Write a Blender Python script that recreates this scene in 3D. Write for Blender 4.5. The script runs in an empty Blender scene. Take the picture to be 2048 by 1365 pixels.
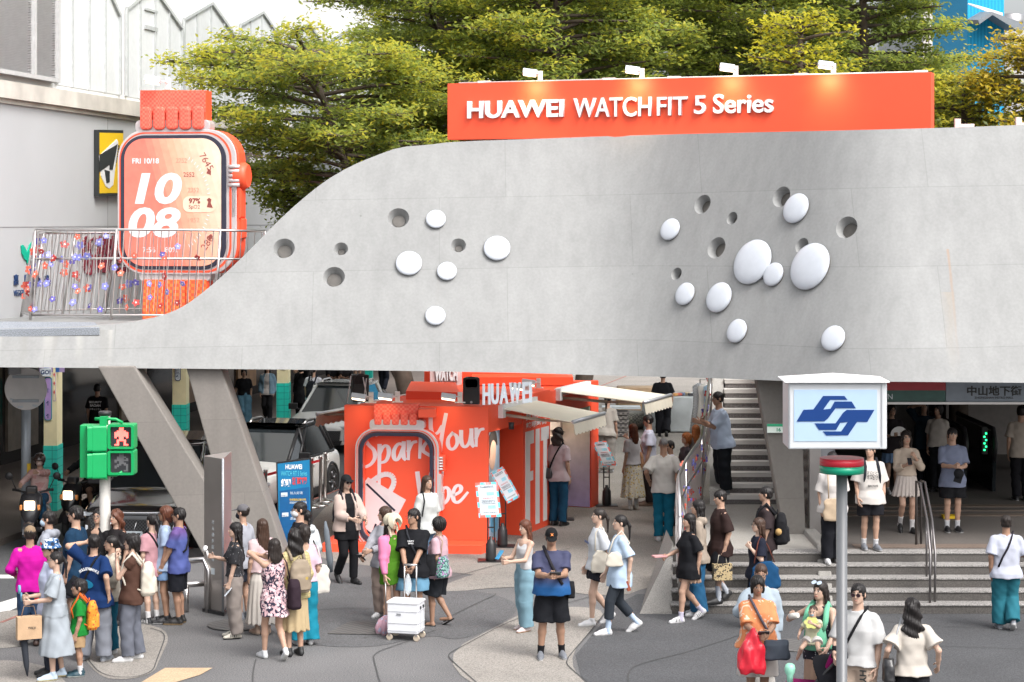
import bpy,bmesh,math,random
import numpy as np
from mathutils import Vector,Matrix,Euler,Quaternion
R=math.radians
random.seed(7)
sc=bpy.context.scene
COL=sc.collection
# ---------------------------------------------------------------- camera
F,CX,HZ,CH=4200.0,1024.0,440.0,5.7     # focal length, centre and eye level measured in the photograph; eye height in metres
cam_d=bpy.data.cameras.new("camera");cam=bpy.data.objects.new("camera",cam_d);COL.objects.link(cam)
cam.location=(0,0,CH);cam.rotation_euler=(R(90),0,0)
cam_d.sensor_width=36.0;cam_d.lens=F*36.0/2048.0
cam_d.shift_y=-(682.5-HZ)/2048.0
cam_d.clip_end=2000.0
sc.camera=cam
# ---------------------------------------------------------------- sky and sun: bright hazy overcast
SUN_EL,SUN_AZ=R(52),R(140)                 # azimuth measured clockwise from +Y: behind the camera, to the right
w=bpy.data.worlds.new("World");sc.world=w;w.use_nodes=True
nt=w.node_tree;nt.nodes.clear()
sky=nt.nodes.new("ShaderNodeTexSky");sky.sky_type='NISHITA';sky.sun_disc=False
sky.sun_elevation=SUN_EL;sky.sun_rotation=SUN_AZ;sky.air_density=1.0;sky.dust_density=6.0;sky.ozone_density=1.0
hs=nt.nodes.new("ShaderNodeHueSaturation");hs.inputs['Saturation'].default_value=0.25;hs.inputs['Value'].default_value=1.0
bg=nt.nodes.new("ShaderNodeBackground");bg.inputs['Strength'].default_value=0.15
wo=nt.nodes.new("ShaderNodeOutputWorld")
nt.links.new(sky.outputs[0],hs.inputs['Color']);nt.links.new(hs.outputs[0],bg.inputs['Color']);nt.links.new(bg.outputs[0],wo.inputs['Surface'])
sd=bpy.data.lights.new("sun",'SUN');sd.energy=0.7;sd.angle=R(18);sd.color=(1.0,0.97,0.93)
so=bpy.data.objects.new("sun",sd);COL.objects.link(so)
sdir=Vector((math.sin(SUN_AZ)*math.cos(SUN_EL),math.cos(SUN_AZ)*math.cos(SUN_EL),math.sin(SUN_EL)))
so.rotation_euler=(-sdir).to_track_quat('-Z','Y').to_euler();so.location=(0,-20,40)
sc.view_settings.view_transform='Standard';sc.view_settings.look='None';sc.view_settings.gamma=1.0
sc.view_settings.exposure=1.15
sc.cycles.max_bounces=6;sc.cycles.transparent_max_bounces=8
# ---------------------------------------------------------------- helpers
def S(r,g,b):
    f=lambda c: (c/255/12.92) if c <= 10 else ((c/255+.055)/1.055) ** 2.4
    return (f(r),f(g),f(b))
def at(px,py,Y): return Vector(((px-CX)*Y/F,Y,CH-(py-HZ)*Y/F))
def gp(px,py,z=0.0):
    Y=F*(CH-z)/(py-HZ);return Vector(((px-CX)*Y/F,Y,z))
MATS={}
def M(name,col=(.5,.5,.5),rough=.6,metal=0.,var=.10,scale=8.,bump=.0,bscale=80.,emit=0.,alpha=1.,spec=.5,coat=0.,attr=None,trans=0.,sheen=0.):
    if name in MATS: return MATS[name]
    m=bpy.data.materials.new(name);m.use_nodes=True;MATS[name]=m
    n=m.node_tree;p=n.nodes['Principled BSDF'];L=n.links
    p.inputs['Roughness'].default_value=rough;p.inputs['Metallic'].default_value=metal
    p.inputs['Specular IOR Level'].default_value=spec
    if coat: p.inputs['Coat Weight'].default_value=coat;p.inputs['Coat Roughness'].default_value=.05
    if alpha < 1: p.inputs['Alpha'].default_value=alpha
    if trans: p.inputs['Transmission Weight'].default_value=trans
    if sheen: p.inputs['Sheen Weight'].default_value=sheen
    tc=n.nodes.new('ShaderNodeTexCoord')
    nz=n.nodes.new('ShaderNodeTexNoise');nz.inputs['Scale'].default_value=scale;nz.inputs['Detail'].default_value=5.
    L.new(tc.outputs['Object'],nz.inputs['Vector'])
    mr=n.nodes.new('ShaderNodeMapRange');mr.inputs['From Min'].default_value=.25;mr.inputs['From Max'].default_value=.75
    mr.inputs['To Min'].default_value=1-var;mr.inputs['To Max'].default_value=1+var
    L.new(nz.outputs['Fac'],mr.inputs['Value'])
    mx=n.nodes.new('ShaderNodeVectorMath');mx.operation='SCALE'
    L.new(mr.outputs[0],mx.inputs['Scale'])
    if attr:
        a=n.nodes.new('ShaderNodeAttribute');a.attribute_name=attr;L.new(a.outputs['Color'],mx.inputs[0])
    else: mx.inputs[0].default_value=col[:3]
    L.new(mx.outputs[0],p.inputs['Base Color'])
    m['mx']=1
    if emit:
        p.inputs['Emission Strength'].default_value=emit;p.inputs['Emission Color'].default_value=(*col[:3],1)
    if bump:
        bn=n.nodes.new('ShaderNodeTexNoise');bn.inputs['Scale'].default_value=bscale;bn.inputs['Detail'].default_value=3.
        L.new(tc.outputs['Object'],bn.inputs['Vector'])
        b=n.nodes.new('ShaderNodeBump');b.inputs['Strength'].default_value=bump;b.inputs['Distance'].default_value=.01
        L.new(bn.outputs['Fac'],b.inputs['Height']);L.new(b.outputs[0],p.inputs['Normal'])
    return m
def basecol_nodes(m):
    """node tree, principled, the scale node that feeds base colour"""
    n=m.node_tree
    p=n.nodes['Principled BSDF'];mx=p.inputs['Base Color'].links[0].from_node
    return n,p,mx
def pattern(name,c1,c2,kind='spots',scale=20.,thr=.5,rough=.8,c3=None,bump=.15):
    """procedural cloth patterns: spots (voronoi), floral (noise), check, stripes, ombre"""
    if name in MATS: return MATS[name]
    m=M(name,c1,rough,bump=bump);n,p,mx=basecol_nodes(m);L=n.links
    tc=next(x for x in n.nodes if x.type == 'TEX_COORD')
    mix=n.nodes.new('ShaderNodeMix');mix.data_type='RGBA'
    mix.inputs[6].default_value=(*c1,1);mix.inputs[7].default_value=(*c2,1)
    cr=n.nodes.new('ShaderNodeMath');cr.operation='GREATER_THAN';cr.inputs[1].default_value=thr
    if kind == 'spots':
        t=n.nodes.new('ShaderNodeTexVoronoi');t.inputs['Scale'].default_value=scale;o=t.outputs['Distance'];cr.operation='LESS_THAN'
    elif kind == 'floral':
        t=n.nodes.new('ShaderNodeTexNoise');t.inputs['Scale'].default_value=scale;t.inputs['Detail'].default_value=2;t.inputs['Distortion'].default_value=1.5;o=t.outputs['Fac']
    elif kind == 'stripes':
        t=n.nodes.new('ShaderNodeTexWave');t.inputs['Scale'].default_value=scale;o=t.outputs['Fac']
    elif kind == 'stripes_z':
        t=n.nodes.new('ShaderNodeTexWave');t.bands_direction='Z';t.inputs['Scale'].default_value=scale;o=t.outputs['Fac']
    elif kind == 'check':
        t=n.nodes.new('ShaderNodeTexChecker');t.inputs['Scale'].default_value=scale;o=t.outputs['Fac']
    elif kind == 'grid':
        t=n.nodes.new('ShaderNodeTexWave');t.inputs['Scale'].default_value=scale
        t2=n.nodes.new('ShaderNodeTexWave');t2.bands_direction='Z';t2.inputs['Scale'].default_value=scale
        L.new(tc.outputs['Object'],t2.inputs['Vector'])
        a=n.nodes.new('ShaderNodeMath');a.operation='MAXIMUM';L.new(t.outputs['Fac'],a.inputs[0]);L.new(t2.outputs['Fac'],a.inputs[1]);o=a.outputs[0]
    if kind == 'ombre':
        sx=n.nodes.new('ShaderNodeSeparateXYZ');L.new(tc.outputs['Object'],sx.inputs[0])
        t=n.nodes.new('ShaderNodeMapRange');t.inputs['From Min'].default_value=scale-.06;t.inputs['From Max'].default_value=scale+.06
        L.new(sx.outputs['Z'],t.inputs['Value']);L.new(t.outputs[0],mix.inputs[0])
    else:
        L.new(tc.outputs['Object'],t.inputs['Vector']);L.new(o,cr.inputs[0]);L.new(cr.outputs[0],mix.inputs[0])
    last=mix
    if c3:
        v=n.nodes.new('ShaderNodeTexVoronoi');v.inputs['Scale'].default_value=scale*.9
        L.new(tc.outputs['Object'],v.inputs['Vector'])
        l=n.nodes.new('ShaderNodeMath');l.operation='LESS_THAN';l.inputs[1].default_value=.33;L.new(v.outputs['Distance'],l.inputs[0])
        m2=n.nodes.new('ShaderNodeMix');m2.data_type='RGBA';L.new(l.outputs[0],m2.inputs[0]);L.new(mix.outputs[2],m2.inputs[6]);m2.inputs[7].default_value=(*c3,1);last=m2
    L.new(last.outputs[2],mx.inputs[0])
    return m
def tag(o,label=None,cat=None,group=None,kind=None):
    if label: o['label']=label
    if cat: o['category']=cat
    if group: o['group']=group
    if kind: o['kind']=kind
    return o
def empty(name,loc=(0,0,0),label=None,cat=None,group=None,rz=0,parent=None):
    o=bpy.data.objects.new(name,None);COL.objects.link(o);o.location=loc;o.rotation_euler=(0,0,rz)
    o.empty_display_size=.1
    if parent: o.parent=parent
    return tag(o,label,cat,group)
class MB:
    """collects geometry, then links it as one mesh object"""
    def __init__(s): s.v=[];s.f=[];s.m=[];s.mi=0;s.sm=[];s.smooth=False
    def mat(s,i): s.mi=i;return s
    def add(s,vs,fs,smooth=None):
        k=len(s.v);s.v += [Vector(v) for v in vs]
        for f in fs: s.f.append([k+i for i in f]);s.m.append(s.mi);s.sm.append(s.smooth if smooth is None else smooth)
        return s
    def box(s,c,size,rz=0.,rot=None):
        x,y,z=(d/2 for d in size);m=rot if rot is not None else Matrix.Rotation(rz,3,'Z');c=Vector(c)
        vs=[c+m @ Vector((i*x,j*y,k*z)) for k in (-1,1) for j in (-1,1) for i in (-1,1)]
        return s.add(vs,[(0,2,3,1),(4,5,7,6),(0,1,5,4),(2,6,7,3),(0,4,6,2),(1,3,7,5)],False)
    def bbox(s,lo,hi): return s.box([(a+b)/2 for a,b in zip(lo,hi)],[abs(b-a) for a,b in zip(lo,hi)])
    def tube(s,pts,r,n=8,cap=True):
        pts=[Vector(p) for p in pts];rs=r if isinstance(r,(list,tuple)) else [r]*len(pts)
        vs=[];fs=[];prev=None
        for i,p in enumerate(pts):
            d=(pts[min(i+1,len(pts)-1)]-pts[max(i-1,0)]).normalized()
            if prev is None:
                a=Vector((0,0,1)) if abs(d.z) < .9 else Vector((1,0,0));u=d.cross(a).normalized()
            else: u=(prev-d*prev.dot(d)).normalized()
            prev=u;v=d.cross(u)
            vs += [p+(u*math.cos(t)+v*math.sin(t))*rs[i] for t in (2*math.pi*k/n for k in range(n))]
        for i in range(len(pts)-1):
            for k in range(n):
                a=i*n+k;b=i*n+(k+1) % n;fs.append((a,b,b+n,a+n))
        if cap: fs.append(tuple(range(n-1,-1,-1)));fs.append(tuple(range((len(pts)-1)*n,len(pts)*n)))
        return s.add(vs,fs,True)
    def lathe(s,c,prof,n=24,axis=None):
        """prof: (radius, height) along axis"""
        c=Vector(c);q=(axis or Vector((0,0,1))).normalized().to_track_quat('Z','Y') if axis else Quaternion()
        vs=[];fs=[]
        for r,h in prof: vs += [c+q @ Vector((r*math.cos(2*math.pi*k/n),r*math.sin(2*math.pi*k/n),h)) for k in range(n)]
        for i in range(len(prof)-1):
            for k in range(n):
                a=i*n+k;b=i*n+(k+1) % n;fs.append((a,b,b+n,a+n))
        fs.append(tuple(range(n-1,-1,-1)));fs.append(tuple(range((len(prof)-1)*n,len(prof)*n)))
        s.add(vs,fs,True);s.sm[-1]=s.sm[-2]=False;return s
    def prism(s,poly,vec):
        """poly: 3D ring; vec: extrusion"""
        n=len(poly);vec=Vector(vec);vs=[Vector(p) for p in poly]+[Vector(p)+vec for p in poly]
        fs=[tuple(range(n)),tuple(range(2*n-1,n-1,-1))]+[(i,i+n,(i+1) % n+n,(i+1) % n) for i in range(n)]
        return s.add(vs,fs,False)
    def build(s,name,mat,parent=None,local=False,bevel=0.,seg=2):
        me=bpy.data.meshes.new(name)
        off=Vector((0,0,0))
        if parent is not None and not local:
            off=world_loc(parent)
        me.from_pydata([tuple(v-off) for v in s.v],[],s.f)
        mats=mat if isinstance(mat,(list,tuple)) else [mat]
        for m in mats: me.materials.append(m)
        if len(mats) > 1: me.polygons.foreach_set('material_index',[min(i,len(mats)-1) for i in s.m])
        me.polygons.foreach_set('use_smooth',s.sm)
        bm=bmesh.new();bm.from_mesh(me);bmesh.ops.recalc_face_normals(bm,faces=bm.faces);bm.to_mesh(me);bm.free()
        me.update()
        o=bpy.data.objects.new(name,me);COL.objects.link(o)
        if parent is not None: o.parent=parent
        if bevel:
            b=o.modifiers.new('bevel','BEVEL');b.width=bevel;b.segments=seg;b.limit_method='ANGLE';b.harden_normals=False
        return o
def world_loc(o):
    v=Vector(o.location)
    while o.parent: o=o.parent;v += Vector(o.location)
    return v
def rrect(w,h,r,n=8,cx=0.,cy=0.):
    out=[]
    for sx,sy,a0 in ((1,1,0),(-1,1,90),(-1,-1,180),(1,-1,270)):
        for k in range(n+1):
            a=R(a0+90*k/n);out.append((cx+sx*(w/2-r)+r*math.cos(a),cy+sy*(h/2-r)+r*math.sin(a)))
    return out
class Plane:
    """a flat face in the place: origin, unit x, unit up, normal towards the viewer; p(x, y, d) gives a point on it"""
    def __init__(s,o,x,y=(0,0,1)):
        s.o=Vector(o);s.x=Vector(x).normalized();s.y=Vector(y);s.y=(s.y-s.x*s.y.dot(s.x)).normalized();s.n=s.x.cross(s.y)
    def p(s,a,b,d=0.): return s.o+s.x*a+s.y*b+s.n*d
    def mat4(s,a=0,b=0,d=0.):
        m=Matrix((s.x,s.y,s.n)).transposed().to_4x4();m.translation=s.p(a,b,d);return m
    def poly(s,mb,pts,d0=0.,d1=.01): return mb.prism([s.p(a,b,d0) for a,b in pts],s.n*(d1-d0))
    def ring(s,mb,outer,inner,d0,d1):
        n=len(outer);A=[s.p(*q,d1) for q in outer];B=[s.p(*q,d1) for q in inner];C=[s.p(*q,d0) for q in outer];D=[s.p(*q,d0) for q in inner]
        fs=[]
        for i in range(n):
            j=(i+1) % n;fs += [(i,j,n+j,n+i),(i,2*n+i,2*n+j,j),(n+i,n+j,3*n+j,3*n+i),(2*n+i,3*n+i,3*n+j,2*n+j)]
        return mb.add(A+B+C+D,fs,False)
    def hit(s,px,py):
        """plane coordinates of the point seen at a photo pixel"""
        d=Vector(((px-CX)/F,1,-(py-HZ)/F));o=Vector((0,0,CH))
        t=(s.o-o).dot(s.n)/d.dot(s.n);q=o+d*t-s.o;return (q.dot(s.x),q.dot(s.y))
def text(name,body,plane,a,b,size,mat,parent=None,d=.003,extrude=.003,bold=0.,shear=0.,align='LEFT',width=None,height=None,rot=0.,spacing=1.):
    c=bpy.data.curves.new(name,'FONT');c.body=body;c.size=size;c.extrude=extrude;c.offset=bold;c.shear=shear
    c.align_x=align;c.space_character=spacing;c.resolution_u=4
    t=bpy.data.objects.new(name,c);COL.objects.link(t)
    me=bpy.data.meshes.new_from_object(t.evaluated_get(bpy.context.evaluated_depsgraph_get()))
    bpy.data.objects.remove(t);bpy.data.curves.remove(c)
    me.materials.clear();me.materials.append(mat)
    if (width or height) and len(me.vertices):
        co=np.empty(len(me.vertices)*3);me.vertices.foreach_get('co',co);co=co.reshape(-1,3)
        lo,hi=co.min(0),co.max(0)
        sx=width/(hi[0]-lo[0]) if width else None;sy=height/(hi[1]-lo[1]) if height else None
        sx=sx or sy;sy=sy or sx
        co[:,0]=(co[:,0]-(lo[0] if align == 'LEFT' else (lo[0]+hi[0])/2))*sx;co[:,1]=(co[:,1]-lo[1])*sy
        me.vertices.foreach_set('co',co.ravel());me.update()
    o=bpy.data.objects.new(name,me);COL.objects.link(o)
    m=plane.mat4(a,b,d+extrude) @ Matrix.Rotation(rot,4,'Z')
    if parent is not None:
        o.parent=parent;o.matrix_local=Matrix.Translation(-world_loc(parent)) @ m
    else: o.matrix_world=m
    return o
def copy_tree(o,parent=None):
    c=o.copy();COL.objects.link(c);c.parent=parent
    for ch in list(o.children): copy_tree(ch,c)
    return c
def pl(pts):
    """piecewise-linear function through points"""
    xs=[p[0] for p in pts];ys=[p[1] for p in pts]
    return lambda x: float(np.interp(x,xs,ys))
def smooth_poly(pts,it=2,closed=True):
    for _ in range(it):
        out=[];n=len(pts)
        for i in range(n if closed else n-1):
            a,b=pts[i],pts[(i+1) % n];out += [tuple(x*.75+y*.25 for x,y in zip(a,b)),tuple(x*.25+y*.75 for x,y in zip(a,b))]
        pts=out if closed else [pts[0]]+out+[pts[-1]]
    return pts
# ---------------------------------------------------------------- shared materials
def granite(name,col,spk=.25,scale=140.,var=.12):
    if name in MATS: return MATS[name]
    m=M(name,col,.85,var=var,scale=.9);n,p,mx=basecol_nodes(m);L=n.links
    tc=next(x for x in n.nodes if x.type == 'TEX_COORD')
    t=n.nodes.new('ShaderNodeTexNoise');t.inputs['Scale'].default_value=scale;t.inputs['Detail'].default_value=2;L.new(tc.outputs['Object'],t.inputs['Vector'])
    mr=n.nodes.new('ShaderNodeMapRange');mr.inputs['From Min'].default_value=.35;mr.inputs['From Max'].default_value=.65
    mr.inputs['To Min'].default_value=1-spk;mr.inputs['To Max'].default_value=1+spk;L.new(t.outputs['Fac'],mr.inputs['Value'])
    st=n.nodes.new('ShaderNodeTexNoise');st.inputs['Scale'].default_value=.25;st.inputs['Detail'].default_value=6;L.new(tc.outputs['Object'],st.inputs['Vector'])
    m2=n.nodes.new('ShaderNodeMapRange');m2.inputs['From Min'].default_value=.35;m2.inputs['From Max'].default_value=.65;m2.inputs['To Min'].default_value=.86;m2.inputs['To Max'].default_value=1.1;L.new(st.outputs['Fac'],m2.inputs['Value'])
    k=n.nodes.new('ShaderNodeMath');k.operation='MULTIPLY';L.new(mr.outputs[0],k.inputs[0]);L.new(m2.outputs[0],k.inputs[1])
    v=n.nodes.new('ShaderNodeTexVoronoi');v.inputs['Scale'].default_value=1.1;L.new(tc.outputs['Object'],v.inputs['Vector']);l=n.nodes.new('ShaderNodeMapRange');l.inputs['From Min'].default_value=.025;l.inputs['From Max'].default_value=.06;l.inputs['To Min'].default_value=.66;l.inputs['To Max'].default_value=1;L.new(v.outputs['Distance'],l.inputs['Value'])
    k2=n.nodes.new('ShaderNodeMath');k2.operation='MULTIPLY';L.new(k.outputs[0],k2.inputs[0]);L.new(l.outputs[0],k2.inputs[1])
    s2=n.nodes.new('ShaderNodeVectorMath');s2.operation='SCALE';L.new(mx.outputs[0],s2.inputs[0]);L.new(k2.outputs[0],s2.inputs['Scale']);L.new(s2.outputs[0],p.inputs['Base Color'])
    return m
def concrete(name,col,joints=True,rust=None):
    if name in MATS: return MATS[name]
    m=M(name,col,.8,var=.07,scale=.8,bump=.06,bscale=40);n,p,mx=basecol_nodes(m);L=n.links
    tc=next(x for x in n.nodes if x.type == 'TEX_COORD')
    sp=n.nodes.new('ShaderNodeSeparateXYZ');L.new(tc.outputs['Object'],sp.inputs[0])
    cb=n.nodes.new('ShaderNodeCombineXYZ');L.new(sp.outputs['X'],cb.inputs['X']);L.new(sp.outputs['Z'],cb.inputs['Y'])
    # vertical rain streaks and fine blotches
    mp=n.nodes.new('ShaderNodeMapping');mp.inputs['Scale'].default_value=(3.2,3.2,.22);L.new(tc.outputs['Object'],mp.inputs['Vector'])
    t=n.nodes.new('ShaderNodeTexNoise');t.inputs['Scale'].default_value=1.6;t.inputs['Detail'].default_value=8;L.new(mp.outputs[0],t.inputs['Vector'])
    mr=n.nodes.new('ShaderNodeMapRange');mr.inputs['From Min'].default_value=.3;mr.inputs['From Max'].default_value=.7;mr.inputs['To Min'].default_value=.93;mr.inputs['To Max'].default_value=1.055;L.new(t.outputs['Fac'],mr.inputs['Value'])
    fac=mr.outputs[0]
    # pin holes / tie holes
    v=n.nodes.new('ShaderNodeTexVoronoi');v.inputs['Scale'].default_value=1.3;L.new(cb.outputs[0],v.inputs['Vector'])
    l=n.nodes.new('ShaderNodeMapRange');l.inputs['From Min'].default_value=.012;l.inputs['From Max'].default_value=.03;l.inputs['To Min'].default_value=.62;l.inputs['To Max'].default_value=1;L.new(v.outputs['Distance'],l.inputs['Value'])
    k=n.nodes.new('ShaderNodeMath');k.operation='MULTIPLY';L.new(fac,k.inputs[0]);L.new(l.outputs[0],k.inputs[1]);fac=k.outputs[0]
    fb=n.nodes.new('ShaderNodeTexNoise');fb.inputs['Scale'].default_value=22;fb.inputs['Detail'].default_value=6;L.new(tc.outputs['Object'],fb.inputs['Vector'])
    mfb=n.nodes.new('ShaderNodeMapRange');mfb.inputs['From Min'].default_value=.35;mfb.inputs['From Max'].default_value=.65;mfb.inputs['To Min'].default_value=.95;mfb.inputs['To Max'].default_value=1.04;L.new(fb.outputs['Fac'],mfb.inputs['Value'])
    kfb=n.nodes.new('ShaderNodeMath');kfb.operation='MULTIPLY';L.new(fac,kfb.inputs[0]);L.new(mfb.outputs[0],kfb.inputs[1]);fac=kfb.outputs[0]
    if joints:
        b=n.nodes.new('ShaderNodeTexBrick');b.inputs['Scale'].default_value=1.0;b.inputs['Brick Width'].default_value=3.3;b.inputs['Row Height'].default_value=1.22
        b.inputs['Mortar Size'].default_value=.007;b.inputs['Mortar Smooth'].default_value=.6;b.offset=.35
        b.inputs['Color1'].default_value=(1,1,1,1);b.inputs['Color2'].default_value=(.95,.95,.965,1);b.inputs['Mortar'].default_value=(.80,.80,.80,1)
        mw=n.nodes.new('ShaderNodeMapping');mw.inputs['Rotation'].default_value=(0,0,R(-1.0));L.new(cb.outputs[0],mw.inputs['Vector']);L.new(mw.outputs[0],b.inputs['Vector'])
        bw=n.nodes.new('ShaderNodeRGBToBW');L.new(b.outputs['Color'],bw.inputs[0])
        k2=n.nodes.new('ShaderNodeMath');k2.operation='MULTIPLY';L.new(fac,k2.inputs[0]);L.new(bw.outputs[0],k2.inputs[1]);fac=k2.outputs[0]
    s2=n.nodes.new('ShaderNodeVectorMath');s2.operation='SCALE';L.new(mx.outputs[0],s2.inputs[0]);L.new(fac,s2.inputs['Scale']);L.new(s2.outputs[0],p.inputs['Base Color'])
    last=s2.outputs[0]
    for x0,z0,z1,wd,rc,k0 in rust or ():
        def mth(op,a,b=None):
            q=n.nodes.new('ShaderNodeMath');q.operation=op
            for i,v in enumerate((a,b)):
                if v is None: continue
                if isinstance(v,(int,float)): q.inputs[i].default_value=v
                else: L.new(v,q.inputs[i])
            return q.outputs[0]
        wob=mth('MULTIPLY',mth('SUBTRACT',t.outputs['Fac'],.5),wd*2.2);dx=mth('DIVIDE',mth('ABSOLUTE',mth('ADD',mth('SUBTRACT',sp.outputs['X'],x0),wob)),wd)
        r1=n.nodes.new('ShaderNodeMapRange');r1.inputs['From Min'].default_value=.2;r1.inputs['From Max'].default_value=1.;r1.inputs['To Min'].default_value=k0;r1.inputs['To Max'].default_value=0;L.new(dx,r1.inputs['Value'])
        r2=n.nodes.new('ShaderNodeMapRange');r2.inputs['From Min'].default_value=z0;r2.inputs['From Max'].default_value=z1;L.new(sp.outputs['Z'],r2.inputs['Value']);gt=mth('LESS_THAN',sp.outputs['Z'],z1)
        mk=mth('MULTIPLY',mth('MULTIPLY',r1.outputs[0],r2.outputs[0]),gt);mi=n.nodes.new('ShaderNodeMix');mi.data_type='RGBA';L.new(mk,mi.inputs[0]);L.new(last,mi.inputs[6]);mi.inputs[7].default_value=(*rc,1);last=mi.outputs[2]
    L.new(last,p.inputs['Base Color'])
    return m
ORANGE=M('orange_board',(.88,.095,.038),.45,var=.03,scale=2)
WHITE=M('white_paint',(.78,.78,.78),.4,var=.04)
BLACK=M('black_plastic',(.018,.018,.02),.45,var=.2)
STEEL=M('stainless_steel',(.55,.53,.52),.28,metal=1.,var=.06,scale=3)
GREYMET=M('grey_metal',(.30,.31,.33),.45,metal=.3,var=.06)
GLASS=M('dark_glass',(.02,.025,.028),.06,var=.3,scale=1.2,spec=.8)
# ================================================================ THE SETTING
# road sheet to the horizon (lowest), plaza and arcade pavements a kerb higher
ROADZ=-.12
mb=MB();mb.add([(-400,-30,ROADZ),(400,-30,ROADZ),(400,900,ROADZ),(-400,900,ROADZ)],[(0,1,2,3)])
tag(mb.build('road',granite('asphalt',(.070,.072,.076),.34,70)),kind='structure')
G_DARK=granite('granite_mid',(.118,.116,.117),.42,55);G_LIGHT=granite('granite_light',(.235,.217,.196),.34,55);G_DEEP=granite('granite_deep',(.062,.063,.067),.42,55)
G_TAN=granite('tactile_tan',(.46,.33,.21),.2,60);JOINT=M('joint_line',(.055,.055,.055),.9)
def kerbx(Y): return-7.25+(Y-29.7)*.243
edge=[(kerbx(Y) ,Y,0) for Y in (29.7,34,38,44,50,60,80,110)]
poly=[(-40,8,0),(40,8,0),(60,110,0)]+edge[::-1]+[(-9.2,28.6,0),(-16,27.8,0),(-40,27.5,0)]
mb=MB();mb.prism([Vector(p)-Vector((0,0,.3)) for p in poly],(0,0,.3));tag(mb.build('plaza_pavement',G_DARK),kind='structure')
# kerb with a red painted line
mb=MB()
k=[(-16,27.8),(-9.2,28.6)]+[(e[0],e[1]) for e in edge]
for a,b in zip(k,k[1:]):
    A=Vector((*a,0));B=Vector((*b,0));d=(B-A).normalized();nn=Vector((-d.y,d.x,0))*.06
    mb.prism([A+Vector((0,0,.003)),B+Vector((0,0,.003)),B-nn+Vector((0,0,.003)),A-nn+Vector((0,0,.003))],(0,0,.008))
tag(mb.build('kerb',M('red_kerb_paint',(.25,.11,.09),.8,var=.3,scale=5)),kind='structure')
# arcade pavement beyond the road
FAC0=Vector((-9.03,41.3,0));FDIR=Vector((.171,1,0)).normalized();FN=Vector((FDIR.y,-FDIR.x,0))
mb=MB();e0=FAC0+FN*.55-FDIR*14;e1=FAC0+FN*.55+FDIR*70
mb.prism([e0+Vector((0,0,-.3)),e1+Vector((0,0,-.3)),e1-FN*14+Vector((0,0,-.3)),e0-FN*14+Vector((0,0,-.3))],(0,0,.3))
tag(mb.build('arcade_pavement',granite('arcade_floor',(.15,.125,.11),.2,60)),kind='structure')
# inlaid patches of lighter and darker granite with dark joints
def patch(name,pts,mat,lift,it=2,line=True):
    pts=smooth_poly(pts,it);ring=[gp(*p) for p in pts]
    mb=MB();mb.add([v+Vector((0,0,lift)) for v in ring],[tuple(range(len(ring)))])
    tag(mb.build(name,mat),kind='structure')
def joint(pts,wd=.015):
    pts=[gp(*p) for p in smooth_poly(pts,2,False)];mb=MB()
    for i,(a,b) in enumerate(zip(pts,pts[1:])):
        d=(b-a).normalized();nn=Vector((-d.y,d.x,0))*wd/2;z=Vector((0,0,.0125))
        mb.add([a-nn+z,b-nn+z,b+nn+z,a+nn+z],[(0,1,2,3)])
    tag(mb.build('pavement_joint',JOINT),kind='structure')
patch('pavement_light',[(600,1085),(640,1022),(690,985),(760,930),(900,830),(1000,760),(1100,735),(1500,735),(1700,780),(1700,1100),(1340,1130),(1290,1190),(1150,1175),(960,1150),(760,1135),(640,1120)],G_LIGHT,.004,1)
patch('pavement_light',[(850,1190),(935,1150),(1130,1110),(1300,1090),(1300,1185),(1190,1195),(1060,1170)],G_LIGHT,.007)
patch('pavement_light',[(870,1318),(1020,1240),(1070,1215),(1215,1215),(1190,1254),(1129,1326),(1200,1395),(1010,1410)],G_LIGHT,.006)
patch('pavement_light',[(160,1200),(280,1245),(345,1265),(318,1322),(308,1348),(250,1362),(195,1355),(150,1290)],G_LIGHT,.006)
patch('pavement_light',[(-60,1235),(60,1215),(90,1260),(60,1295),(-60,1300)],G_LIGHT,.006)
patch('pavement_light',[(-60,1330),(20,1318),(120,1340),(160,1420),(-60,1420)],G_LIGHT,.006)
patch('pavement_deep',[(600,1165),(760,1150),(900,1172),(1035,1200),(1030,1236),(920,1285),(860,1268),(740,1300),(560,1285),(520,1230)],granite('granite_dim',(.088,.088,.091),.42,55),.005)
patch('pavement_deep',[(1135,1330),(1200,1252),(1255,1190),(1330,1188),(1600,1210),(2200,1225),(2300,1420),(1700,1450),(1240,1420)],G_DEEP,.005,1)
mb=MB();mb.add([gp(*q,.009) for q in ((330,1336),(425,1336),(400,1350),(340,1368),(270,1372))],[(0,1,2,3,4)]);tag(mb.build('pavement_tan',G_TAN),kind='structure')
joint([(300,1258),(333,1268),(322,1300),(313,1323),(306,1345),(267,1358),(203,1353),(176,1321)])
joint([(860,1170),(960,1140),(1040,1120),(1140,1098)]);joint([(970,1190),(1000,1188),(960,1205),(900,1235)])
joint([(1180,1195),(1033,1236),(920,1297),(894,1310),(905,1325),(959,1372)])
joint([(1245,1180),(1190,1254),(1151,1299),(1129,1326),(1145,1342),(1185,1376)])
joint([(870,1262),(800,1290),(745,1308),(750,1330),(762,1375)]);joint([(512,1320),(506,1345),(505,1380)])
joint([(1500,1265),(1380,1305),(1275,1330),(1255,1345),(1258,1375)]);joint([(1600,1275),(1760,1290),(2060,1300)])
joint([(560,1230),(700,1215),(860,1225)]);joint([(1640,1225),(1800,1250),(2060,1262)])
mb=MB()
for a in (((-5,1207),(34,1195),(42,1212),(-5,1232)),((-5,1150),(34,1150),(34,1157),(-5,1157)),((100,1154),(128,1150),(128,1157),(100,1160))):
    mb.add([gp(*p,ROADZ+.004) for p in a],[(0,1,2,3)])
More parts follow.
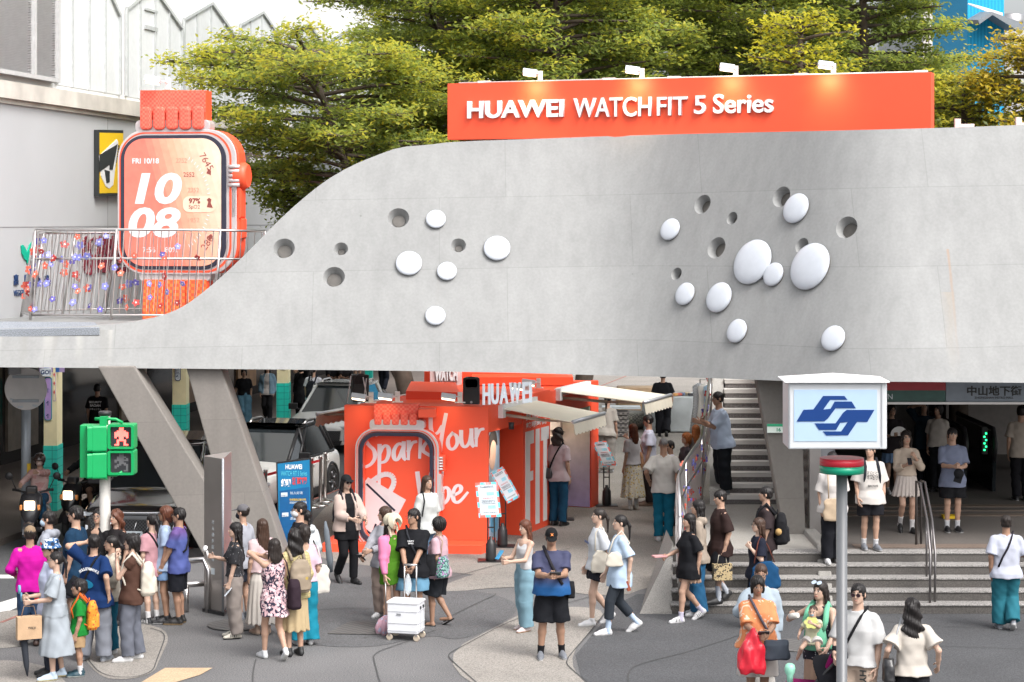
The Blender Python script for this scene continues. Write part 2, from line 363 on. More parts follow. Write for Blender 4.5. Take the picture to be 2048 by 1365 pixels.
tag(mb.build('crosswalk_markings',M('road_paint',(.62,.62,.60),.7,var=.12,scale=12)),kind='structure')
# manhole covers
def manhole(pts,label,round_=False):
    mb=MB()
    if round_: c=gp(*pts);mb.lathe(c+Vector((0,0,.012)),[(.42,0),(.42,.008),(.40,.012)],32)
    else: mb.prism([gp(*p,.012) for p in pts],(0,0,.008))
    tag(mb.build('manhole_cover',pattern('cast_iron',(.075,.072,.07),(.11,.105,.10),'check',14,rough=.7)),label,'manhole')
manhole([(655,1268),(700,1243),(775,1245),(778,1270)],'rectangular cast iron cover set in the pavement left of the white cart')
manhole((475,1252),'round cast iron manhole cover by the steel kiosk base',True)
manhole((1590,1293),'round iron manhole cover behind the woman with the baby carrier',True)
# ---------------------------------------------------------------- the concrete footbridge wall
bot=pl([(-260,732),(0,735),(400,738),(800,742),(1024,746),(1240,752),(1400,756),(1560,762),(2048,766),(2400,771)])
tops=smooth_poly([(-260,664),(0,658),(200,653),(290,641),(335,628),(370,612),(410,582),(450,548),(500,500),(550,448),(600,402),(650,362),(700,333),(750,312),(800,294),(860,290),(900,284),(1100,277),(1285,270),(1870,257),(2048,250),(2400,236)],1,False)
top=pl(tops)
def ss(t): t=min(1,max(0,t));return t*t*(3-2*t)
LEAN=.50
def wall_pt(px,py,off=0.):
    Y0=35.0-3.7*sum(min(1,max(0,(px+d-1255)/470)) for d in (-90,-60,-30,0,30,60,90))/7+.25*ss((px-1900)/300) ;z0=CH-(bot(px)-HZ)*Y0/F
    Y=(Y0+LEAN*(CH-z0))/(1+LEAN*(py-HZ)/F);return at(px,py,Y)
CONC=concrete('bridge_concrete',(.256,.259,.257),rust=[(6.70,3.5,5.25,.03,(.33,.19,.10),.5),(6.62,3.3,4.6,.10,(.33,.27,.20),.35)]+[(-8.6+.31*i+.1*(i % 3),3.2-.2*(i % 2),3.85,.06+.03*(i % 3),(.22,.215,.20) if i % 2 else (.42,.41,.38),.45) for i in range(7)]+[(-1.25,4.0,4.9,.05,(.24,.235,.225),.4),(4.0,3.5,4.6,.07,(.23,.23,.22),.4),(5.35,3.4,4.4,.06,(.22,.22,.215),.4)])
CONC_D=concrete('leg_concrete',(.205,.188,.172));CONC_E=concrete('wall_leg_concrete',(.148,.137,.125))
bridge=empty('concrete_footbridge',(0,35,0),'pale curving concrete footbridge wall with white domes and porthole recesses on leaning legs','footbridge')
NX,NZ=230,26
pxs=np.concatenate([np.linspace(-250,300,40,endpoint=False),np.linspace(300,900,90,endpoint=False),np.linspace(900,2380,100)])
mb=MB();ny=NZ+1
front=[[wall_pt(px,bot(px)+(top(px)-bot(px))*j/NZ) for j in range(ny)] for px in pxs]
vs=[v for c in front for v in c];n0=len(vs);nx=len(pxs)
vs += [v+Vector((-.02,.55,0)) for v in vs]
fs=[]
for i in range(nx-1):
    for j in range(NZ):
        a=i*ny+j;fs.append((a,a+ny,a+ny+1,a+1));b=a+n0;fs.append((b,b+1,b+ny+1,b+ny))
    a=i*ny;fs.append((a,a+n0,a+ny+n0,a+ny));a=i*ny+NZ;fs.append((a,a+ny,a+ny+n0,a+n0))
for i in (0,nx-1):
    for j in range(NZ):
        a=i*ny+j;q=(a,a+1,a+1+n0,a+n0);fs.append(q if i == 0 else q[::-1])
mb.add(vs,fs,False)
wall=mb.build('bridge_wall',CONC,bridge)
def wall_frame(px,py):
    c=wall_pt(px,py);u=(wall_pt(px+6,py)-wall_pt(px-6,py)).normalized();v=(wall_pt(px,py-6)-wall_pt(px,py+6)).normalized()
    return c,u,v,u.cross(v).normalized()
HOLES=[(797,436,.2,.12,0),(568,497,.2,.13,0),(682,498,.13,.06,0),(668,554,.2,.13,0),(917,491,.14,.065,0),
         (1405,409,.22,.13,0),(1464,437,.145,.075,0),(1563,394,.23,.14,0),(1433,496,.24,.145,0),(1353,548,.14,.075,0),(1693,455,.24,.145,0),(1604,492,.17,.07,0)]
cut=MB();disc=[]
for px,py,r,r2,_ in HOLES:
    c,u,v,nrm=wall_frame(px,py);r *= .93 if px < 1200 else .78;r2 *= .9 if px < 1200 else .8
    cut.lathe(c+nrm*.06,[(r*1.25,0),(r,-.06),(r2*1.05,-.22)][::-1],36,nrm)
    disc.append((c-nrm*.148,r2*1.04,nrm))
cutter=cut.build('cutter',CONC)
bo=wall.modifiers.new('holes','BOOLEAN');bo.object=cutter;bo.operation='DIFFERENCE';bo.solver='EXACT'
me=bpy.data.meshes.new_from_object(wall.evaluated_get(bpy.context.evaluated_depsgraph_get()))
wall.modifiers.clear();wall.data=me;bpy.data.objects.remove(cutter)
me.polygons.foreach_set('use_smooth',[True]*len(me.polygons));me.set_sharp_from_angle(angle=R(28)) if hasattr(me,'set_sharp_from_angle') else None
PORT=M('porthole_glass',(.075,.068,.06),.35,var=.3)
for c,r,nrm in disc:
    q_=nrm.to_track_quat('Z','Y');mb=MB();mb.prism([c+q_ @ Vector((r*math.cos(k*.2244),r*math.sin(k*.2244),0)) for k in range(28)],nrm*.012);mb.build('porthole',PORT,bridge)
DOME=M('dome_white',(.50,.53,.58),.22,var=.03)
for px,py,hpx in ((872,441,37),(818,529,49),(894,545,37),(994,499,50),(871,634,38),(1343,461,43),(1595,419,59),(1508,526,88),(1550,551,46),(1623,535,92),(1373,590,44),(1441,597,59),(1477,664,46),(1669,679,50)):
    c,u,v,nrm=wall_frame(px,py);s=hpx/2*c.y/F/.93;k=.17*s
    mb=MB();mb.mat(1).lathe(c-nrm*.03,[(s*.93,0),(s*.93,.06)],36,nrm)
    mb.mat(0).lathe(c+nrm*.03,[(s,0),(s*1.0,.02),(s*.985,.03),(s*.9,.03+k*.35),(s*.72,.03+k*.68),(s*.5,.03+k*.88),(s*.25,.03+k),(.002,.03+k*1.03)],40,nrm)
    mb.build('dome',[DOME,M('dome_rim',(.10,.085,.075),.6)],bridge)
def leg(pts,Y,dy=.55,mt=None):
    mb=MB();mb.prism([at(x,y,Y) for x,y in pts],(0.02,dy,0));mb.build('leaning_leg',mt or CONC_D,bridge,bevel=.02)
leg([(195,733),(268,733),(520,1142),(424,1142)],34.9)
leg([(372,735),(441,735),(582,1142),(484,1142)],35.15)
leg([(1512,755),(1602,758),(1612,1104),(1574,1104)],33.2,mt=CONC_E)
# deck slab behind the low left end, kerb of coarse stone on it, roof slab over the entrance
zd=wall_pt(100,654).z
mb=MB();mb.bbox((-13,36.0,zd-.35),(-5.1,39.4,zd-.03));mb.build('deck_slab',CONC,bridge)
mb=MB();mb.prism([at(-60,661,35.25),at(199,656,35.25),at(190,645,35.8),at(-60,643,35.8)],(0,0,-.12));mb.build('edge_kerb',granite('kerb_stone',(.23,.25,.28),.3,60),bridge)
mb=MB();mb.bbox((4.9,33.6,3.27),(16,47,3.55));mb.build('roof_slab',CONC_D,bridge)
# ---------------------------------------------------------------- facade of the white building and its arcade
FP=Plane(FAC0+Vector((0,0,0)),FDIR)        # x along the facade, up z, normal towards the road
WB=M('white_facade',(.72,.72,.72),.6,var=.04,scale=.6,bump=.03)
GW=M('grey_cladding',(.46,.47,.485),.55,var=.04,scale=.7)
bld=empty('white_building',FAC0,'white building with pointed window bays above grey cladding and a dark street arcade','building')
x0,x1=-12.,60.
ledge=7.95
mb=MB();FP.poly(mb,[(x0,3.05),(x1,3.05),(x1,ledge),(x0,ledge)],-.6,0);mb.build('lower_wall',GW,bld)
mb=MB();FP.poly(mb,[(x0,ledge+.32),(x1,ledge+.32),(x1,22),(x0,22)],-.6,.0);mb.build('upper_wall',WB,bld)
mb=MB();FP.poly(mb,[(x0,ledge),(x1,ledge),(x1,ledge+.32),(x0,ledge+.32)],-.6,.14);FP.poly(mb,[(x0,ledge-.09),(x1,ledge-.09),(x1,ledge),(x0,ledge)],-.4,.05);mb.build('ledge',M('stained_ledge',(.55,.52,.47),.8,var=.25,scale=1.5),bld)
# cladding joints
mb=MB()
for xj in (-4.0,3.0,10.,17.): FP.poly(mb,[(xj,3.1),(xj+.02,3.1),(xj+.02,ledge-.1),(xj,ledge-.1)],.0,.004)
for zj in (5.55,): FP.poly(mb,[(x0,zj),(x1,zj),(x1,zj+.02),(x0,zj+.02)],.0,.004)
mb.build('cladding_joint',M('joint_grey',(.25,.25,.26),.8),bld)
# pointed window bays
FRAME=M('bay_frame',(.46,.48,.48),.5);PANE=M('bay_pane',(.66,.68,.69),.35,var=.05)
def bay(pxl,pxp,pxr,peak,sh,small=False):
    l=FP.hit(pxl,150)[0];c,zp=FP.hit(pxp,peak);r,zs=FP.hit(pxr,sh);zb=ledge+.42;zl=zs+(zp-zs)*.12
    o=[(l,zb),(r,zb),(r,zs),(c,zp),(l,zl if zl < zp else zs)]
    mb=MB();FP.poly(mb,o,.005,.012);w_=mb.build('bay_window',PANE,bld)
    mb=MB();t=.07
    def bar(a,b,t=.05,d=.05):
        a=Vector(a);b=Vector(b);e=(b-a).normalized();q=Vector((-e.y,e.x))*t/2
        FP.poly(mb,[tuple(a-q),tuple(b-q),tuple(b+q),tuple(a+q)],.012,d)
    for i in range(5):
        if i != 0: bar(o[i],o[(i+1) % 5],.075,.07)
    for fx in (.24,.5,.76):
        xx=l+(r-l)*fx;zt=zl+(zp-zl)*(xx-l)/(c-l) if xx < c else zp+(zs-zp)*(xx-c)/(r-c)
        bar((xx,zb),(xx,zt),.045)
    if small: xx=l+(r-l)*.32;bar((xx,zb+1.6),(xx+(r-l)*.22,zb+1.6),.09);bar((xx,zb+2.),(xx+(r-l)*.22,zb+2.))
    mb.build('frame',FRAME,w_)
bay(110,195,237,-62,32);bay(250,304,361,-25,57,True);bay(365,421,470,7,76);bay(478,523,561,25,81,True);bay(576,615,646,47,94);bay(655,690,718,60,108);bay(728,757,782,72,116)
# louvre
lv=empty('louvre',FP.p(*FP.hit(50,80)),parent=None);lv.parent=bld;lv.location=lv.location-Vector(bld.location)
l=FP.hit(-60,100)[0];r=FP.hit(100,100)[0];zb=FP.hit(100,158)[1];zt=FP.hit(100,-40)[1]
mb=MB()
for i in range(40):
    z=zb+(zt-zb)*i/40
    mb.prism([FP.p(l,z,.02),FP.p(l,z+.035,.14),FP.p(l,z+.02,.02)],FP.x*(r-l))
mb.build('slat',M('louvre_slat',(.72,.72,.72),.5),lv)
mb=MB();FP.poly(mb,[(l,zb),(r,zb),(r,zt),(l,zt)],.004,.015);mb.build('backing',M('louvre_dark',(.10,.10,.10),.8),lv)
mb=MB()
for xx in (FP.hit(52,100)[0],r): FP.poly(mb,[(xx-.05,zb),(xx+.05,zb),(xx+.05,zt),(xx-.05,zt)],.015,.2)
FP.poly(mb,[(l,zb-.08),(r+.05,zb-.08),(r+.05,zb),(l,zb)],.015,.2);mb.build('frame',M('louvre_frame',(.5,.5,.5),.5),lv)
# arcade: dark shopfront set back, soffit
mb=MB();FP.poly(mb,[(x0,0.01),(x1,.01),(x1,3.4),(x0,3.4)],-4.2,-4.0)
mb.build('shopfront',M('shop_glass',(.028,.026,.026),.08,var=.5,scale=.8),bld)
mb=MB();FP.poly(mb,[(x0,3.0),(x1,3.0),(x1,3.05),(x0,3.05)],-4.0,-.1);mb.build('soffit',M('soffit_dark',(.12,.11,.10),.8),bld)
for i,(a,b,col) in enumerate(((1.2,3.2,(.35,.30,.25)),(7,8.8,(.20,.17,.14)),(14.5,16.5,(.30,.24,.18)),(20,22,(.22,.14,.09)),(25,27,(.35,.20,.10)),(-2.5,-.8,(.05,.16,.13)))):
    mb=MB();FP.poly(mb,[(a,.3),(b,.3),(b,2.3),(a,2.3)],-4.0,-3.93);mb.build('shop_panel',M('shop_panel_%d' % i,col,.5,var=.35,scale=2.5),bld)
for i,(px,n_) in enumerate(((440,0),(150,1))):
    pass
# arcade columns: cream above, teal tiles below
CREAM=M('cream_paint',(.82,.74,.46),.6,var=.05)
TEAL=M('teal_tile',(.012,.34,.27),.35,var=.08);n,p,mx_=basecol_nodes(TEAL)
tc=next(x for x in n.nodes if x.type == 'TEX_COORD');bt=n.nodes.new('ShaderNodeTexBrick');bt.offset=0;bt.inputs['Scale'].default_value=1.;bt.inputs['Brick Width'].default_value=.17;bt.inputs['Row Height'].default_value=.17;bt.inputs['Mortar Size'].default_value=.006
bt.inputs['Color1'].default_value=(.02,.62,.50,1);bt.inputs['Color2'].default_value=(.02,.57,.46,1);bt.inputs['Mortar'].default_value=(.01,.25,.21,1)
sp_=n.nodes.new('ShaderNodeSeparateXYZ');cb_=n.nodes.new('ShaderNodeCombineXYZ');ad_=n.nodes.new('ShaderNodeMath');n.links.new(tc.outputs['Object'],sp_.inputs[0]);n.links.new(sp_.outputs['X'],ad_.inputs[0]);n.links.new(sp_.outputs['Y'],ad_.inputs[1]);n.links.new(ad_.outputs[0],cb_.inputs['X']);n.links.new(sp_.outputs['Z'],cb_.inputs['Y']);n.links.new(cb_.outputs[0],bt.inputs['Vector']);n.links.new(bt.outputs['Color'],mx_.inputs[0])
NAVY=M('navy_ink',(.015,.045,.14),.5);PALEB=M('pale_board',(.62,.68,.72),.5);LILAC=M('lilac_board',(.40,.27,.55),.5);PINK_R=M('red_diamond',(.55,.06,.08),.5)
COLP=[]
FX=Plane((0,0,0),(1,0,0))
cols=[(105,26,1020,'cream arcade column with teal tiled foot beside the parked scooters'),(361,27,915,'cream arcade column with a vertical slogan board seen between the two concrete legs'),
        (567,23,860,'cream arcade column with a rounded blue slogan board right of the two strolling women'),(738,13,796,'farthest cream arcade column with teal foot behind the black loudspeaker')]
for px,wpx,yb,lab in cols:
    b=gp(px,yb);wd=wpx*b.y/F;t=empty('arcade_column',b,lab,'column','cream and teal arcade columns');COLP.append((t,b,wd))
    mb=MB();mb.bbox((b.x-wd/2,b.y-.2,1.28 if px < 700 else .9),(b.x+wd/2,b.y+.3,3.05));mb.build('shaft',CREAM,t)
    mb=MB();mb.bbox((b.x-wd/2-.01,b.y-.21,0),(b.x+wd/2+.01,b.y+.31,1.28 if px < 700 else .9));mb.build('tiled_foot',TEAL,t)
def colboard(i,body,zc,h,w,m1,m2,dx=0.,vertical=True,tm=NAVY):
    t,b,wd=COLP[i];P=Plane((b.x+dx,b.y-.2,zc),(1,0,0))
    mb=MB();P.poly(mb,rrect(w,h,w*.35),.001,.02);o=mb.build('slogan_board',m1,t)
    mb=MB();P.poly(mb,rrect(w*.8,h*.96,w*.3),.02,.024);mb.build('face',m2,o)
    for k,ch in enumerate(body):
        text('lettering',ch,P,0,h*.42-(k+1)*h*.88/len(body)+.01,.1,tm,o,.024,.001,.003,align='CENTER',height=min(h*.88/len(body)*.8,w*.62))
colboard(1,'別管三觀只顧三餐',2.35,1.0,.14,NAVY,PALEB,-.03)
colboard(2,'止就是力量',2.05,.8,.16,NAVY,PALEB,.02)
colboard(0,'↑↑↑',2.2,.85,.15,M('board_teal',(.02,.28,.36),.5),LILAC,-.04)
t,b,wd=COLP[0]
P=Plane((b.x+.08,b.y-.2,2.5),(1,0,0));mb=MB();P.poly(mb,rrect(.06,.7,.029),.001,.01);o=mb.build('diamond_strip',LILAC,t)
mb=MB();P.poly(mb,rrect(.045,.68,.022),.01,.013);mb.build('face',CREAM,o)
mb=MB()
for k in (-.17,0,.17): P.poly(mb,[(0,k-.05),(.018,k),(0,k+.05),(-.018,k)],.013,.016)
mb.build('diamond',PINK_R,o)
P=Plane((b.x-.12,b.y-.2,3.02),(1,0,0));mb=MB();mb2=MB()
for i in range(5):
    for j in range(3): P.poly(mb if (i+j) % 2 else mb2,[(i*.1-.1,-.1*j),(i*.1,-.1*j),(i*.1,-.1-.1*j),(i*.1-.1,-.1-.1*j)],.001,.01)
mb.build('checker_tile',M('check_blue',(.03,.12,.38),.5),t);mb2.build('checker_tile',M('check_mauve',(.33,.25,.45),.5),t)
P=Plane((b.x-.08,b.y-.2,2.72),(1,0,0));mb=MB();P.poly(mb,rrect(.22,.16,.03),.03,.05);o=mb.build('flag_sign',PALEB,t);text('lettering','GO!',P,0,-.04,.1,NAVY,o,.05,.001,.004,align='CENTER',height=.085)
# facade signs
def wall_sign(name,lab,quad,mat,cat='sign',d=.12):
    pts=[FP.hit(*q) for q in quad];c=FP.p(sum(p[0] for p in pts)/4,sum(p[1] for p in pts)/4,0)
    t=empty(name,c,lab,cat);mb=MB();FP.poly(mb,pts,.01,d);mb.build('board',mat,t);return t,pts
YEL=M('sign_yellow',(.80,.52,.01),.45,var=.03);DK=M('sign_black',(.025,.028,.028),.5)
t,q=wall_sign('shop_sign','tall yellow and black shop sign with slanting name left of the giant watch',[(187,393),(236,391),(236,261),(187,260)],DK)
def fpoly(t,name,pix,mat,d0,d1):
    mb=MB();FP.poly(mb,[FP.hit(*p) for p in pix],d0,d1);return mb.build(name,mat,t)
fpoly(t,'panel',[(188,387),(235,386),(235,267),(188,266)],YEL,.12,.13)
fpoly(t,'emblem',[(186,312),(221,279),(224,285),(214,370),(206,378),(199,373),(189,352)],WHITE,.13,.14)
fpoly(t,'emblem',[(186,310),(222,289),(212,340),(206,340),(206,330),(186,344)],DK,.14,.15);fpoly(t,'emblem',[(196,340),(206,343),(206,365),(200,367)],DK,.14,.15)
a=FP.hit(215,362);b_=FP.hit(229,296);text('lettering','matsukiyo',FP,a[0],a[1],.3,DK,t,.13,.004,.004,width=math.dist(a,b_),rot=math.atan2(b_[1]-a[1],b_[0]-a[0]))
t,q=wall_sign('shop_sign','small brown plan-me sign on the white wall behind the tree branches',[(489,349),(517,349),(517,306),(489,306)],M('sign_brown',(.17,.12,.11),.5))
a=FP.hit(491,335);text('lettering','plan-me',FP,a[0],a[1],.3,WHITE,t,.12,.003,width=FP.hit(516,335)[0]-a[0])
t=empty('shop_sign',FP.p(*FP.hit(60,540)),'green sprout emblem with dark lettering on the grey wall behind the railing','sign')
GRN=M('sprout_green',(.0,.42,.27),.5)
fpoly(t,'leaf',[(40,492),(44,490),(50,500),(53,512),(52,522),(47,519),(42,508)],GRN,.01,.03)
fpoly(t,'leaf',[(52,527),(52,505),(57,490),(64,482),(72,480),(72,486),(62,492),(57,502),(54,527)],GRN,.01,.03)
for px,ch in ((26,'嘉'),(48,'圓'),(70,'心'),(88,'素')): a=FP.hit(px,571);text('lettering',ch,FP,a[0],a[1],.2,NAVY,t,.01,.01,.006,height=.2)
a=FP.hit(26,593);text('lettering','VEGGIE HOUSE',FP,a[0],a[1],.2,NAVY,t,.01,.006,.0,height=.11)
t=empty('shop_sign',FP.p(*FP.hit(180,530)),'dark red lettering on the grey wall seen through the flowered railing','sign');MAROON=M('maroon',(.20,.012,.03),.5)
a=FP.hit(163,552);text('lettering','新葡苑',FP,a[0],a[1],.2,MAROON,t,.01,.01,.012,width=FP.hit(243,540)[0]-a[0])
a=FP.hit(222,552);text('lettering','JaiGe pizza',FP,a[0],a[1],.2,MAROON,t,.01,.01,.0,width=FP.hit(258,540)[0]-a[0])
# ---------------------------------------------------------------- buildings far right and centre
FIN=M('fin_stone',(.58,.54,.50),.7,var=.06);FWIN=M('fin_glass',(.20,.21,.22),.2)
Y=140;a=at(1850,440,Y);b_=at(1932,440,Y);t=empty('tower_block',(a.x,Y,0),'pale stone tower with tall vertical fins rising behind the trees at right','building')
mb=MB();mb.bbox((a.x,Y+.6,0),(b_.x,Y+18,40));mb.build('wall',FWIN,t)
for i in range(8):
    mb=MB();x=a.x+(b_.x-a.x)*i/7;mb.bbox((x-.16,Y-.3,0),(x+.16,Y+.6,40));mb.build('fin',FIN,t)
for z in (6,10,14,18,22,26):
    mb=MB();mb.bbox((a.x,Y+.3,z),(b_.x,Y+.62,z+.8));mb.build('spandrel',FIN,t)
Y=120;a=at(1935,440,Y);b_=at(2008,440,Y);t=empty('scaffolded_building',(a.x,Y,0),'building under construction wrapped in bright blue safety netting','building')
NET=pattern('blue_netting',(.0,.30,.56),(.01,.38,.66),'stripes',1.6,.6,rough=.7);mb=MB();mb.bbox((a.x,Y,0),(b_.x,Y+10,19.5));mb.build('netting',NET,t)
mb=MB();p0=at(1925,48,Y);
mb.prism([at(1933,40,Y) ,at(1960,24,Y),at(2032,50,Y),at(2032,56,Y),at(2012,62,Y),at(1961,30,Y),at(1936,48,Y)],(0,-3,-.3));mb.build('catch_platform',M('platform_grey',(.20,.22,.24),.5),t)
mb=MB()
for i in range(5): mb.tube([at(1936+4*i,8+i,Y-1),at(2005,36-i*2,Y-1)],.05,5)
mb.build('cable',WHITE,t)
Y=190;a=at(2010,60,Y);b_=at(2110,60,Y);t=empty('grey_building',(a.x,Y,0),'distant grey building with a water tank on its roof at the right edge','building')
z=at(0,62,Y).z;mb=MB();mb.bbox((a.x,Y,0),(b_.x,Y+12,z));mb.build('wall',M('far_grey',(.48,.47,.46),.8),t)
mb=MB();mb.lathe(((a.x+at(2035,0,Y).x)/2+.8,Y+3,z),[(1.0,0),(1.0,1.7),(.9,1.8)],20);mb.build('water_tank',STEEL,t)
mb=MB()
for zz in np.arange(z-12,z-1,3.0): mb.bbox((a.x+.4,Y-.05,zz),(b_.x,Y+.02,zz+1.3))
mb.build('window_band',FWIN,t)
Y=110;a=at(1030,0,Y);b_=at(1085,0,Y);t=empty('brick_tower',(a.x,Y,0),'tan brick tower glimpsed above the trees at top centre','building')
mb=MB();mb.bbox((a.x,Y,0),(b_.x+1,Y+10,26));mb.build('wall',M('tan_brick',(.42,.27,.17),.8,var=.1),t);mb=MB()
for i in range(3): mb.bbox((a.x+.25+i*.55,Y-.06,8),(a.x+.5+i*.55,Y+.02,25))
mb.build('window_strip',FWIN,t)
# ---------------------------------------------------------------- trees
LEAF=M('leaf',(.05,.08,.01),.45,var=.12,scale=.7,attr='Col',spec=.35)
n,p,mx_=basecol_nodes(LEAF);tr=n.nodes.new('ShaderNodeBsdfTranslucent');ms=n.nodes.new('ShaderNodeMixShader');ms.inputs[0].default_value=.58
n.links.new(mx_.outputs[0],tr.inputs['Color']);out=next(x for x in n.nodes if x.type == 'OUTPUT_MATERIAL')
n.links.new(p.outputs[0],ms.inputs[1]);n.links.new(tr.outputs[0],ms.inputs[2]);n.links.new(ms.outputs[0],out.inputs['Surface'])
BARK=M('bark',(.085,.065,.05),.9,var=.3,scale=6,bump=.4,bscale=25)
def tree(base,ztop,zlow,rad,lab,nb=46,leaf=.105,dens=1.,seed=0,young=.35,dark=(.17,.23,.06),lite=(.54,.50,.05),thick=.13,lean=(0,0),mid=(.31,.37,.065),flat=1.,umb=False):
    rg=np.random.default_rng(seed);rs=random.Random(seed);base=Vector(base)
    t=empty('tree',base,lab,'tree','trees behind the footbridge')
    bk=MB();n=7;tp=[base+Vector((lean[0]*(i/n) ** 1.3+rs.uniform(-.08,.08),lean[1]*i/n+rs.uniform(-.08,.08),(ztop-.2)*i/n)) for i in range(n+1)]
    bk.tube(tp,[.055+.19*(1-i/n) ** 1.1 for i in range(n+1)],9)
    P=[];C=[]
    for k in range(nb):
        f=(k+rs.random())/nb;z=zlow+(ztop-zlow)*f
        rr=rad*(math.sin(math.pi*min(1,(.16+.84*(1-f)) ** .8))*.45+.55*(1-f) ** .55+.08)*rs.uniform(.72,1.12)
        if umb: rr=rad*(.35+.65*min(1,f/.62) if f < .72 else 1-1.9*(f-.72))*rs.uniform(.7,1.08)
        az=k*2.399+rs.uniform(-.6,.6);fi=min(n-1,int((z-base.z)/(ztop-.2)*n));fr=min(1,max(0,(z-base.z)/(ztop-.2)*n-fi));o=tp[fi].lerp(tp[fi+1],fr)
        rise=rs.uniform(.0,.24)*rr*flat;d=Vector((math.cos(az),math.sin(az),0));side=Vector((-d.y,d.x,0));wob=rs.uniform(-.25,.25)
        pts=[o+d*rr*s+side*wob*math.sin(s*3)+Vector((0,0,rise*s ** .7-.05*rr*s*s)) for s in (0,.3,.6,.85,1)]
        bk.tube(pts,[.05,.038,.026,.016,.007],5,False)
        nt_=int(11*dens*rr/2.5)+4
        for q in range(nt_):
            s=rs.uniform(.22,1.0);i0=min(3,int(s/.28));o2=pts[0].lerp(pts[-1],s);o2.z=o.z+rise*s ** .7-.05*rr*s*s
            sg=rs.choice((-1,1));L2=rr*.42*(1.15-s)*rs.uniform(.5,1.2)+.15
            dd=(side*sg*rs.uniform(.6,1)+d*rs.uniform(.3,.9)).normalized()
            e2=o2+dd*L2+Vector((0,0,rs.uniform(-.02,.14)*L2+.04));bk.tube([o2,e2],[.012,.004],3,False)
            m=int(40*dens*(L2+.25));u=rg.random(m) ** .7
            pos=np.array(o2)[None]*(1-u[:,None])+np.array(e2)[None]*u[:,None]+rg.normal(0,1,(m,3))*np.array([.13,.13,thick*.75])
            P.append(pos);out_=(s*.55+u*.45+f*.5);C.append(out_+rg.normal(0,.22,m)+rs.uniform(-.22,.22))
    bk.build('trunk',BARK,t)
    P=np.concatenate(P)-np.array(base);C=np.concatenate(C);N=len(P)
    nrm=rg.normal(0,.5,(N,3));nrm[:,2]=1;nrm[:,1] -= .35;nrm /= np.linalg.norm(nrm,axis=1)[:,None]
    a=rg.normal(0,1,(N,3));a -= nrm*(a*nrm).sum(1)[:,None];a /= np.linalg.norm(a,axis=1)[:,None];b=np.cross(nrm,a)
    l=leaf*rg.uniform(.65,1.25,N)[:,None];wv=l*rg.uniform(.42,.6,N)[:,None]
    quad=np.stack([P-a*l*.6,P+b*wv*.55+a*l*.1,P+a*l*.6-nrm*l*.15,P-b*wv*.55+a*l*.1],1).reshape(-1,3)
    me=bpy.data.meshes.new('crown');me.vertices.add(N*4);me.vertices.foreach_set('co',quad.ravel())
    me.loops.add(N*4);me.loops.foreach_set('vertex_index',np.arange(N*4,dtype=np.int32));me.polygons.add(N)
    me.polygons.foreach_set('loop_start',np.arange(0,N*4,4,dtype=np.int32));me.polygons.foreach_set('loop_total',np.full(N,4,np.int32));me.update()
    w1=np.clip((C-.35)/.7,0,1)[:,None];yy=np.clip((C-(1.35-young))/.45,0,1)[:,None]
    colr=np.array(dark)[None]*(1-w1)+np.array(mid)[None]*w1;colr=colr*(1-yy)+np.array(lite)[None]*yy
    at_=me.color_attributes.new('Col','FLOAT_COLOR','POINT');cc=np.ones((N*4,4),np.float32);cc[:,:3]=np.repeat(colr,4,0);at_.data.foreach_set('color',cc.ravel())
    me.materials.append(LEAF);o=bpy.data.objects.new('crown',me);COL.objects.link(o);o.parent=t
    return t
def tree_at(px,Y,ptop,plow,rpx,lab,foot=None,**k):
    f_=foot or px;b=Vector(((f_-CX)*Y/F,Y,0));k.setdefault('lean',((px-f_)*Y/F,0));tree(b,at(0,ptop,Y).z,at(0,plow,Y).z,rpx*Y/F,lab,**k)
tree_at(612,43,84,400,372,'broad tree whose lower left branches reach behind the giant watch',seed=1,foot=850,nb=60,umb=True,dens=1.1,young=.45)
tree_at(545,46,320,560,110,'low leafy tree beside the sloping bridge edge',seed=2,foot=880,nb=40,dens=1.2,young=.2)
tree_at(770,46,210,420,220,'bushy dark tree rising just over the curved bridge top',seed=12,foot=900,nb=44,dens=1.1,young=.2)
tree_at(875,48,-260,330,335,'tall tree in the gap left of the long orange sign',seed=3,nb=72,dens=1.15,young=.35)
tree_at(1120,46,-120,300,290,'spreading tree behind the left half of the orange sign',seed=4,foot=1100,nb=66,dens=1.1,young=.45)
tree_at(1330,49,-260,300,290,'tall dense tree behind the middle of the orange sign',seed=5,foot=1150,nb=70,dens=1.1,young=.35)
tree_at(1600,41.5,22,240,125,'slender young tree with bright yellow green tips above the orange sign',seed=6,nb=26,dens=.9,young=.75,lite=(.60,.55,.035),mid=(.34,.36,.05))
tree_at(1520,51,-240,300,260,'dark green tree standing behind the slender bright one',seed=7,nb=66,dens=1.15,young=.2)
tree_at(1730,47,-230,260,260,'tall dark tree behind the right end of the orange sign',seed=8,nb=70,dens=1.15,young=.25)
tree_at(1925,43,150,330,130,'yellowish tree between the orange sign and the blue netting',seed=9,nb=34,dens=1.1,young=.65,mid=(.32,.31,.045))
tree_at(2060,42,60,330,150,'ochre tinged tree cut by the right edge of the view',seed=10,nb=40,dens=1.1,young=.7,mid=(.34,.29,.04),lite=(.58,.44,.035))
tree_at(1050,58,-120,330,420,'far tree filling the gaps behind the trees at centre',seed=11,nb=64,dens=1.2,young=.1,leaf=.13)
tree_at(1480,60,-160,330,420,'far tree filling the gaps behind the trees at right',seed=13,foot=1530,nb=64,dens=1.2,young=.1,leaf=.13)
tree_at(1820,52,120,340,260,'low broad tree filling in behind the right end of the sign',seed=14,nb=44,dens=1.2,young=.4,leaf=.1)
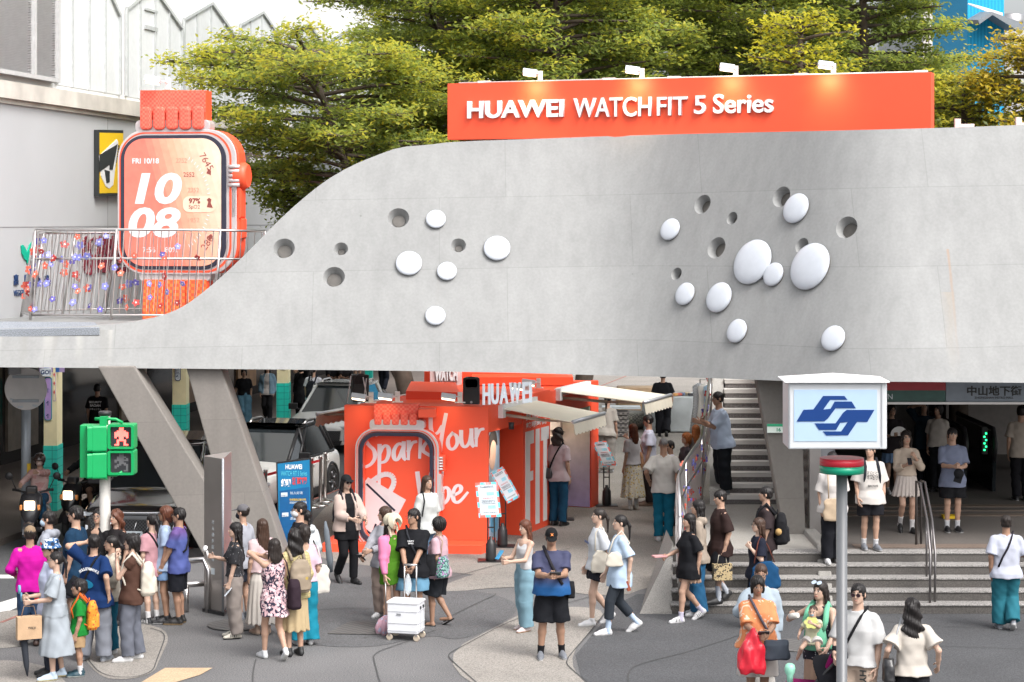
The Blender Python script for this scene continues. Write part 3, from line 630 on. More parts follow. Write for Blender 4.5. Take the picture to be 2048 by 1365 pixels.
# ================================================================ OBJECTS
SILV=M('watch_silver',(.62,.56,.56),.3,metal=.35,var=.03);RINGM=M('watch_ring',(.035,.035,.055),.25,var=.1)
STRAP=pattern('woven_strap',(.84,.09,.06),(.88,.17,.11),'check',26,rough=.7,bump=.3)
def floodlight(pos,aim=(0,1,-.4),s=1.,lab='',light=0.,side=1):
    pos=Vector(pos);t=empty('floodlight',pos,lab,'floodlight','white floodlights on the orange boards')
    mb=MB();mb.box(pos+Vector((0,0,.12*s)),(.10*s,.05*s,.22*s));mb.box(pos+Vector((0,.05*s,.012)),(.22*s,.12*s,.02));mb.build('bracket',WHITE,t,bevel=.006)
    h=pos+Vector((-.22*s*side,-.42*s,.17*s));mb=MB();mb.tube([pos+Vector((0,-.02,.14*s)),h+Vector((.1*s*side,.03,.0))],.014*s,6);mb.build('arm',WHITE,t)
    rot=Matrix.Rotation(R(-18),3,'X') @ Matrix.Rotation(R(8*side),3,'Y');mb=MB();mb.box(h,(.30*s,.16*s,.11*s),rot=rot);hd=mb.build('head',M('lamp_grey',(.62,.65,.68),.4),t,bevel=.012)
    mb=MB();mb.box(h+rot @ Vector((0,.01,-.058*s)),(.26*s,.12*s,.006*s),rot=rot);mb.build('lens',M('lamp_lens',(1.,.85,.6),.3,emit=(2. if light else .4)),hd)
    if light:
        l=bpy.data.lights.new('lamp','SPOT');l.energy=light;l.color=(1.,.72,.38);l.spot_size=R(105);l.spot_blend=1.;l.shadow_soft_size=.25
        o=bpy.data.objects.new('lamp',l);COL.objects.link(o);o.parent=t;o.location=h+rot @ Vector((0,.01,-.09*s))-pos
        o.rotation_euler=Vector(aim).to_track_quat('-Z','Y').to_euler()
# ---------------------------------------------------------------- long orange sign
A=at(895,280,38.0);B=at(1862,262,35.0);SG=Plane(A,(B.x-A.x,B.y-A.y,0));SGH=1.015
wS=math.hypot(B.x-A.x,B.y-A.y);t=empty('billboard',A,'long orange billboard with raised white lettering standing on top of the bridge wall','billboard')
mb=MB();SG.poly(mb,[(0,0),(wS,0),(wS,SGH),(0,SGH)],-.34,0);mb.build('board',ORANGE,t,bevel=.004)
mb=MB();x3=SG.hit(1283,275)[0];SG.poly(mb,[(x3,-.6),(wS,-.6),(wS,0),(x3,0)],-.3,-.02);mb.build('lower_board',ORANGE,t)
LETTER=M('letter_white',(.82,.82,.83),.35,var=.02)
def sign_word(body,x0p,x1p,yb,cap,bold):
    a=SG.hit(x0p,yb);b_=SG.hit(x1p,yb-6);text('lettering',body,SG,a[0],a[1],cap,LETTER,t,.004,.035,bold,width=b_[0]-a[0],height=None)
a0=SG.hit(937,238);a1=SG.hit(1129,234);h0=.36
o=text('lettering','HUAWEI',SG,a0[0],a0[1]+.0,.4,LETTER,t,.004,.035,.011,width=a1[0]-a0[0],height=SG.hit(937,203)[1]-a0[1],rot=R(.0))
for body,xa,xb,yb,yt,bd in (('WATCH',1149,1304,236,197,.004),('FIT',1316,1376,232,195,.004),('5',1390,1413,229,192,.006),('Series',1428,1548,228,189,.007)):
    p0=SG.hit(xa,yb);p1=SG.hit(xb,yb);text('lettering',body,SG,p0[0],p0[1],.4,LETTER,t,.004,.035,bd,width=p1[0]-p0[0],height=SG.hit(xa,yt)[1]-p0[1])
for i,(px,lab) in enumerate(((1076,'white floodlight on the orange billboard above the first words'),(1280,'white floodlight on the billboard near its middle left'),(1468,'white floodlight on the billboard above the word Series'),(1664,'white floodlight nearest the right end of the billboard'))):
    x=SG.hit(px,160)[0];floodlight(SG.p(x,SGH,-.12),aim=SG.n*-.75+Vector((0,0,-.65)),s=.85,lab=lab,light=30.)
mb=MB()
for px in (965,1215,1345,1600,1840): x=SG.hit(px,160)[0];mb.box(SG.p(x,SGH+.02,-.1),(.22,.12,.04),rz=-.3)
mb.tube([SG.p(.2,SGH+.012,-.05),SG.p(wS*.5,SGH+.012,-.06),SG.p(wS-.2,SGH+.012,-.05)],.012,5);mb.build('cable_clips',WHITE,t)
for px,py in ((1923,250),(2046,247)):
    p_=wall_pt(px,py);mb=MB();mb.box(p_+Vector((0,.3,.03)),(.09,.09,.16));mb.box(p_+Vector((.14,.3,.0)),(.24,.1,.05));tag(mb.build('mounting_block',M('pale_block',(.75,.55,.5),.5)),'small pale mounting block on top of the bridge wall '+('by the billboard end' if px < 2000 else 'at the right edge of view'),'bracket')
# ---------------------------------------------------------------- giant watch prop
def rr_px(P,l,t_,r,b,rad,n=8):
    x0,y0=P.hit(l,b);x1,y1=P.hit(r,t_);return rrect(x1-x0,y1-y0,rad,n,(x0+x1)/2,(y0+y1)/2)
WP=Plane(at(358,630,37.6),(math.cos(.16),-math.sin(.16),0));t=empty('giant_watch',WP.p(0,0),'giant orange wristwatch model showing ten past ten on its screen, standing on the bridge deck','watch model')
mb=MB();mb.mat(0);WP.poly(mb,[WP.hit(*q) for q in ((280,250),(412,250),(412,181),(280,181))],-.34,.0);ST0=mb.build('strap',ORANGE,t,bevel=.01)
mb=MB();l,b=WP.hit(281,226);r,tt=WP.hit(411,182);WP.poly(mb,[(l,b),(r,b),(r,tt),(l,tt)],.001,.02);mb.build('weave',STRAP,ST0)
mb=MB()
z0=WP.hit(345,260)[1];z1=WP.hit(345,214)[1]
for i in range(5): WP.poly(mb,rrect((r-l)/5.5,z1-z0,.07,5,l+(r-l)*(i+.5)/5,(z0+z1)/2),.0,.09)
mb.build('strap_loop',STRAP,ST0,bevel=.04)
mb=MB();WP.poly(mb,[WP.hit(*q) for q in ((284,640),(416,640),(416,555),(284,555))],-.3,-.02);ST1=mb.build('strap',ORANGE,t)
mb=MB();l2,b2=WP.hit(285,640);r2,t2=WP.hit(415,560)
for i in range(3): WP.poly(mb,[(l2+(r2-l2)*(i/3+.01),b2),(l2+(r2-l2)*((i+1)/3-.01),b2),(l2+(r2-l2)*((i+1)/3-.01),t2),(l2+(r2-l2)*(i/3+.01),t2)],-.019,.01)
mb.build('weave',pattern('mesh_strap',(.86,.22,.05),(.88,.10,.04),'check',18,rough=.7),ST1)
mb=MB();WP.poly(mb,rr_px(WP,271,240,420,266,.09),-.3,.02);mb.build('lug',SILV,t,bevel=.01);mb=MB();WP.poly(mb,rr_px(WP,278,542,420,562,.06),-.3,.0);mb.build('lug',SILV,t,bevel=.01)
mb=MB();WP.poly(mb,rr_px(WP,237,260,478,548,.52),-.42,.0);mb.build('case',ORANGE,t,bevel=.015)
mb=MB();WP.poly(mb,rr_px(WP,236,259,474,549,.52,12),.001,.03);CASE=mb.build('bezel',SILV,t,bevel=.015)
mb=MB();WP.ring(mb,rr_px(WP,240,264,464,545,.48,12),rr_px(WP,243,267,460,541,.46,12),.0,.034);mb.build('accent_line',ORANGE,CASE)
mb=MB();WP.poly(mb,rr_px(WP,243,270,454,539,.44,12),.03,.05);mb.build('screen_ring',RINGM,t,bevel=.01)
SCR=M('screen_print',(.85,.3,.18),.3);n,p,mx_=basecol_nodes(SCR);tc=next(x for x in n.nodes if x.type == 'TEX_COORD')
sp_=n.nodes.new('ShaderNodeSeparateXYZ');n.links.new(tc.outputs['Object'],sp_.inputs[0]);mm=n.nodes.new('ShaderNodeMath');mm.operation='MULTIPLY_ADD';mm.inputs[1].default_value=.28;n.links.new(sp_.outputs['Z'],mm.inputs[0]);n.links.new(sp_.outputs['X'],mm.inputs[2])
wv_=n.nodes.new('ShaderNodeMath');wv_.operation='SNAP';wv_.inputs[1].default_value=.13;n.links.new(mm.outputs[0],wv_.inputs[0]);rm=n.nodes.new('ShaderNodeValToRGB');mr_=n.nodes.new('ShaderNodeMapRange');mr_.inputs['From Min'].default_value=-.65;mr_.inputs['From Max'].default_value=1.5;n.links.new(wv_.outputs[0],mr_.inputs['Value']);n.links.new(mr_.outputs[0],rm.inputs[0]);n.links.new(rm.outputs[0],mx_.inputs[0])
rm.color_ramp.elements[0].color=(.82,.20,.15,1);rm.color_ramp.elements[1].color=(.86,.66,.52,1);e_=rm.color_ramp.elements.new(.38);e_.color=(.85,.19,.14,1);e_=rm.color_ramp.elements.new(.62);e_.color=(.86,.40,.27,1)
mb=MB();WP.poly(mb,rr_px(WP,251,277,444,532,.36,12),.05,.06);SCREEN=mb.build('screen',SCR,t)
PALEW=M('screen_white',(.80,.72,.74),.4,var=.02);BROWN=M('screen_brown',(.25,.06,.05),.4);PEACH=M('screen_peach',(.75,.30,.22),.4)
def wt(body,l,b,r,tp,mat,bold=0.,shear=0.,rot=0.):
    a=WP.hit(l,b);c=WP.hit(r,tp);text('lettering',body,WP,a[0],a[1],.2,mat,SCREEN,.06,.002,bold,shear,width=(c[0]-a[0]),height=c[1]-a[1],rot=rot)
wt('FRI 10/18',267,328,320,317,PALEW,.004);wt('10',272,409,366,346,PALEW,.007,.18);wt('08',259,476,363,415,PALEW,.007,.18)
for s_,x,y,mt in (('2752',354,326,PEACH),('2552',369,354,BROWN),('2352',378,385,PEACH),('1952',379,445,PEACH),('1752',371,475,PEACH)): wt(s_,x,y,x+22,y-9,mt)
mb=MB();WP.poly(mb,rr_px(WP,368,393,434,425,.12),.061,.066);mb.build('pill',M('pill_cream',(.85,.60,.45),.4),SCREEN)
a=WP.hit(380,408);text('lettering','97%',WP,a[0],a[1],.1,BROWN,SCREEN,.067,.001,.004,width=WP.hit(403,408)[0]-a[0]);a=WP.hit(380,420);text('lettering','SpO2',WP,a[0],a[1],.1,BROWN,SCREEN,.067,.001,width=WP.hit(402,408)[0]-a[0])
wt('7:56',288,505,313,495,PALEW);wt('80%',332,505,356,495,PALEW)
mb=MB();WP.poly(mb,[WP.hit(*q) for q in ((416,415),(419,404),(416,400),(420,396),(425,399),(424,407),(428,416))],.067,.07);WP.poly(mb,[WP.hit(*q) for q in ((415,347),(424,351),(424,342),(419,338))],.06,.064);WP.poly(mb,[WP.hit(*q) for q in ((417,474),(422,481),(428,474),(424,468))],.06,.064);mb.build('icon',BROWN,SCREEN)
a=WP.hit(400,312);text('lettering','7645',WP,a[0],a[1],.1,BROWN,SCREEN,.06,.001,width=.33,rot=R(-58));a=WP.hit(414,502);text('lettering','280',WP,a[0],a[1],.1,BROWN,SCREEN,.06,.001,width=.26,rot=R(55))
a=WP.hit(366,527);text('lettering','Altitude',WP,a[0],a[1],.1,PEACH,SCREEN,.06,.001,width=.36,rot=R(48))
mb=MB()
for k in range(25):
    an=R(-62+124*k/24);cx_,cy_=WP.hit(345,405);r0=.62+.06;mb.prism([WP.p(cx_+math.cos(an+s1*.008)*rr_,cy_+math.sin(an+s1*.008)*rr_*1.25,.061) for rr_,s1 in ((r0,-1),(r0+.05,-1),(r0+.05,1),(r0,1))],WP.n*.003)
mb.build('dial_markings',PALEW,SCREEN)
mb=MB();l,b=WP.hit(459,375);r,tt=WP.hit(487,329);
mb.lathe(WP.p((l+r)/2-.04,(b+tt)/2,-.15),[(.2,-.05),(.24,0),(.24,.16),(.2,.22)],24,WP.x);CR=mb.build('crown',ORANGE,t)
mb=MB()
for i in range(5): z=b+(tt-b)*(i+.5)/5;mb.tube([WP.p(l,z,.05),WP.p(l+.2,z,.05)],.035,8)
mb.build('ridge',SILV,CR)
mb=MB();WP.poly(mb,rr_px(WP,466,376,482,438,.05),-.3,.0);WP.poly(mb,rr_px(WP,462,437,484,478,.04),-.3,-.05);mb.build('button',ORANGE,t,bevel=.01);mb=MB();WP.poly(mb,rr_px(WP,459,378,472,435,.05),.0,.03);WP.poly(mb,rr_px(WP,462,440,474,476,.04),-.049,.02);mb.build('button',SILV,t)
floodlight(at(336,181,37.9),s=.95,lab='white floodlight on top of the giant watch strap')
# ---------------------------------------------------------------- flowered railings
FLO=[M('flower_coral',(.80,.16,.10),.6),M('flower_red',(.42,.035,.03),.6),M('flower_blue',(.22,.23,.62),.6),M('flower_violet',(.12,.10,.38),.6)]
def flower(p,r,rg,parent,mat):
    q=Euler((rg.uniform(-.6,.6)+1.57,rg.uniform(-.5,.5),rg.uniform(-.9,.9))).to_matrix();mb=MB();vs=[];n_=30
    for k in range(n_): a=2*math.pi*k/n_;rr_=r*(.62+.38*abs(math.cos(a*2.5)));vs.append(p+q @ Vector((rr_*math.cos(a),rr_*math.sin(a),0)))
    mb.prism(vs,q @ Vector((0,0,.008)));mb.mat(1);mb.lathe(p+q @ Vector((0,0,-.004)),[(r*.22,0),(r*.22,.018)],8,q @ Vector((0,0,1)));mb.build('flower',[mat,M('flower_eye',(.75,.72,.7),.6)],parent)
def rail_run(t,path,h,n_bars,bar_r=.009,rail_r=.022,mid=None,lean=(0,0)):
    P=[Vector(p) for p in path];L_=[0]
    for a,b in zip(P,P[1:]): L_.append(L_[-1]+(b-a).length)
    def at_(s):
        for i in range(len(P)-1):
            if s <= L_[i+1]+1e-6: return P[i].lerp(P[i+1],(s-L_[i])/max(1e-6,L_[i+1]-L_[i]))
        return P[-1]
    up=Vector((lean[0],lean[1],1));ts=MB();ts.tube([p+up*h for p in P],rail_r,8);ts.build('top_rail',STEEL,t)
    bs=MB();bs.tube([p+up*.08 for p in P],rail_r*.8,8)
    if mid: bs.tube([p+up*h*mid for p in P],rail_r*.9,8)
    bs.build('lower_rail',STEEL,t)
    ms=MB()
    for k in range(n_bars): q=at_(L_[-1]*(k+.5)/n_bars);ms.tube([q+up*.08,q+up*h],bar_r,5,False)
    ms.build('balusters',STEEL,t)
    for p in P: ps=MB();ps.tube([p,p+up*h],rail_r*1.1,8);ps.build('post',STEEL,t)
    return at_,L_[-1],up
rg=random.Random(3);zd2=zd
t=empty('flowered_railing',at(250,640,36.4),'stainless railing with hanging coral and blue flowers round the bridge deck','railing')
Lp=lambda px,py,Y: at(px,py,Y)
f1=[Lp(60,640,36.5),Lp(222,640,36.3),Lp(430,640,36.6)]
f2=[Lp(60,640,36.5),at(42,634,37.6),at(125,629,38.8),at(210,627,39.1),at(330,627,39.2),at(430,629,39.2)]
aA,LA,uA=rail_run(t,[f1[0],f1[1],f1[2],Lp(520,640,37.0)],1.56,32,mid=.68,lean=(.06,0))
aB,LB,uB=rail_run(t,f2,1.50,44,mid=.68,lean=(.16,0),bar_r=.008)
for k in range(56): s=rg.random()*LB*.95;flower(aB(s)+uB*rg.uniform(.15,1.35)+Vector((0,-.03,0)),rg.uniform(.065,.09),rg,t,FLO[rg.randrange(4)])
for k in range(42): s=LA*rg.random() ** 1.3*.78;flower(aA(s)+uA*rg.uniform(.15,1.45)+Vector((0,-.03,0)),rg.uniform(.05,.075),rg,t,FLO[rg.choice((0,0,1,2,2,3))])
mb=MB()
for k in range(26): s=LA*.75*(k+.5)/26;p_=aA(s);mb.tube([p_+uA*1.5+Vector((0,-.02,0)),p_+uA*.75+Vector((rg.uniform(-.04,.04),-.03,0)),p_+uA*.15+Vector((0,-.02,0))],.004,3,False)
mb.build('string',M('garland_string',(.7,.66,.64),.5),t)
# ---------------------------------------------------------------- stairs, landing and entrance
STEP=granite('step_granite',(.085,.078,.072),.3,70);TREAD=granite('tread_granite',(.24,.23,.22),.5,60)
st=empty('entrance_steps',(6,30.3,0),'five speckled granite steps leading up to the metro entrance and landing','steps')
SY=[30.35+.27*i for i in range(5)];SZ=.145
def stepbox(x0,x1,i,name='step',sh=0.):
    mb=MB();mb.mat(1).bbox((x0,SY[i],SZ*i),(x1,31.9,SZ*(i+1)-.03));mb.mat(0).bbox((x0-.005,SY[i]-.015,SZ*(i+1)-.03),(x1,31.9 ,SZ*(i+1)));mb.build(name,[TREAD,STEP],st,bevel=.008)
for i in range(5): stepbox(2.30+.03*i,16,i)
PZ=SZ*5
mb=MB();mb.prism([(2.44,31.72,.0),(4.75,31.72,0),(4.75,37.6,0),(3.4,37.6,0),(3.2,36.6,.0),(2.72,33.6,.0)],(0,0,PZ+.004));mb.build('landing',granite('landing_granite',(.30,.285,.26),.18,90),st)
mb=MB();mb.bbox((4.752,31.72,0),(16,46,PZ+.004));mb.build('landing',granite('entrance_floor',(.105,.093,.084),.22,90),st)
mb=MB();mb.bbox((5.2,31.8,PZ+.005),(16,32.15,PZ+.012));mb.build('tactile_strip',pattern('tactile_brown',(.10,.075,.06),(.20,.15,.12),'check',30,rough=.7),st)
CHK=granite('cheek_granite',(.225,.215,.20),.25,80)
mb=MB();mb.add([(1.84,30.35,0),(2.31,30.32,.0),(2.31,30.34,.05),(2.44,31.75,.80),(2.44,33.2,.80),(2.25,33.4,0),(2.02,31.9,0),(2.31,31.8,0)],[(0,2,3,6),(0,1,2),(6,3,4,5),(1,7,3,2)]);mb.build('cheek',CHK,st)
c0=Vector((4.42,30.18,0));mb=MB();mb.prism([c0,c0+Vector((.2,1.6,.80)),c0+Vector((.2,3.2,.80)),c0+Vector((.2,3.2,0))],(.2,0,0));mb.build('cheek',CHK,st,bevel=.02)
fl=empty('staircase',(4.2,36.6,PZ),'narrow granite staircase climbing up to the bridge deck','staircase')
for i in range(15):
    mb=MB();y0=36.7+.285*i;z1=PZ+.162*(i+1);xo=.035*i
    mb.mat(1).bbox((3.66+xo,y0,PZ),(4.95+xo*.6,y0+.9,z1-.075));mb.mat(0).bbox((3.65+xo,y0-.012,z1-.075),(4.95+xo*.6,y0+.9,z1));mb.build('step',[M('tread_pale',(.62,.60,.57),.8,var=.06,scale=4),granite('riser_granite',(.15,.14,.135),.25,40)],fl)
mb=MB();mb.prism([Vector((3.45,36.6,PZ)),Vector((3.45,36.7,PZ+.25)),Vector((3.97,41.2,3.25)),Vector((3.97,41.2,PZ))],(.2,0,0));mb.build('stringer',granite('stringer_stone',(.34,.33,.31),.15,80),fl)
t=empty('flowered_railing',(2.5,31,0),'stainless stair railing hung with red and violet flowers, curving up beside the granite staircase','railing')
pth=[(2.44,30.5,.25),(2.5,31.5,PZ),(2.78,33.6,PZ),(3.30,36.6,PZ+.05),(3.62,38.4,PZ+.95),(3.86,40.6,PZ+2.2)]
aC,LC,uC=rail_run(t,pth,1.13,58,mid=.62,rail_r=.026)
for k in range(96): s=LC*rg.uniform(.16,.97);flower(aC(s)+uC*rg.uniform(.12,1.05)+Vector((-.04,-.03,0)),rg.uniform(.055,.08),rg,t,FLO[rg.choice((0,1,1,2,3))])
mb=MB()
for k in range(60): s=LC*(k+.5)/60;p_=aC(s)+Vector((-.035,-.02,0));mb.tube([p_+uC*1.1,p_+uC*.6+Vector((rg.uniform(-.03,.03),0,0)),p_+uC*.12],.006,3,False)
mb.build('string',MATS['garland_string'],t);mb=MB()
for a,b in (((2.56,30.45,.9),(2.46,31.55,PZ+.62)),((2.62,30.45,.0),(2.62,30.45,.92)),((2.62,30.45,.92),(2.5,31.5,PZ+.95))): mb.tube([a,b],.024,8)
mb.build('handrail',STEEL,t)
# metro entrance room
en=empty('metro_entrance',(7.5,33.4,PZ),'dark metro station entrance with lettered header band under the bridge','entrance')
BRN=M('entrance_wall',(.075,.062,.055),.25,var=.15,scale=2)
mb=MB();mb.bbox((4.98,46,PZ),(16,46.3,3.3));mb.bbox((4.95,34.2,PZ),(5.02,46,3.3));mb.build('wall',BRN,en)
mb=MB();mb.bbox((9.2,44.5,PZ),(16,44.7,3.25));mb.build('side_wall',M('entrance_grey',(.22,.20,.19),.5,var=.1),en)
mb=MB();mb.bbox((4.72,33.30,PZ),(4.90,33.5,3.2));mb.build('jamb',STEEL,en);mb=MB();mb.bbox((4.905,33.42,PZ),(5.1,33.6,3.2));mb.build('jamb_trim',GREYMET,en);mb=MB();mb.bbox((5.25,34.6,PZ),(5.32,34.7,3.0));mb.build('jamb_trim',GREYMET,en)
HP=Plane((4.9,33.25,0),(1,0,0));hz=lambda px,py: HP.hit(px,py)
def hpoly(name,pix,mat,d0=-.12,d1=0.): mb=MB();HP.poly(mb,[hz(*q) for q in pix],d0,d1);return mb.build(name,mat,en)
hb=hpoly('header_band',[(1600,804),(1891,804),(1891,764),(1600,764)],M('header_green',(.035,.10,.085),.4));hpoly('header_stripe',[(1600,781),(1891,781),(1891,764),(1600,764)],M('header_red',(.36,.03,.04),.4),0.001,.012)
hg=hpoly('header_band',[(1892,804),(2200,804),(2200,764),(1892,764)],M('header_grey',(.23,.27,.32),.4));hpoly('header_trim',[(1600,809),(2200,809),(2200,804.5),(1600,804.5)],STEEL,-.12,.03)
a=hz(1690,799);text('lettering','ZHONGSHAN',HP,a[0],a[1],.1,PALEB,hb,.001,.003,width=hz(1785,799)[0]-a[0],height=.085)
a=hz(1934,792);text('lettering','中山地下街',HP,a[0],a[1],.2,DK,hg,.001,.004,.005,width=hz(2043,792)[0]-a[0],height=.16);a=hz(1949,798);text('lettering','ZHONGSHAN METRO MALL',HP,a[0],a[1],.1,DK,hg,.001,.003,width=hz(2027,792)[0]-a[0])
mb=MB();mb.bbox((5.1,35.2,PZ+.005),(16,35.45,PZ+.016));mb.bbox((5.1,35.8,PZ+.005),(16,35.9,PZ+.016));mb.bbox((5.1,36.3,PZ+.005),(16,36.6,PZ+.016));mb.build('inner_step',M('inner_step',(.16,.12,.095),.6,var=.2,scale=3),en)
# escalator
es=empty('escalator',(8.6,38.6,PZ+.006),'escalator head with black handrails and green arrow inside the metro entrance','escalator')
for x in (8.25,8.78):
    mb=MB();mb.prism([(x,38.4,PZ+.006),(x,38.3,PZ+.9),(x,38.5,PZ+1.1),(x,41.5,PZ+1.1),(x,41.5,PZ+.006)],(.06,0,0));mb.build('balustrade',GLASS,es);mb=MB();mb.tube([(x+.03,38.4,PZ+.5),(x+.03,38.25,PZ+.9),(x+.03,38.45,PZ+1.15),(x+.03,41.5,PZ+1.15)],.045,8);mb.build('handrail',BLACK,es)
mb=MB();mb.box((8.62,38.3,PZ+.95),(.10,.05,.5));pn=mb.build('panel',BLACK,es);mb=MB()
for i in range(6): mb.box((8.62+(.02 if i % 2 else-.01),38.27,PZ+.78+.06*i),(.03,.01,.03))
mb.build('arrow_light',M('green_led',(.02,.9,.25),.4,emit=2.),pn)
mb=MB();mb.box((7.3,35.0,PZ+.03),(.25,.2,.05));tag(mb.build('wet_floor_marker',YEL),'yellow marker on the floor inside the metro entrance','marker')
# entrance handrail
for x,lab in ((6.08,'sloping steel handrail on the entrance steps, front rail'),(6.17,'sloping steel handrail on the entrance steps, rear rail beside it')):
    t=empty('handrail',(x,30.4,0),lab,'handrail');dx=(x-6.08)
    mb=MB();mb.tube([(x-.02,30.45+dx,.0),(x-.02,30.42+dx,.85),(x+.05,31.0+dx,1.25),(x+.08,31.7+dx,PZ+1.0),(x+.1,32.1+dx,PZ+.98),(x+.1,32.1+dx,PZ)],.019,9);mb.build('rail',M('dark_steel',(.16,.15,.15),.35,metal=.8),t)
    mb=MB();mb.tube([(x+.04,31.0+dx,.4),(x+.04,31.0+dx,1.24)],.016,8);mb.build('post',MATS['dark_steel'],t)
# exit number plate on the leg
t=empty('number_plate',at(1552,857,33.1),'small green and white plate with the number 16 on the dark concrete leg','sign');P=Plane(at(1552,857,33.12),(1,-.05,0))
mb=MB();P.poly(mb,[(-.14,-.07),(.13,-.07),(.115,.07),(-.14,.07)],0,.012);mb.build('plate',M('plate_pale',(.62,.70,.64),.5),t);mb=MB();P.poly(mb,[(-.14,.028),(.122,.028),(.115,.07),(-.14,.07)],.012,.016);mb.build('strip',M('plate_green',(.02,.33,.16),.5),t)
text('lettering','16',P,.01,-.05,.08,M('plate_ink',(.03,.25,.15),.5),t,.012,.002,.003,height=.06)
# ---------------------------------------------------------------- orange booth
C0=Vector((-.42,36.3,0));L0=Vector((-2.92,36.55,0));E0=Vector((1.71,42.0,0));BP=Plane(L0,C0-L0);SP=Plane(C0,E0-C0);BW=(C0-L0).length;SL=(E0-C0).length;BH=2.47
bo_=empty('booth',C0,'orange pop up booth with script lettering on its front wall and a recessed display side','booth')
mb=MB();PLZ=.15;o_=[BP.p(-.28,0,.55),BP.p(BW-.05,0,.55),BP.p(BW+.1,0,.15),BP.p(BW+.1,0,-.4),BP.p(-.28,0,-.4)];mb.prism(o_,(0,0,PLZ));mb.build('plinth',ORANGE,bo_,bevel=.006)
mb=MB();BP.poly(mb,[(0,PLZ),(BW,PLZ),(BW,BH),(0,BH)],-.22,0);mb.build('front_wall',ORANGE,bo_,bevel=.004)
mb=MB();bl=E0+(L0-C0);mb.prism([L0+Vector((0,.2,BH-.42)),C0+Vector((-.02,.2,BH-.42)),E0+Vector((0,0,BH-.42)),bl+Vector((0,0,BH-.42))],(0,0,.38));mb.build('roof',ORANGE,bo_)
mb=MB();SP.poly(mb,[(.0,BH-.45),(SL,BH-.45),(SL,BH+.02),(0,BH+.02)],-.1,.01);mb.build('fascia',ORANGE,bo_)
mb=MB();mb.prism([L0+Vector((.05,.2,0)),L0+Vector((.12,.2,0)),bl+Vector((.12,0,0)),bl+Vector((.05,0,0))],(0,0,BH-.42));mb.build('side_wall',ORANGE,bo_)
REDIN=M('booth_inside_red',(.42,.035,.025),.5)
def sbox(name,t0,t1,d0,d1,z0,z1,mat): mb=MB();SP.poly(mb,[(t0,z0),(t1,z0),(t1,z1),(t0,z1)],d0,d1);return mb.build(name,mat,bo_)
sbox('inner_wall',0.,3.0,-1.3,-1.2,0,2.05,REDIN)
sbox('inner_wall',3.2,6.0,-1.9,-1.8,0,2.05,M('booth_inside_pale',(.45,.38,.42),.6))
fit=sbox('display_block',1.7,3.15,-1.2,.03,0,BH+.06,ORANGE)
sbox('end_wall',5.62,SL,-1.9,.02,0,BH+.01,ORANGE)
LIL=M('lilac_panel',(.5,.42,.6),.6);n,p,mx_=basecol_nodes(LIL);tc=next(x for x in n.nodes if x.type == 'TEX_COORD');sp_=n.nodes.new('ShaderNodeSeparateXYZ');n.links.new(tc.outputs['Object'],sp_.inputs[0]);rm=n.nodes.new('ShaderNodeValToRGB');mr_=n.nodes.new('ShaderNodeMapRange');mr_.inputs['From Min'].default_value=.1;mr_.inputs['From Max'].default_value=2.1;n.links.new(sp_.outputs['Z'],mr_.inputs['Value']);n.links.new(mr_.outputs[0],rm.inputs[0]);n.links.new(rm.outputs[0],mx_.inputs[0])
rm.color_ramp.elements[0].color=(.40,.33,.58,1);rm.color_ramp.elements[1].color=(.20,.42,.34,1);e_=rm.color_ramp.elements.new(.75);e_.color=(.62,.52,.42,1);e_=rm.color_ramp.elements.new(.4);e_.color=(.48,.42,.50,1)  # warm band near the top is lamp glow painted into the panel colour
EP=Plane(SP.p(5.6,0,-1.7),SP.n);mb=MB();EP.poly(mb,[(0,.02),(1.7,.02),(1.7,2.04),(0,2.04)],.0,.02);lp=mb.build('display_panel',LIL,bo_)
for i in range(4):
    mb=MB();EP.poly(mb,rrect(.28,.2,.05,4,1.0,1.62-.3*i),.02,.16);mb.build('display_box',M('box_pale',(.60,.52,.48),.5),lp,bevel=.01)
mb=MB()
for i in range(4):
    for j in range(2): mb.tube([EP.p(.15,1.4-.05*i+.1*j,.2),EP.p(.86,1.66-.3*i+.06*j,.06)],.006,4)
mb.build('thread',M('thread',(.2,.15,.13),.6),lp);mb=MB();EP.poly(mb,rrect(.5,.32,.04,4,1.05,.62),.02,.1);mb.build('tray',M('tray',(.42,.38,.40),.8,bump=.6),lp)
for t_,d_,zz in ((4.5,-.5,2.0),(5.0,-1.0,2.0),(.5,.25,2.02)):
    l=bpy.data.lights.new('spot_lamp','SPOT');l.energy=14;l.color=(1.,.88,.72);l.spot_size=R(110);l.spot_blend=1.;l.shadow_soft_size=.08;o=bpy.data.objects.new('spot_lamp',l);COL.objects.link(o);o.parent=bo_;o.location=SP.p(t_,zz,d_)-C0;o.rotation_euler=(SP.x*.7+Vector((0,0,-.7)) if t_ > 1 else Vector((-.7,.2,-.7))).to_track_quat('-Z','Y').to_euler()
    mb=MB();mb.lathe(SP.p(t_,zz+.02,d_),[(.045,0),(.05,.12)],12);mb.build('spot_head',BLACK,bo_)
PORTRAIT=M('poster_blue',(.30,.40,.52),.4,var=.25,scale=3);po=sbox('poster_panel',.18,.84,-.16,-.1,0.05,2.04,PORTRAIT)
mb=MB();SP.poly(mb,smooth_poly([(.30,1.55),(.32,1.8),(.45,1.95),(.60,1.9),(.66,1.7),(.62,1.45),(.52,1.3),(.36,1.36)],2),-.099,-.094);mb.build('face_print',M('print_skin',(.55,.36,.28),.5,var=.2,scale=6),po)
mb=MB();SP.poly(mb,smooth_poly([(.26,1.6),(.28,1.9),(.45,2.03),(.66,1.98),(.72,1.7),(.64,1.78),(.5,1.86),(.36,1.76),(.32,1.5)],2),-.093,-.088);mb.build('hair_print',M('print_hair',(.03,.025,.025),.5),po)
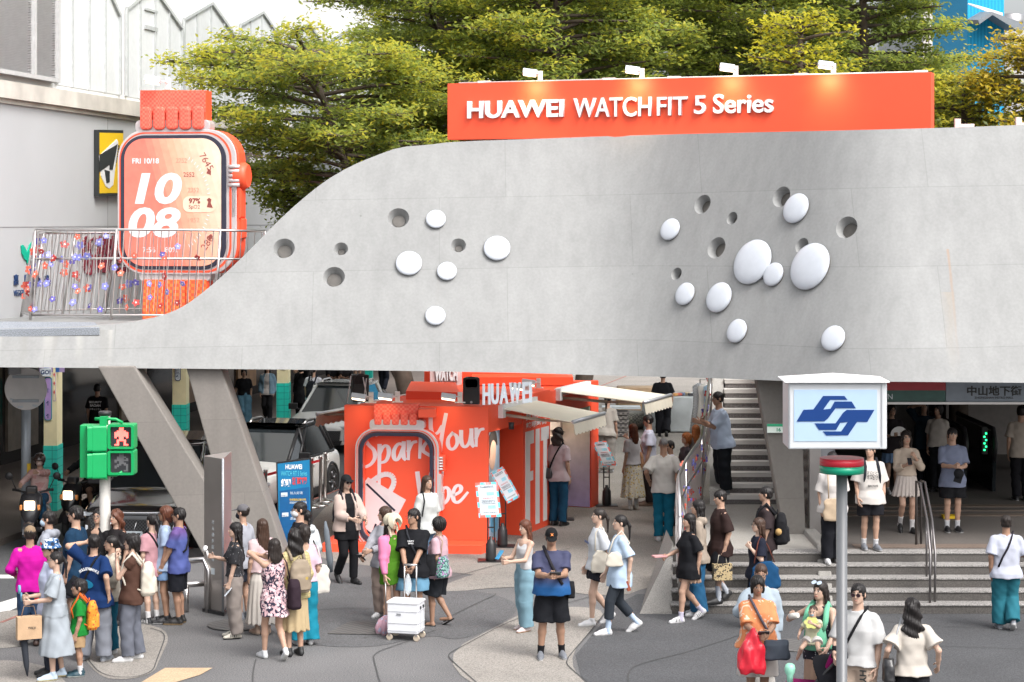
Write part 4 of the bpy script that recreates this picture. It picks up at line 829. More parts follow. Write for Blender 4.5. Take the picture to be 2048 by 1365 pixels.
mb=MB();SP.poly(mb,smooth_poly([(.2,.75),(.2,1.15),(.4,1.3),(.62,1.3),(.82,1.15),(.82,.75)],1),-.097,-.092);mb.build('shirt_print',M('print_shirt',(.45,.58,.70),.5,var=.2,scale=6),po)
mb=MB();SP.poly(mb,rrect(.34,.4,.1,6,.56,.42),-.097,-.09);mb.build('watch_print',M('print_watch',(.12,.35,.55),.4,var=.3,scale=8),po)
FITW=M('fit_white',(.74,.72,.71),.5,var=.02)
mb=MB()
zt_,zb_=1.86,.12
for pts in ([(1.80,zb_),(2.04,zb_),(2.04,.95),(2.20,.95),(2.20,1.12),(2.04,1.12),(2.04,1.62),(2.24,1.62),(2.24,zt_),(1.80,zt_)],[(2.34,zb_),(2.55,zb_),(2.55,zt_),(2.34,zt_)],[(2.76,zb_),(2.96,zb_),(2.96,1.62),(3.07,1.62),(3.07,zt_),(2.63,zt_),(2.63,1.62),(2.76,1.62)]): SP.poly(mb,pts,.03,.04)
mb.build('lettering',FITW,fit)
text('lettering','HUAWEI',SP,2.1,2.22,.2,FITW,fit,.03,.002,.003,width=.62);text('lettering','試現潮流',SP,1.84,2.06,.2,FITW,fit,.03,.002,.004,width=1.2,height=.12);text('lettering','錶現時尚',SP,1.84,1.91,.2,FITW,fit,.03,.002,.004,width=1.1,height=.11)
INS=SP.p(0,0,0);IP=Plane(SP.p(0,0,-1.2),SP.x);
for k in range(5): text('lettering','體驗全新智慧手錶隨心' [k:]+'健康生活',IP,1.15,1.15-.05*k,.1,M('faint_print',(.62,.25,.2),.6),bo_,.002,.001,width=.5-.03*k,height=.03)
# fascia frame lines, roof blocks, rear upper sign
mb=MB()
for x0_,y0_,x1_,y1_ in ((.5,2.30,1.55,2.31),(3.5,2.35,4.3,2.36)): SP.poly(mb,[(x0_,y0_),(x1_,y0_),(x1_,y1_),(x0_,y1_)],.01,.015)
mb.build('frame_line',FITW,bo_)
mb=MB();mb.prism([at(812,800,38.2),at(918,803,38.2),at(912,782,40.),at(822,780,40)],(0,0,.16));mb.build('roof_block',ORANGE,bo_)
mb=MB()
mb.bbox((BP.p(1.32,0).x,36.0,BH-.16),(BP.p(1.62,0).x,36.42,BH-.02));mb.build('roof_block',ORANGE,bo_);mb=MB();mb.bbox((-.8,41.2,BH-.02),(1.2,42.1,BH+.14));mb.build('roof_block',ORANGE,bo_)
mb=MB();mb.bbox((-1.78,42.6,0),(.9,42.9,2.9));mb.build('rear_board',ORANGE,bo_)
t=empty('rear_sign',at(892,757,42),'pale pink lettered sign board at the back of the booth roof, cut by the bridge','sign');P=Plane(at(860,776,42.3),(1,-.02,0));mb=MB();P.poly(mb,[(0,0),(.64,0),(.64,.75),(0,.75)],-.1,0);mb.build('board',M('pale_pink',(.72,.52,.50),.5),t);text('lettering','WATCH',P,.1,.14,.2,LETTER,t,.002,.02,.01,width=.46,height=.26)
# HUAWEI upright letters on the roof
t=empty('letter_sign',SP.p(.1,BH+.02,-.05),'upright white block letters standing along the booth roof edge','sign');RP=Plane(SP.p(.0,BH+.03,-.10),(.86,.5,0))
x=.0
for ch,wd in zip('HUAWEI',(.27,.26,.30,.42,.22,.07)):
    text('letter',ch,RP,x,0,.4,M('lit_letter',(.62,.68,.74),.35,emit=.3),t,.0,.022,.006,width=wd*.52,height=.36);x += wd*.64
# script lettering
GL=dict(S=([[(1.05,1.6),(.9,1.95),(.5,1.9),(.25,1.5),(.5,1.1),(.85,.8),(.9,.35),(.6,0),(.1,-.1),(-.25,.15),(-.15,.45),(.1,.4)]],1.05),
 p=([[(.12,1.0),(.02,-1.25)],[(.08,.5),(.35,.98),(.66,.9),(.7,.5),(.5,.08),(.14,.05)]],.85),a=([[(.72,.88),(.4,1.0),(.1,.62),(.14,.1),(.42,.1),(.72,.8)],[(.76,.98),(.68,.2),(.86,.02)]],.92),
 r=([[(.14,1),(.08,0)],[(.1,.5),(.34,.95),(.66,.95)]],.72),k=([[(.22,1.95),(.05,0)],[(.72,1.05),(.16,.5),(.5,.2),(1.15,-.15)]],.95),
 Y=([[(.02,2.0),(-.02,1.3),(.2,1.02),(.5,1.15),(.72,1.5)],[(1.0,2.1),(.66,.9),(.42,-.5),(.16,-.95),(-.02,-.75),(.12,-.4)]],.92),o=([[(.45,.98),(.12,.7),(.12,.2),(.42,.0),(.74,.3),(.74,.75),(.45,.98)]],.88),
 u=([[(.12,1),(.08,.3),(.32,.02),(.66,.3),(.78,1)],[(.78,1),(.74,.2),(.9,0)]],.95),V=([[(.0,1.9),(.12,.9),(.3,.0),(.55,.8),(.85,1.9)]],.85),i=([[(.14,1),(.1,0)],[(.16,1.4),(.17,1.48)]],.4),b=([[(.28,1.95),(.06,.1)],[(.1,.5),(.4,1),(.72,.8),(.66,.3),(.36,0),(.06,.1)]],.82),e=([[(.15,.45),(.6,.6),(.62,.92),(.32,1),(.08,.6),(.14,.1),(.46,-.02),(1.05,.55)]],.8))
def script(word,a,b,xh,rot,name,mat,parent,d0=.001):
    x=0.;ca,sa=math.cos(rot),math.sin(rot);k=0;mb=MB()
    for ch in word:
        st_,adv=GL[ch]
        for s in st_:
            pts=smooth_poly(s,3,False) if len(s) > 2 else s;W_=.135
            P_=[Vector(((x+px_+py_*.12)*xh*.92,py_*xh)) for px_,py_ in pts];n_=len(P_);Lf=[];Rt=[]
            for i,q in enumerate(P_):
                d_=(P_[min(i+1,n_-1)]-P_[max(0,i-1)]).normalized();nn=Vector((-d_.y,d_.x));f=i/max(1,n_-1);wd=W_*xh*(.95-.35*abs(d_.x))*(1 if f < .8 else 1-(f-.8)*1.6)
                if i == 0: q=q-d_*wd*.7
                Lf.append(q+nn*wd);Rt.append(q-nn*wd)
            dd=d0+.002*k;k += 1
            T=lambda q: BP.p(a+q.x*ca-q.y*sa,b+q.x*sa+q.y*ca,dd)
            vs=[T(q) for q in Lf]+[T(q) for q in Rt];mb.add(vs,[(i,i+1,n_+i+1,n_+i) for i in range(n_-1)],False)
        x += adv
    return mb.build(name,mat,parent)
SCW=M('script_white',(.76,.66,.68),.5,var=.02)
h_=BP.hit
a=h_(722,933);script('Spark',a[0],a[1],.315,R(8),'lettering',SCW,bo_);a=h_(864,907);script('Your',a[0],a[1],.30,R(9),'lettering',SCW,bo_);a=h_(838,1015);script('Vibe',a[0]-.02,a[1],.31,R(7),'lettering',SCW,bo_)
# printed tote bag on the wall
BAG=M('bag_print',(.68,.62,.63),.5,var=.03)
mb=MB();BP.poly(mb,[h_(*q) for q in ((736,955),(812,1000),(765,1090),(728,1074),(700,1005))],.003,.008);bg_=mb.build('bag_print',BAG,bo_)
mb=MB()
for a1_,b1_ in (((733,968),(790,1022)),((703,1040),(745,1070)),((745,1070),(752,1048)),((712,985),(730,965))):
    p0=Vector(h_(*a1_));p1=Vector(h_(*b1_));d_=(p1-p0).normalized();nn=Vector((-d_.y,d_.x))*.018;BP.poly(mb,[tuple(p0-nn),tuple(p1-nn),tuple(p1+nn),tuple(p0+nn)],.008,.011)
mb.build('bag_line',RINGM,bg_)
mb=MB();hp=[h_(*q) for q in smooth_poly([(742,965),(765,948),(785,950),(790,968),(772,995)],2,False)]
for i,(p0,p1) in enumerate(zip(hp,hp[1:])):
    p0=Vector(p0);p1=Vector(p1);d_=(p1-p0).normalized();nn=Vector((-d_.y,d_.x))*.045;BP.poly(mb,[tuple(p0-nn),tuple(p1-nn),tuple(p1+nn),tuple(p0+nn)],.012+.001*(i % 2),.014+.001*(i % 2))
mb.build('bag_handle',BAG,bg_)
for ch,px,py in (('新',705,1047),('時',713,1057),('尚',723,1066)): a=h_(px,py);text('lettering',ch,BP,a[0],a[1],.1,RINGM,bg_,.008,.001,.003,height=.11,rot=R(-40))
# open watch frame on the front
wf=empty('watch_frame',BP.p(1.1,.3,.3),'open silver and orange watch shaped photo frame on the front of the booth','photo frame')
mb=MB();BP.ring(mb,rr_px(BP,718,856,884,1092,.36,10),rr_px(BP,731,868,873,1080,.28,10),.02,.24);mb.build('case',ORANGE,wf,bevel=.006)
mb=MB();BP.ring(mb,rr_px(BP,716,855,882,1093,.36,10),rr_px(BP,722,861,873,1085,.32,10),.24,.29);mb.build('bezel',SILV,wf,bevel=.006)
mb=MB();BP.ring(mb,rr_px(BP,724,863,871,1083,.30,10),rr_px(BP,731,870,864,1076,.26,10),.22,.31);mb.build('screen_ring',RINGM,wf,bevel=.006)
mb=MB();BP.ring(mb,rr_px(BP,719,858,878,1090,.34,10),rr_px(BP,720.5,859.5,876,1088.5,.33,10),.29,.297);mb.build('accent_line',ORANGE,wf)
mb=MB();BP.poly(mb,rr_px(BP,744,838,853,857,.06),.05,.26);mb.build('lug',SILV,wf,bevel=.006)
mb=MB();l,b=h_(752,848);r,tt=h_(839,807);BP.poly(mb,[(l,b),(r,b),(r,tt),(l,tt)],.02,.22);sw=mb.build('strap',STRAP,wf);mb=MB()
z1=b+(tt-b)*.6
for i in range(5): BP.poly(mb,rrect((r-l)/5.5,z1-b,.04,5,l+(r-l)*(i+.5)/5,(b+z1)/2),.2,.27)
mb.build('strap_loop',STRAP,sw,bevel=.025)
mb=MB();BP.poly(mb,rr_px(BP,876,908,894,940,.03),.08,.24);cr_=mb.build('crown',ORANGE,wf,bevel=.006);mb=MB();l,b=h_(877,938);r,tt=h_(890,910)
for i in range(5): z=b+(tt-b)*(i+.5)/5;mb.tube([BP.p(l,z,.26),BP.p(r,z,.26)],.018,7)
mb.build('ridge',SILV,cr_);mb=MB();BP.poly(mb,rr_px(BP,876,945,887,1012,.03),.05,.27);BP.poly(mb,rr_px(BP,880,982,890,1018,.02),.04,.25);mb.build('button',SILV,wf,bevel=.006)
# speakers, booth lamps, awnings
def speaker(px,pyb,Y,wpx,hpx,lab,rz=0.):
    b=at(px,pyb,Y);wd=wpx*Y/F;hh=hpx*Y/F;t=empty('loudspeaker',b,lab,'loudspeaker',rz=rz)
    mb=MB();mb.prism([(-wd/2,-.16,0),(wd/2,-.16,0),(wd*.36,.18,0),(-wd*.36,.18,0)],(0,0,hh));mb.build('cabinet',BLACK,t,local=True,bevel=.02)
    mb=MB();mb.box((0,-.166,hh*.36),(wd*.86,.014,hh*.58));mb.build('grille',M('speaker_grille',(.03,.03,.032),.7,bump=.5,bscale=300),t,local=True,bevel=.004)
    mb=MB();mb.lathe((0,-.16,hh*.8),[(wd*.40,0),(wd*.40,.012),(wd*.3,-.03),(wd*.1,-.05)],24,Vector((0,-1,0)));mb.build('horn',M('speaker_horn',(.05,.05,.055),.4),t,local=True)
    mb=MB();mb.lathe((0,-.174,hh*.09),[(.022,0),(.022,.004)],16,Vector((0,-1,0)));mb.build('badge',GREYMET,t,local=True)
speaker(943,808,36.6,34,53,'black loudspeaker beside the upright white letters on the booth roof');speaker(718,803,38.5,34,54,'black loudspeaker strapped down at the left end of the booth roof',R(18))
mb=MB()
for a,b in (((702,752),(694,806)),((726,755),(735,800)),((733,757),(727,804))): mb.tube([at(a[0],a[1],38.25),at(b[0],b[1],38.2)],.01,5)
tag(mb.build('ratchet_strap',M('strap_white',(.6,.56,.56),.6)),'pale ratchet straps tied over the left loudspeaker','strap')
for px,py,lab,Y in ((742,807,'white floodlight on the booth roof beside the strapped loudspeaker',36.5),(795,806,'white floodlight over the watch frame strap on the booth',36.45),(920,807,'white floodlight on the booth roof left of the upright loudspeaker',36.4),(1055,786,'white floodlight right of the upright white letters on the booth',38.3),(1077,778,'small white floodlight behind the letters toward the second awning',39.)): floodlight(at(px,py,Y),s=.85,lab=lab,light=4. if Y < 36.8 else 0.,aim=(0,.75,-.66))
CREAMC=M('awning_cloth',(.82,.77,.64),.7,var=.05,scale=3);
def awning(P,t0,t1,z,proj,drop,lab,nsc=9):
    t=empty('awning',P.p(t0,z),lab,'awning','cream retractable awnings on the booth');a,b=P.p(t0,z,.04),P.p(t1,z,.04);c,d=P.p(t1,z-drop,proj),P.p(t0,z-drop,proj)
    mb=MB();mb.add([a,b,c,d]+[v+Vector((0,0,-.012)) for v in (a,b,c,d)],[(0,1,2,3),(7,6,5,4),(0,4,5,1),(1,5,6,2),(2,6,7,3),(3,7,4,0)],False);mb.build('canopy',CREAMC,t)
    mb=MB();top_=[];low=[]
    for i in range(nsc*6+1): f=i/(nsc*6);q=d.lerp(c,f);top_.append(q+P.n*.03);low.append(q+P.n*.06+Vector((0,0,-.20-.035*abs(math.sin(math.pi*f*nsc)))))
    n_=len(top_);mb.add(top_+low+[v-P.n*.008 for v in top_+low],[(i,i+1,n_+i+1,n_+i) for i in range(n_-1)]+[(2*n_+i,3*n_+i,3*n_+i+1,2*n_+i+1) for i in range(n_-1)],False);mb.build('valance',CREAMC,t)
    mb=MB();mb.tube([d+P.n*.02,c+P.n*.02],.035,12);mb.build('front_bar',M('awning_bar',(.55,.57,.6),.35,metal=.4),t)
    mb=MB();mb.box((a+b)/2-P.n*.0,((b-a).length,.1,.13),rz=math.atan2(P.x.y,P.x.x));mb.box(a+Vector((0,0,-.06)),(.14,.12,.22),rz=math.atan2(P.x.y,P.x.x));mb.build('cassette',WHITE,t)
    for s in (.12,.88):
        mb=MB();q0=a.lerp(b,s)+Vector((0,0,-.14));q2=d.lerp(c,s)+Vector((0,0,-.02));q1=(q0+q2)/2+P.x*.22*(1 if s < .5 else-1)+Vector((0,0,-.05));mb.tube([q0,q1],.028,8);mb.tube([q1,q2],.022,8);mb.build('folding_arm',M('awning_arm',(.50,.44,.36),.4),t)
awning(SP,.55,2.3,2.40,1.35,.20,'cream scalloped awning over the front corner of the booth side');awning(SP,3.6,5.4,2.46,1.7,.16,'cream scalloped awning over the rear recess of the booth')
LP=Plane(L0+(E0-C0)*.45,(L0-(L0+(E0-C0))));awning(LP,-.6,1.4,2.38,1.15,.22,'cream awning seen edge on, projecting left of the booth over the white car')
# ---------------------------------------------------------------- poster stands
def barber(name): return pattern(name,(.78,.16,.12),(.16,.58,.72),'check',11,rough=.5)
def poster_stand(px,yb,pts,Y,lab,rest=True):
    b=gp(px,yb);t=empty('poster_stand',b,lab,'poster stand','striped poster stands beside the booth')
    mb=MB();mb.box(b+Vector((0,0,.012)),(.44,.32,.024));mb.build('foot_plate',BLACK,t)
    mb=MB();zt=sum(at(*q,b.y).z for q in pts)/4
    for s in (-.055,.055): mb.tube([b+Vector((s,0,.02)),b+Vector((s,.0,zt))],.013,6)
    mb.box(b+Vector((0,0,zt*.55)),(.13,.02,.02));mb.build('pole',BLACK,t)
    mb=MB();mb.lathe(b+Vector((0,-.08,.024)),[(.085,0),(.09,.05),(.085,.28),(.05,.34),(.03,.36),(.03,.40)],12);mb.build('water_weight',BLACK,t)
    q=[at(*p_,b.y-.12+(.05 if i > 1 else 0)) for i,p_ in enumerate(pts)];P=Plane(q[0],q[1]-q[0],q[3]-q[0]);W_=(q[1]-q[0]).length;H_=(q[3]-q[0]).length
    # poster corners are bottom left, bottom right, top right, top left
    sk=(q[3]-q[0]).dot(P.x);g=lambda u,v: (u*W_+sk*v,v*H_*math.sqrt(max(.05,1-(sk/H_) ** 2)))
    mb=MB();P.poly(mb,[g(0,0),g(1,0),g(1,1),g(0,1)],0,.015);bd=mb.build('board',barber('barber_border'),t)
    m1=.10;mb=MB();P.poly(mb,[g(m1,.07),g(1-m1,.07),g(1-m1,.93),g(m1,.93)],.015,.018);mb.build('sheet',M('poster_sheet',(.66,.73,.78),.5,var=.02),bd)
    mb=MB();
    for v in (.62,.24): P.poly(mb,[g(.45,v),g(.80,v),g(.80,v+.1),g(.45,v+.1)],.018,.02)
    mb.build('blue_block',M('poster_block',(.30,.62,.75),.5,var=.2,scale=30),bd)
    if abs(sk) < .1*W_ or True:
        INKM=M('poster_ink',(.10,.12,.15),.6);al=0.
        for v,s_,w_,mt in ((.87,'加入會員追蹤帳號',.6,INKM),(.83,'現場體驗完成任務',.62,INKM),(.53,'掃描領取好禮',.5,PINK_R),(.46,'限量贈品送完為止',.62,INKM),(.42,'詳情請洽現場人員',.6,INKM),(.37,'活動期間每日開放',.64,INKM),(.12,'主辦單位保留權利',.66,INKM)):
            x0_,y0_=g(.5-w_/2,v);text('lettering',s_,P,x0_,y0_,.1,mt,bd,.018,.001,width=w_*W_,height=.022)
        text('lettering','活動參加辦法',P,*g(.36,.945),.1,LETTER,bd,.015,.001,width=.28*W_,height=.03)
poster_stand(982,1123,[(958,1036),(1003,1034),(998,964),(950,966)],0,'striped poster stand facing the viewer at the booth corner');poster_stand(1005,1094,[(1015,1008),(1040,994),(1006,945),(981,947)],0,'striped poster stand with tilted board just behind the front one')
poster_stand(1125,1040,[(1130,963),(1143,958),(1126,902),(1114,904)],0,'striped poster stand with narrow angled board by the booth recess');poster_stand(1213,1012,[(1206,934),(1234,931),(1206,882),(1184,885)],0,'striped poster stand with tilted board right of the booth end')
# ---------------------------------------------------------------- blue sign stand, kiosk, barriers
SG2=Plane(gp(588,1108),(1,.10,0));b=gp(588,1108);t=empty('sign_stand',b,'blue lettered sign stand with black frame between the white car and the queue','sign stand')
bp_=lambda px,py: SG2.hit(px,py)
BLU=M('sign_blue',(.004,.17,.36),.4,var=.05);n,p,mx_=basecol_nodes(BLU)
mb=MB();SG2.poly(mb,[bp_(*q) for q in ((557,1110),(626,1106),(623,916),(552,925))],-.05,0);mb.build('frame',BLACK,t);mb=MB();SG2.poly(mb,[bp_(*q) for q in ((559,1104),(622,1100),(619,920),(555,928))],.0,.008);fc=mb.build('face',BLU,t)
mb=MB();SG2.poly(mb,[bp_(*q) for q in ((561,1100),(620,1096),(618,974),(559,982))],.008,.011);mb.build('panel',M('sign_blue_deep',(.004,.09,.25),.4),fc)
def bt(body,l,b_,r,tp,mat,bold=0.): a=bp_(l,b_);c=bp_(r,tp);text('lettering',body,SG2,a[0],a[1],.1,mat,fc,.011,.001,bold,width=c[0]-a[0],height=c[1]-a[1])
bt('HUAWEI',571,939,604,929,LETTER,.003);bt('WATCH FIT 5 Series',562,952,614,942,M('sign_cyan',(.10,.55,.68),.5));bt('錶現',562,974,582,958,LETTER,.008);bt('新時尚',584,971,614,954,M('sign_red',(.60,.05,.05),.5),.008)
mb=MB();SG2.poly(mb,[bp_(*q) for q in ((562,994),(575,993),(575,985),(562,986))],.011,.014);SG2.poly(mb,[bp_(*q) for q in ((564,1034),(577,1033),(577,1025),(564,1026))],.011,.014);mb.build('step_box',PALEB,fc)
for y in (993,1033): a=bp_(563,y);text('lettering','STEP 1' if y < 1000 else 'STEP 2',SG2,a[0],a[1],.1,NAVY,fc,.014,.001,.001,width=.09)
bt('加入好友',580,989,606,983,PALEB);bt('現場體驗活動流程',579,1002,612,997,YEL);bt('掃描條碼完成任務',579,1008,614,1003,PALEB);bt('領取好禮',580,1028,604,1022,PALEB);bt('憑畫面兌換',580,1040,612,1034,PALEB)
b=gp(432,1230);t=empty('steel_kiosk',b,'tall brushed steel information pylon with triangular top at the crossing','pylon')
KST=M('brushed_steel',(.42,.39,.37),.36,metal=.75,var=.12,scale=1.5);zt=2.22
ka,kb_,kc=at(408,1222,30.6),at(446,1228,30.25),at(463,1215,31.2);ka.z=kb_.z=kc.z=.04
mb=MB();mb.prism([ka,kb_,kc],(0,0,zt));mb.build('casing',KST,t,bevel=.006);mb=MB();mb.prism([(ka+(ka-kc)*.05).xyz+Vector((0,-.03,-.04)),kb_+Vector((.02,-.06,-.04)),kc+Vector((.06,.02,-.04))],(0,0,.05));mb.build('base',BLACK,t)
e1=(kb_-ka).normalized();KP=Plane(ka,e1);mb=MB();mb.tube([kb_+Vector((0,-.012,.0)),kb_+Vector((0,-.012,zt))],.018,6);mb.build('seam',GREYMET,t)
wk=(kb_-ka).length
for k,ch in enumerate('行人徒步區指南'): text('lettering',ch,KP,wk*.42,1.25-k*.09,.06,PALEB,t,.002,.001,height=.055)
mb=MB();KP.poly(mb,[(wk*.38,.52),(wk*.56,.52),(wk*.56,.61),(wk*.38,.61)],.001,.004);mb.build('sticker',PALEB,t)
t=empty('tube_barrier',gp(392,1225),'low bent stainless tube barrier beside the steel pylon','barrier');mb=MB()
p0=gp(375,1225);p1=gp(412,1222)
mb.tube([p0+Vector((-.1,.1,.72)),p0+Vector((.22,.1,.75)),p0+Vector((.30,.0,.60)),p0+Vector((.3,0,0))],.045,10);mb.tube([p0+Vector((-.35,0,.38)),p1+Vector((.2,.1,.40))],.045,10);mb.tube([p0+Vector((-.02,0,0)),p0+Vector((-.02,0,.38))],.04,10);mb.build('tube',STEEL,t)
for i,(px,yb,lab) in enumerate(((531,1045,'steel queue post hidden partly by the concrete leg'),(641,1012,'steel queue post right of the blue sign stand'),(650,1004,'farthest steel queue post beside the orange booth'),(623,1016,'steel queue post just behind the blue sign'))):
    b=gp(px,yb);t=empty('queue_post',b,lab,'queue post','stainless queue barrier posts');mb=MB();mb.lathe(b,[(.17,0),(.17,.02),(.10,.045),(.035,.07)],20);mb.build('base',STEEL,t);mb=MB();mb.lathe(b+Vector((0,0,.05)),[(.034,0),(.034,.86),(.04,.87),(.04,.93),(.03,.95)],14);mb.build('pole',STEEL,t)
mb=MB();q0=gp(531,1045);q1=gp(641,1012);
for a,b in ((gp(515,1050),q0),(q0,q1)): mb.prism([a+Vector((0,0,.86)),b+Vector((0,0,.88)),b+Vector((0,0,.93)),a+Vector((0,0,.91))],(0,.004,0))
tag(mb.build('belt',M('belt_red',(.55,.02,.03),.6)),'red queue belt stretched between the steel posts in front of the white car','belt')
# ---------------------------------------------------------------- metro sign on its pole
MY=22.2;t=empty('metro_sign',(at(1685,900,MY).x,MY,0),'white box metro sign with blue emblem on a grey pole with red and green drum','metro sign');xc=at(1685,900,MY).x
GP=M('pole_grey',(.115,.12,.128),.4,var=.05);mb=MB();mb.lathe((xc,MY+.05,0),[(.09,0),(.0585,.02),(.0585,3.0)],24);mb.build('pole',GP,t)
mb=MB();zt=at(0,917,MY).z;zb=at(0,947,MY).z;mb.mat(0).lathe((xc,MY+.05,(zb+zt)/2),[(.232,0),(.232,(zt-zb)/2)],40);mb.mat(1).lathe((xc,MY+.05,zb),[(.234,0),(.234,(zt-zb)/2)],40);mb.build('drum',[M('drum_red',(.55,.02,.04),.3),M('drum_green',(.0,.27,.15),.3)],t)
MP=Plane(at(1673,830,MY-.3),(math.cos(.03),-math.sin(.03),0));mh=MP.hit
BXW=M('sign_box_white',(.52,.54,.56),.35,var=.02);q=[mh(1577,899),mh(1774,899),mh(1774,766),mh(1577,766)]
mb=MB();MP.poly(mb,q,-.62,0);mb.build('box',BXW,t,bevel=.012)
mb=MB();cz=[MP.p(*mh(1568,765),.05),MP.p(*mh(1778,765),.05),MP.p(mh(1778,765)[0],mh(1778,765)[1],-.68),MP.p(mh(1568,765)[0],mh(1568,765)[1],-.68)];ap=sum(cz,Vector())/4+Vector((0,0,.075));up=Vector((0,0,.012));mb.add(cz+[v+up for v in cz]+[ap],[(3,2,1,0),(0,1,5,4),(1,2,6,5),(2,3,7,6),(3,0,4,7),(4,5,8),(5,6,8),(6,7,8),(7,4,8)],False);mb.build('cap',WHITE,t)
mb=MB();MP.ring(mb,[mh(1579,897),mh(1766,897),mh(1766,767),mh(1579,767)],[mh(1581,894),mh(1763,894),mh(1763,769),mh(1581,769)],.0,.012);mb.build('panel_trim',M('trim_grey',(.42,.44,.46),.4),t)
mb=MB();MP.poly(mb,[mh(1588,883),mh(1754,883),mh(1754,780),mh(1588,780)],.0,.006);fp_=mb.build('face',M('sign_face',(.34,.46,.60),.35,var=.02,emit=.06),t)
MBL=M('metro_blue',(.001,.034,.17),.35,var=.02);Z=lambda x,y: mh(1560+x/4.0143,760+y/4.0143)
for pts in ([(132,335),(188,240),(268,237),(345,129),(515,129),(541,160),(402,160),(347,238),(405,232),(438,174),(574,174),(608,228),(445,228),(384,310),(355,333)],
            [(757,241),(700,338),(618,337),(545,445),(370,447),(344,414),(490,414),(543,338),(482,345),(450,402),(312,402),(278,349),(445,349),(505,265),(535,241)]):
    mb=MB();MP.poly(mb,[Z(*q_) for q_ in pts],.006,.012);mb.build('emblem',MBL,fp_)
# ---------------------------------------------------------------- traffic light and round sign
b=gp(210,1248);t=empty('traffic_light',b,'green cased pedestrian traffic light with red standing figure on a white pole','traffic light');TP=M('pole_white',(.52,.50,.47),.5,var=.12,scale=6)
mb=MB();mb.lathe(b,[(.08,0),(.078,1.0),(.075,2.96)],20);mb.build('pole',TP,t);mb=MB();mb.lathe(b+Vector((0,0,2.94)),[(.09,0),(.09,.05),(.08,.06)],20);mb.build('cap',BLACK,t)
TG=M('signal_green',(.0,.30,.085),.4,var=.05);Y=b.y-.16
def head(l,tp,r,bt_,rot,nm):
    c=at((l+r)/2,(tp+bt_)/2,Y);wd=(r-l)*Y/F;hh=(bt_-tp)*Y/F;rm_=Matrix.Rotation(rot,3,'Z');P=Plane(c,rm_ @ Vector((1,0,0)))
    mb=MB()
    for s in (-1,1): P.poly(mb,rrect(wd,hh*.49,.03,4,0,s*hh*.252),-.2,0)
    h=mb.build(nm,TG,t,bevel=.008)
    for s in (-1,1):
        mb=MB();P.ring(mb,rrect(wd*.98,hh*.47,.03,4,0,s*hh*.252),rrect(wd*.78,hh*.39,.02,4,0,s*hh*.252),-.01,.07);mb.build('visor',TG,h)
        mb=MB();P.poly(mb,rrect(wd*.78,hh*.39,.02,4,0,s*hh*.252),.0,.008);lens=mb.build('lens',M('signal_black',(.03,.03,.035),.3),h)
        mb=MB();mb2=MB()
        fig=["..##..","..##..",".####.","######","######","######","#.##.#","..##..",".####.",".#..#.",".#..#.","##..##"]
        fig2=["..##..","..##..",".####.",".###.#","######","#.##..","..###.",".##.##","##...#","#....#",".....#","....##"]
        for j,row in enumerate(fig if s > 0 else fig2):
            for i,ch in enumerate(row):
                if ch == '#':
                    for ii in (0,1):
                        for jj in (0,1): x_=(i+ii*.5-2.75)*wd*.085;y_=s*hh*.252+(5.75-j-jj*.5)*hh*.029;mb.box(P.p(x_,y_,.012),(.011,.006,.011))
        mb.build('led_figure',M('led_red',(1.,.10,.08),.4,emit=2.2) if s > 0 else M('led_off',(.16,.16,.17),.5),lens)
    return h
head(216,848,270,951,0,'signal_head');head(158,850,206,957,R(-72),'signal_head')
mb=MB();c=at(182,903,Y);mb.box(c+Vector((0,.07,0)),(.30,.22,.74));mb.box(c+Vector((.12,-.06,.14)),(.1,.06,.16));mb.box(c+Vector((.12,-.06,-.2)),(.1,.06,.16));mb.build('signal_case',TG,t,bevel=.012)
mb=MB()
for py in (838,950):
    mb.tube([at(190,py,Y),at(209,py,Y-.02),at(232,py+1,Y),at(245,py+(8 if py < 900 else-6),Y)],.022,8)
mb.box(at(208,842,Y-.02),(.1,.12,.12));mb.box(at(208,950,Y-.02),(.1,.12,.12));mb.build('mounting_arm',TG,t)
b=gp(52,1075,ROADZ);t=empty('round_sign',b,'back of a round metal traffic sign on a pale grey pole behind the scooter','traffic sign');PG=M('galvanised',(.40,.45,.50),.45,metal=.3,var=.12,scale=5)
mb=MB();mb.lathe(b,[(.09,0),(.085,3.1)],16);mb.build('pole',PG,t);c=at(52,778,b.y-.15);mb=MB();mb.lathe(c,[(.385,0),(.39,.008),(.385,.016)],48,Vector((0,-1,0)));ds=mb.build('disc',M('sign_back',(.78,.78,.78),.5,var=.1,scale=3),t)
mb=MB()
for dz in (.22,-.22): mb.box(c+Vector((0,-.03,dz)),(.48,.02,.05));mb.lathe(c+Vector((0,.1,dz)),[(.10,-.03),(.10,.03)],14)
mb.build('clamp',PG,t);mb=MB();mb.box(c+Vector((-.2,-.05,.38)),(.22,.2,.22),rz=.3);mb.build('control_box',GREYMET,t,bevel=.01)
mb=MB()
for dx,dz,a in ((-.24,-.2,.4),(.17,-.31,.25),(-.1,-.33,-.1)): mb.box(c+Vector((dx,-.02,dz)),(.1,.004,.035),rot=Matrix.Rotation(a,3,'Y'))
mb.build('sticker',PALEB,ds);mb=MB();mb.bbox((b.x+.04,b.y-.09,1.0),(b.x+.1,b.y-.05,1.24));mb.build('yellow_tag',YEL,t)
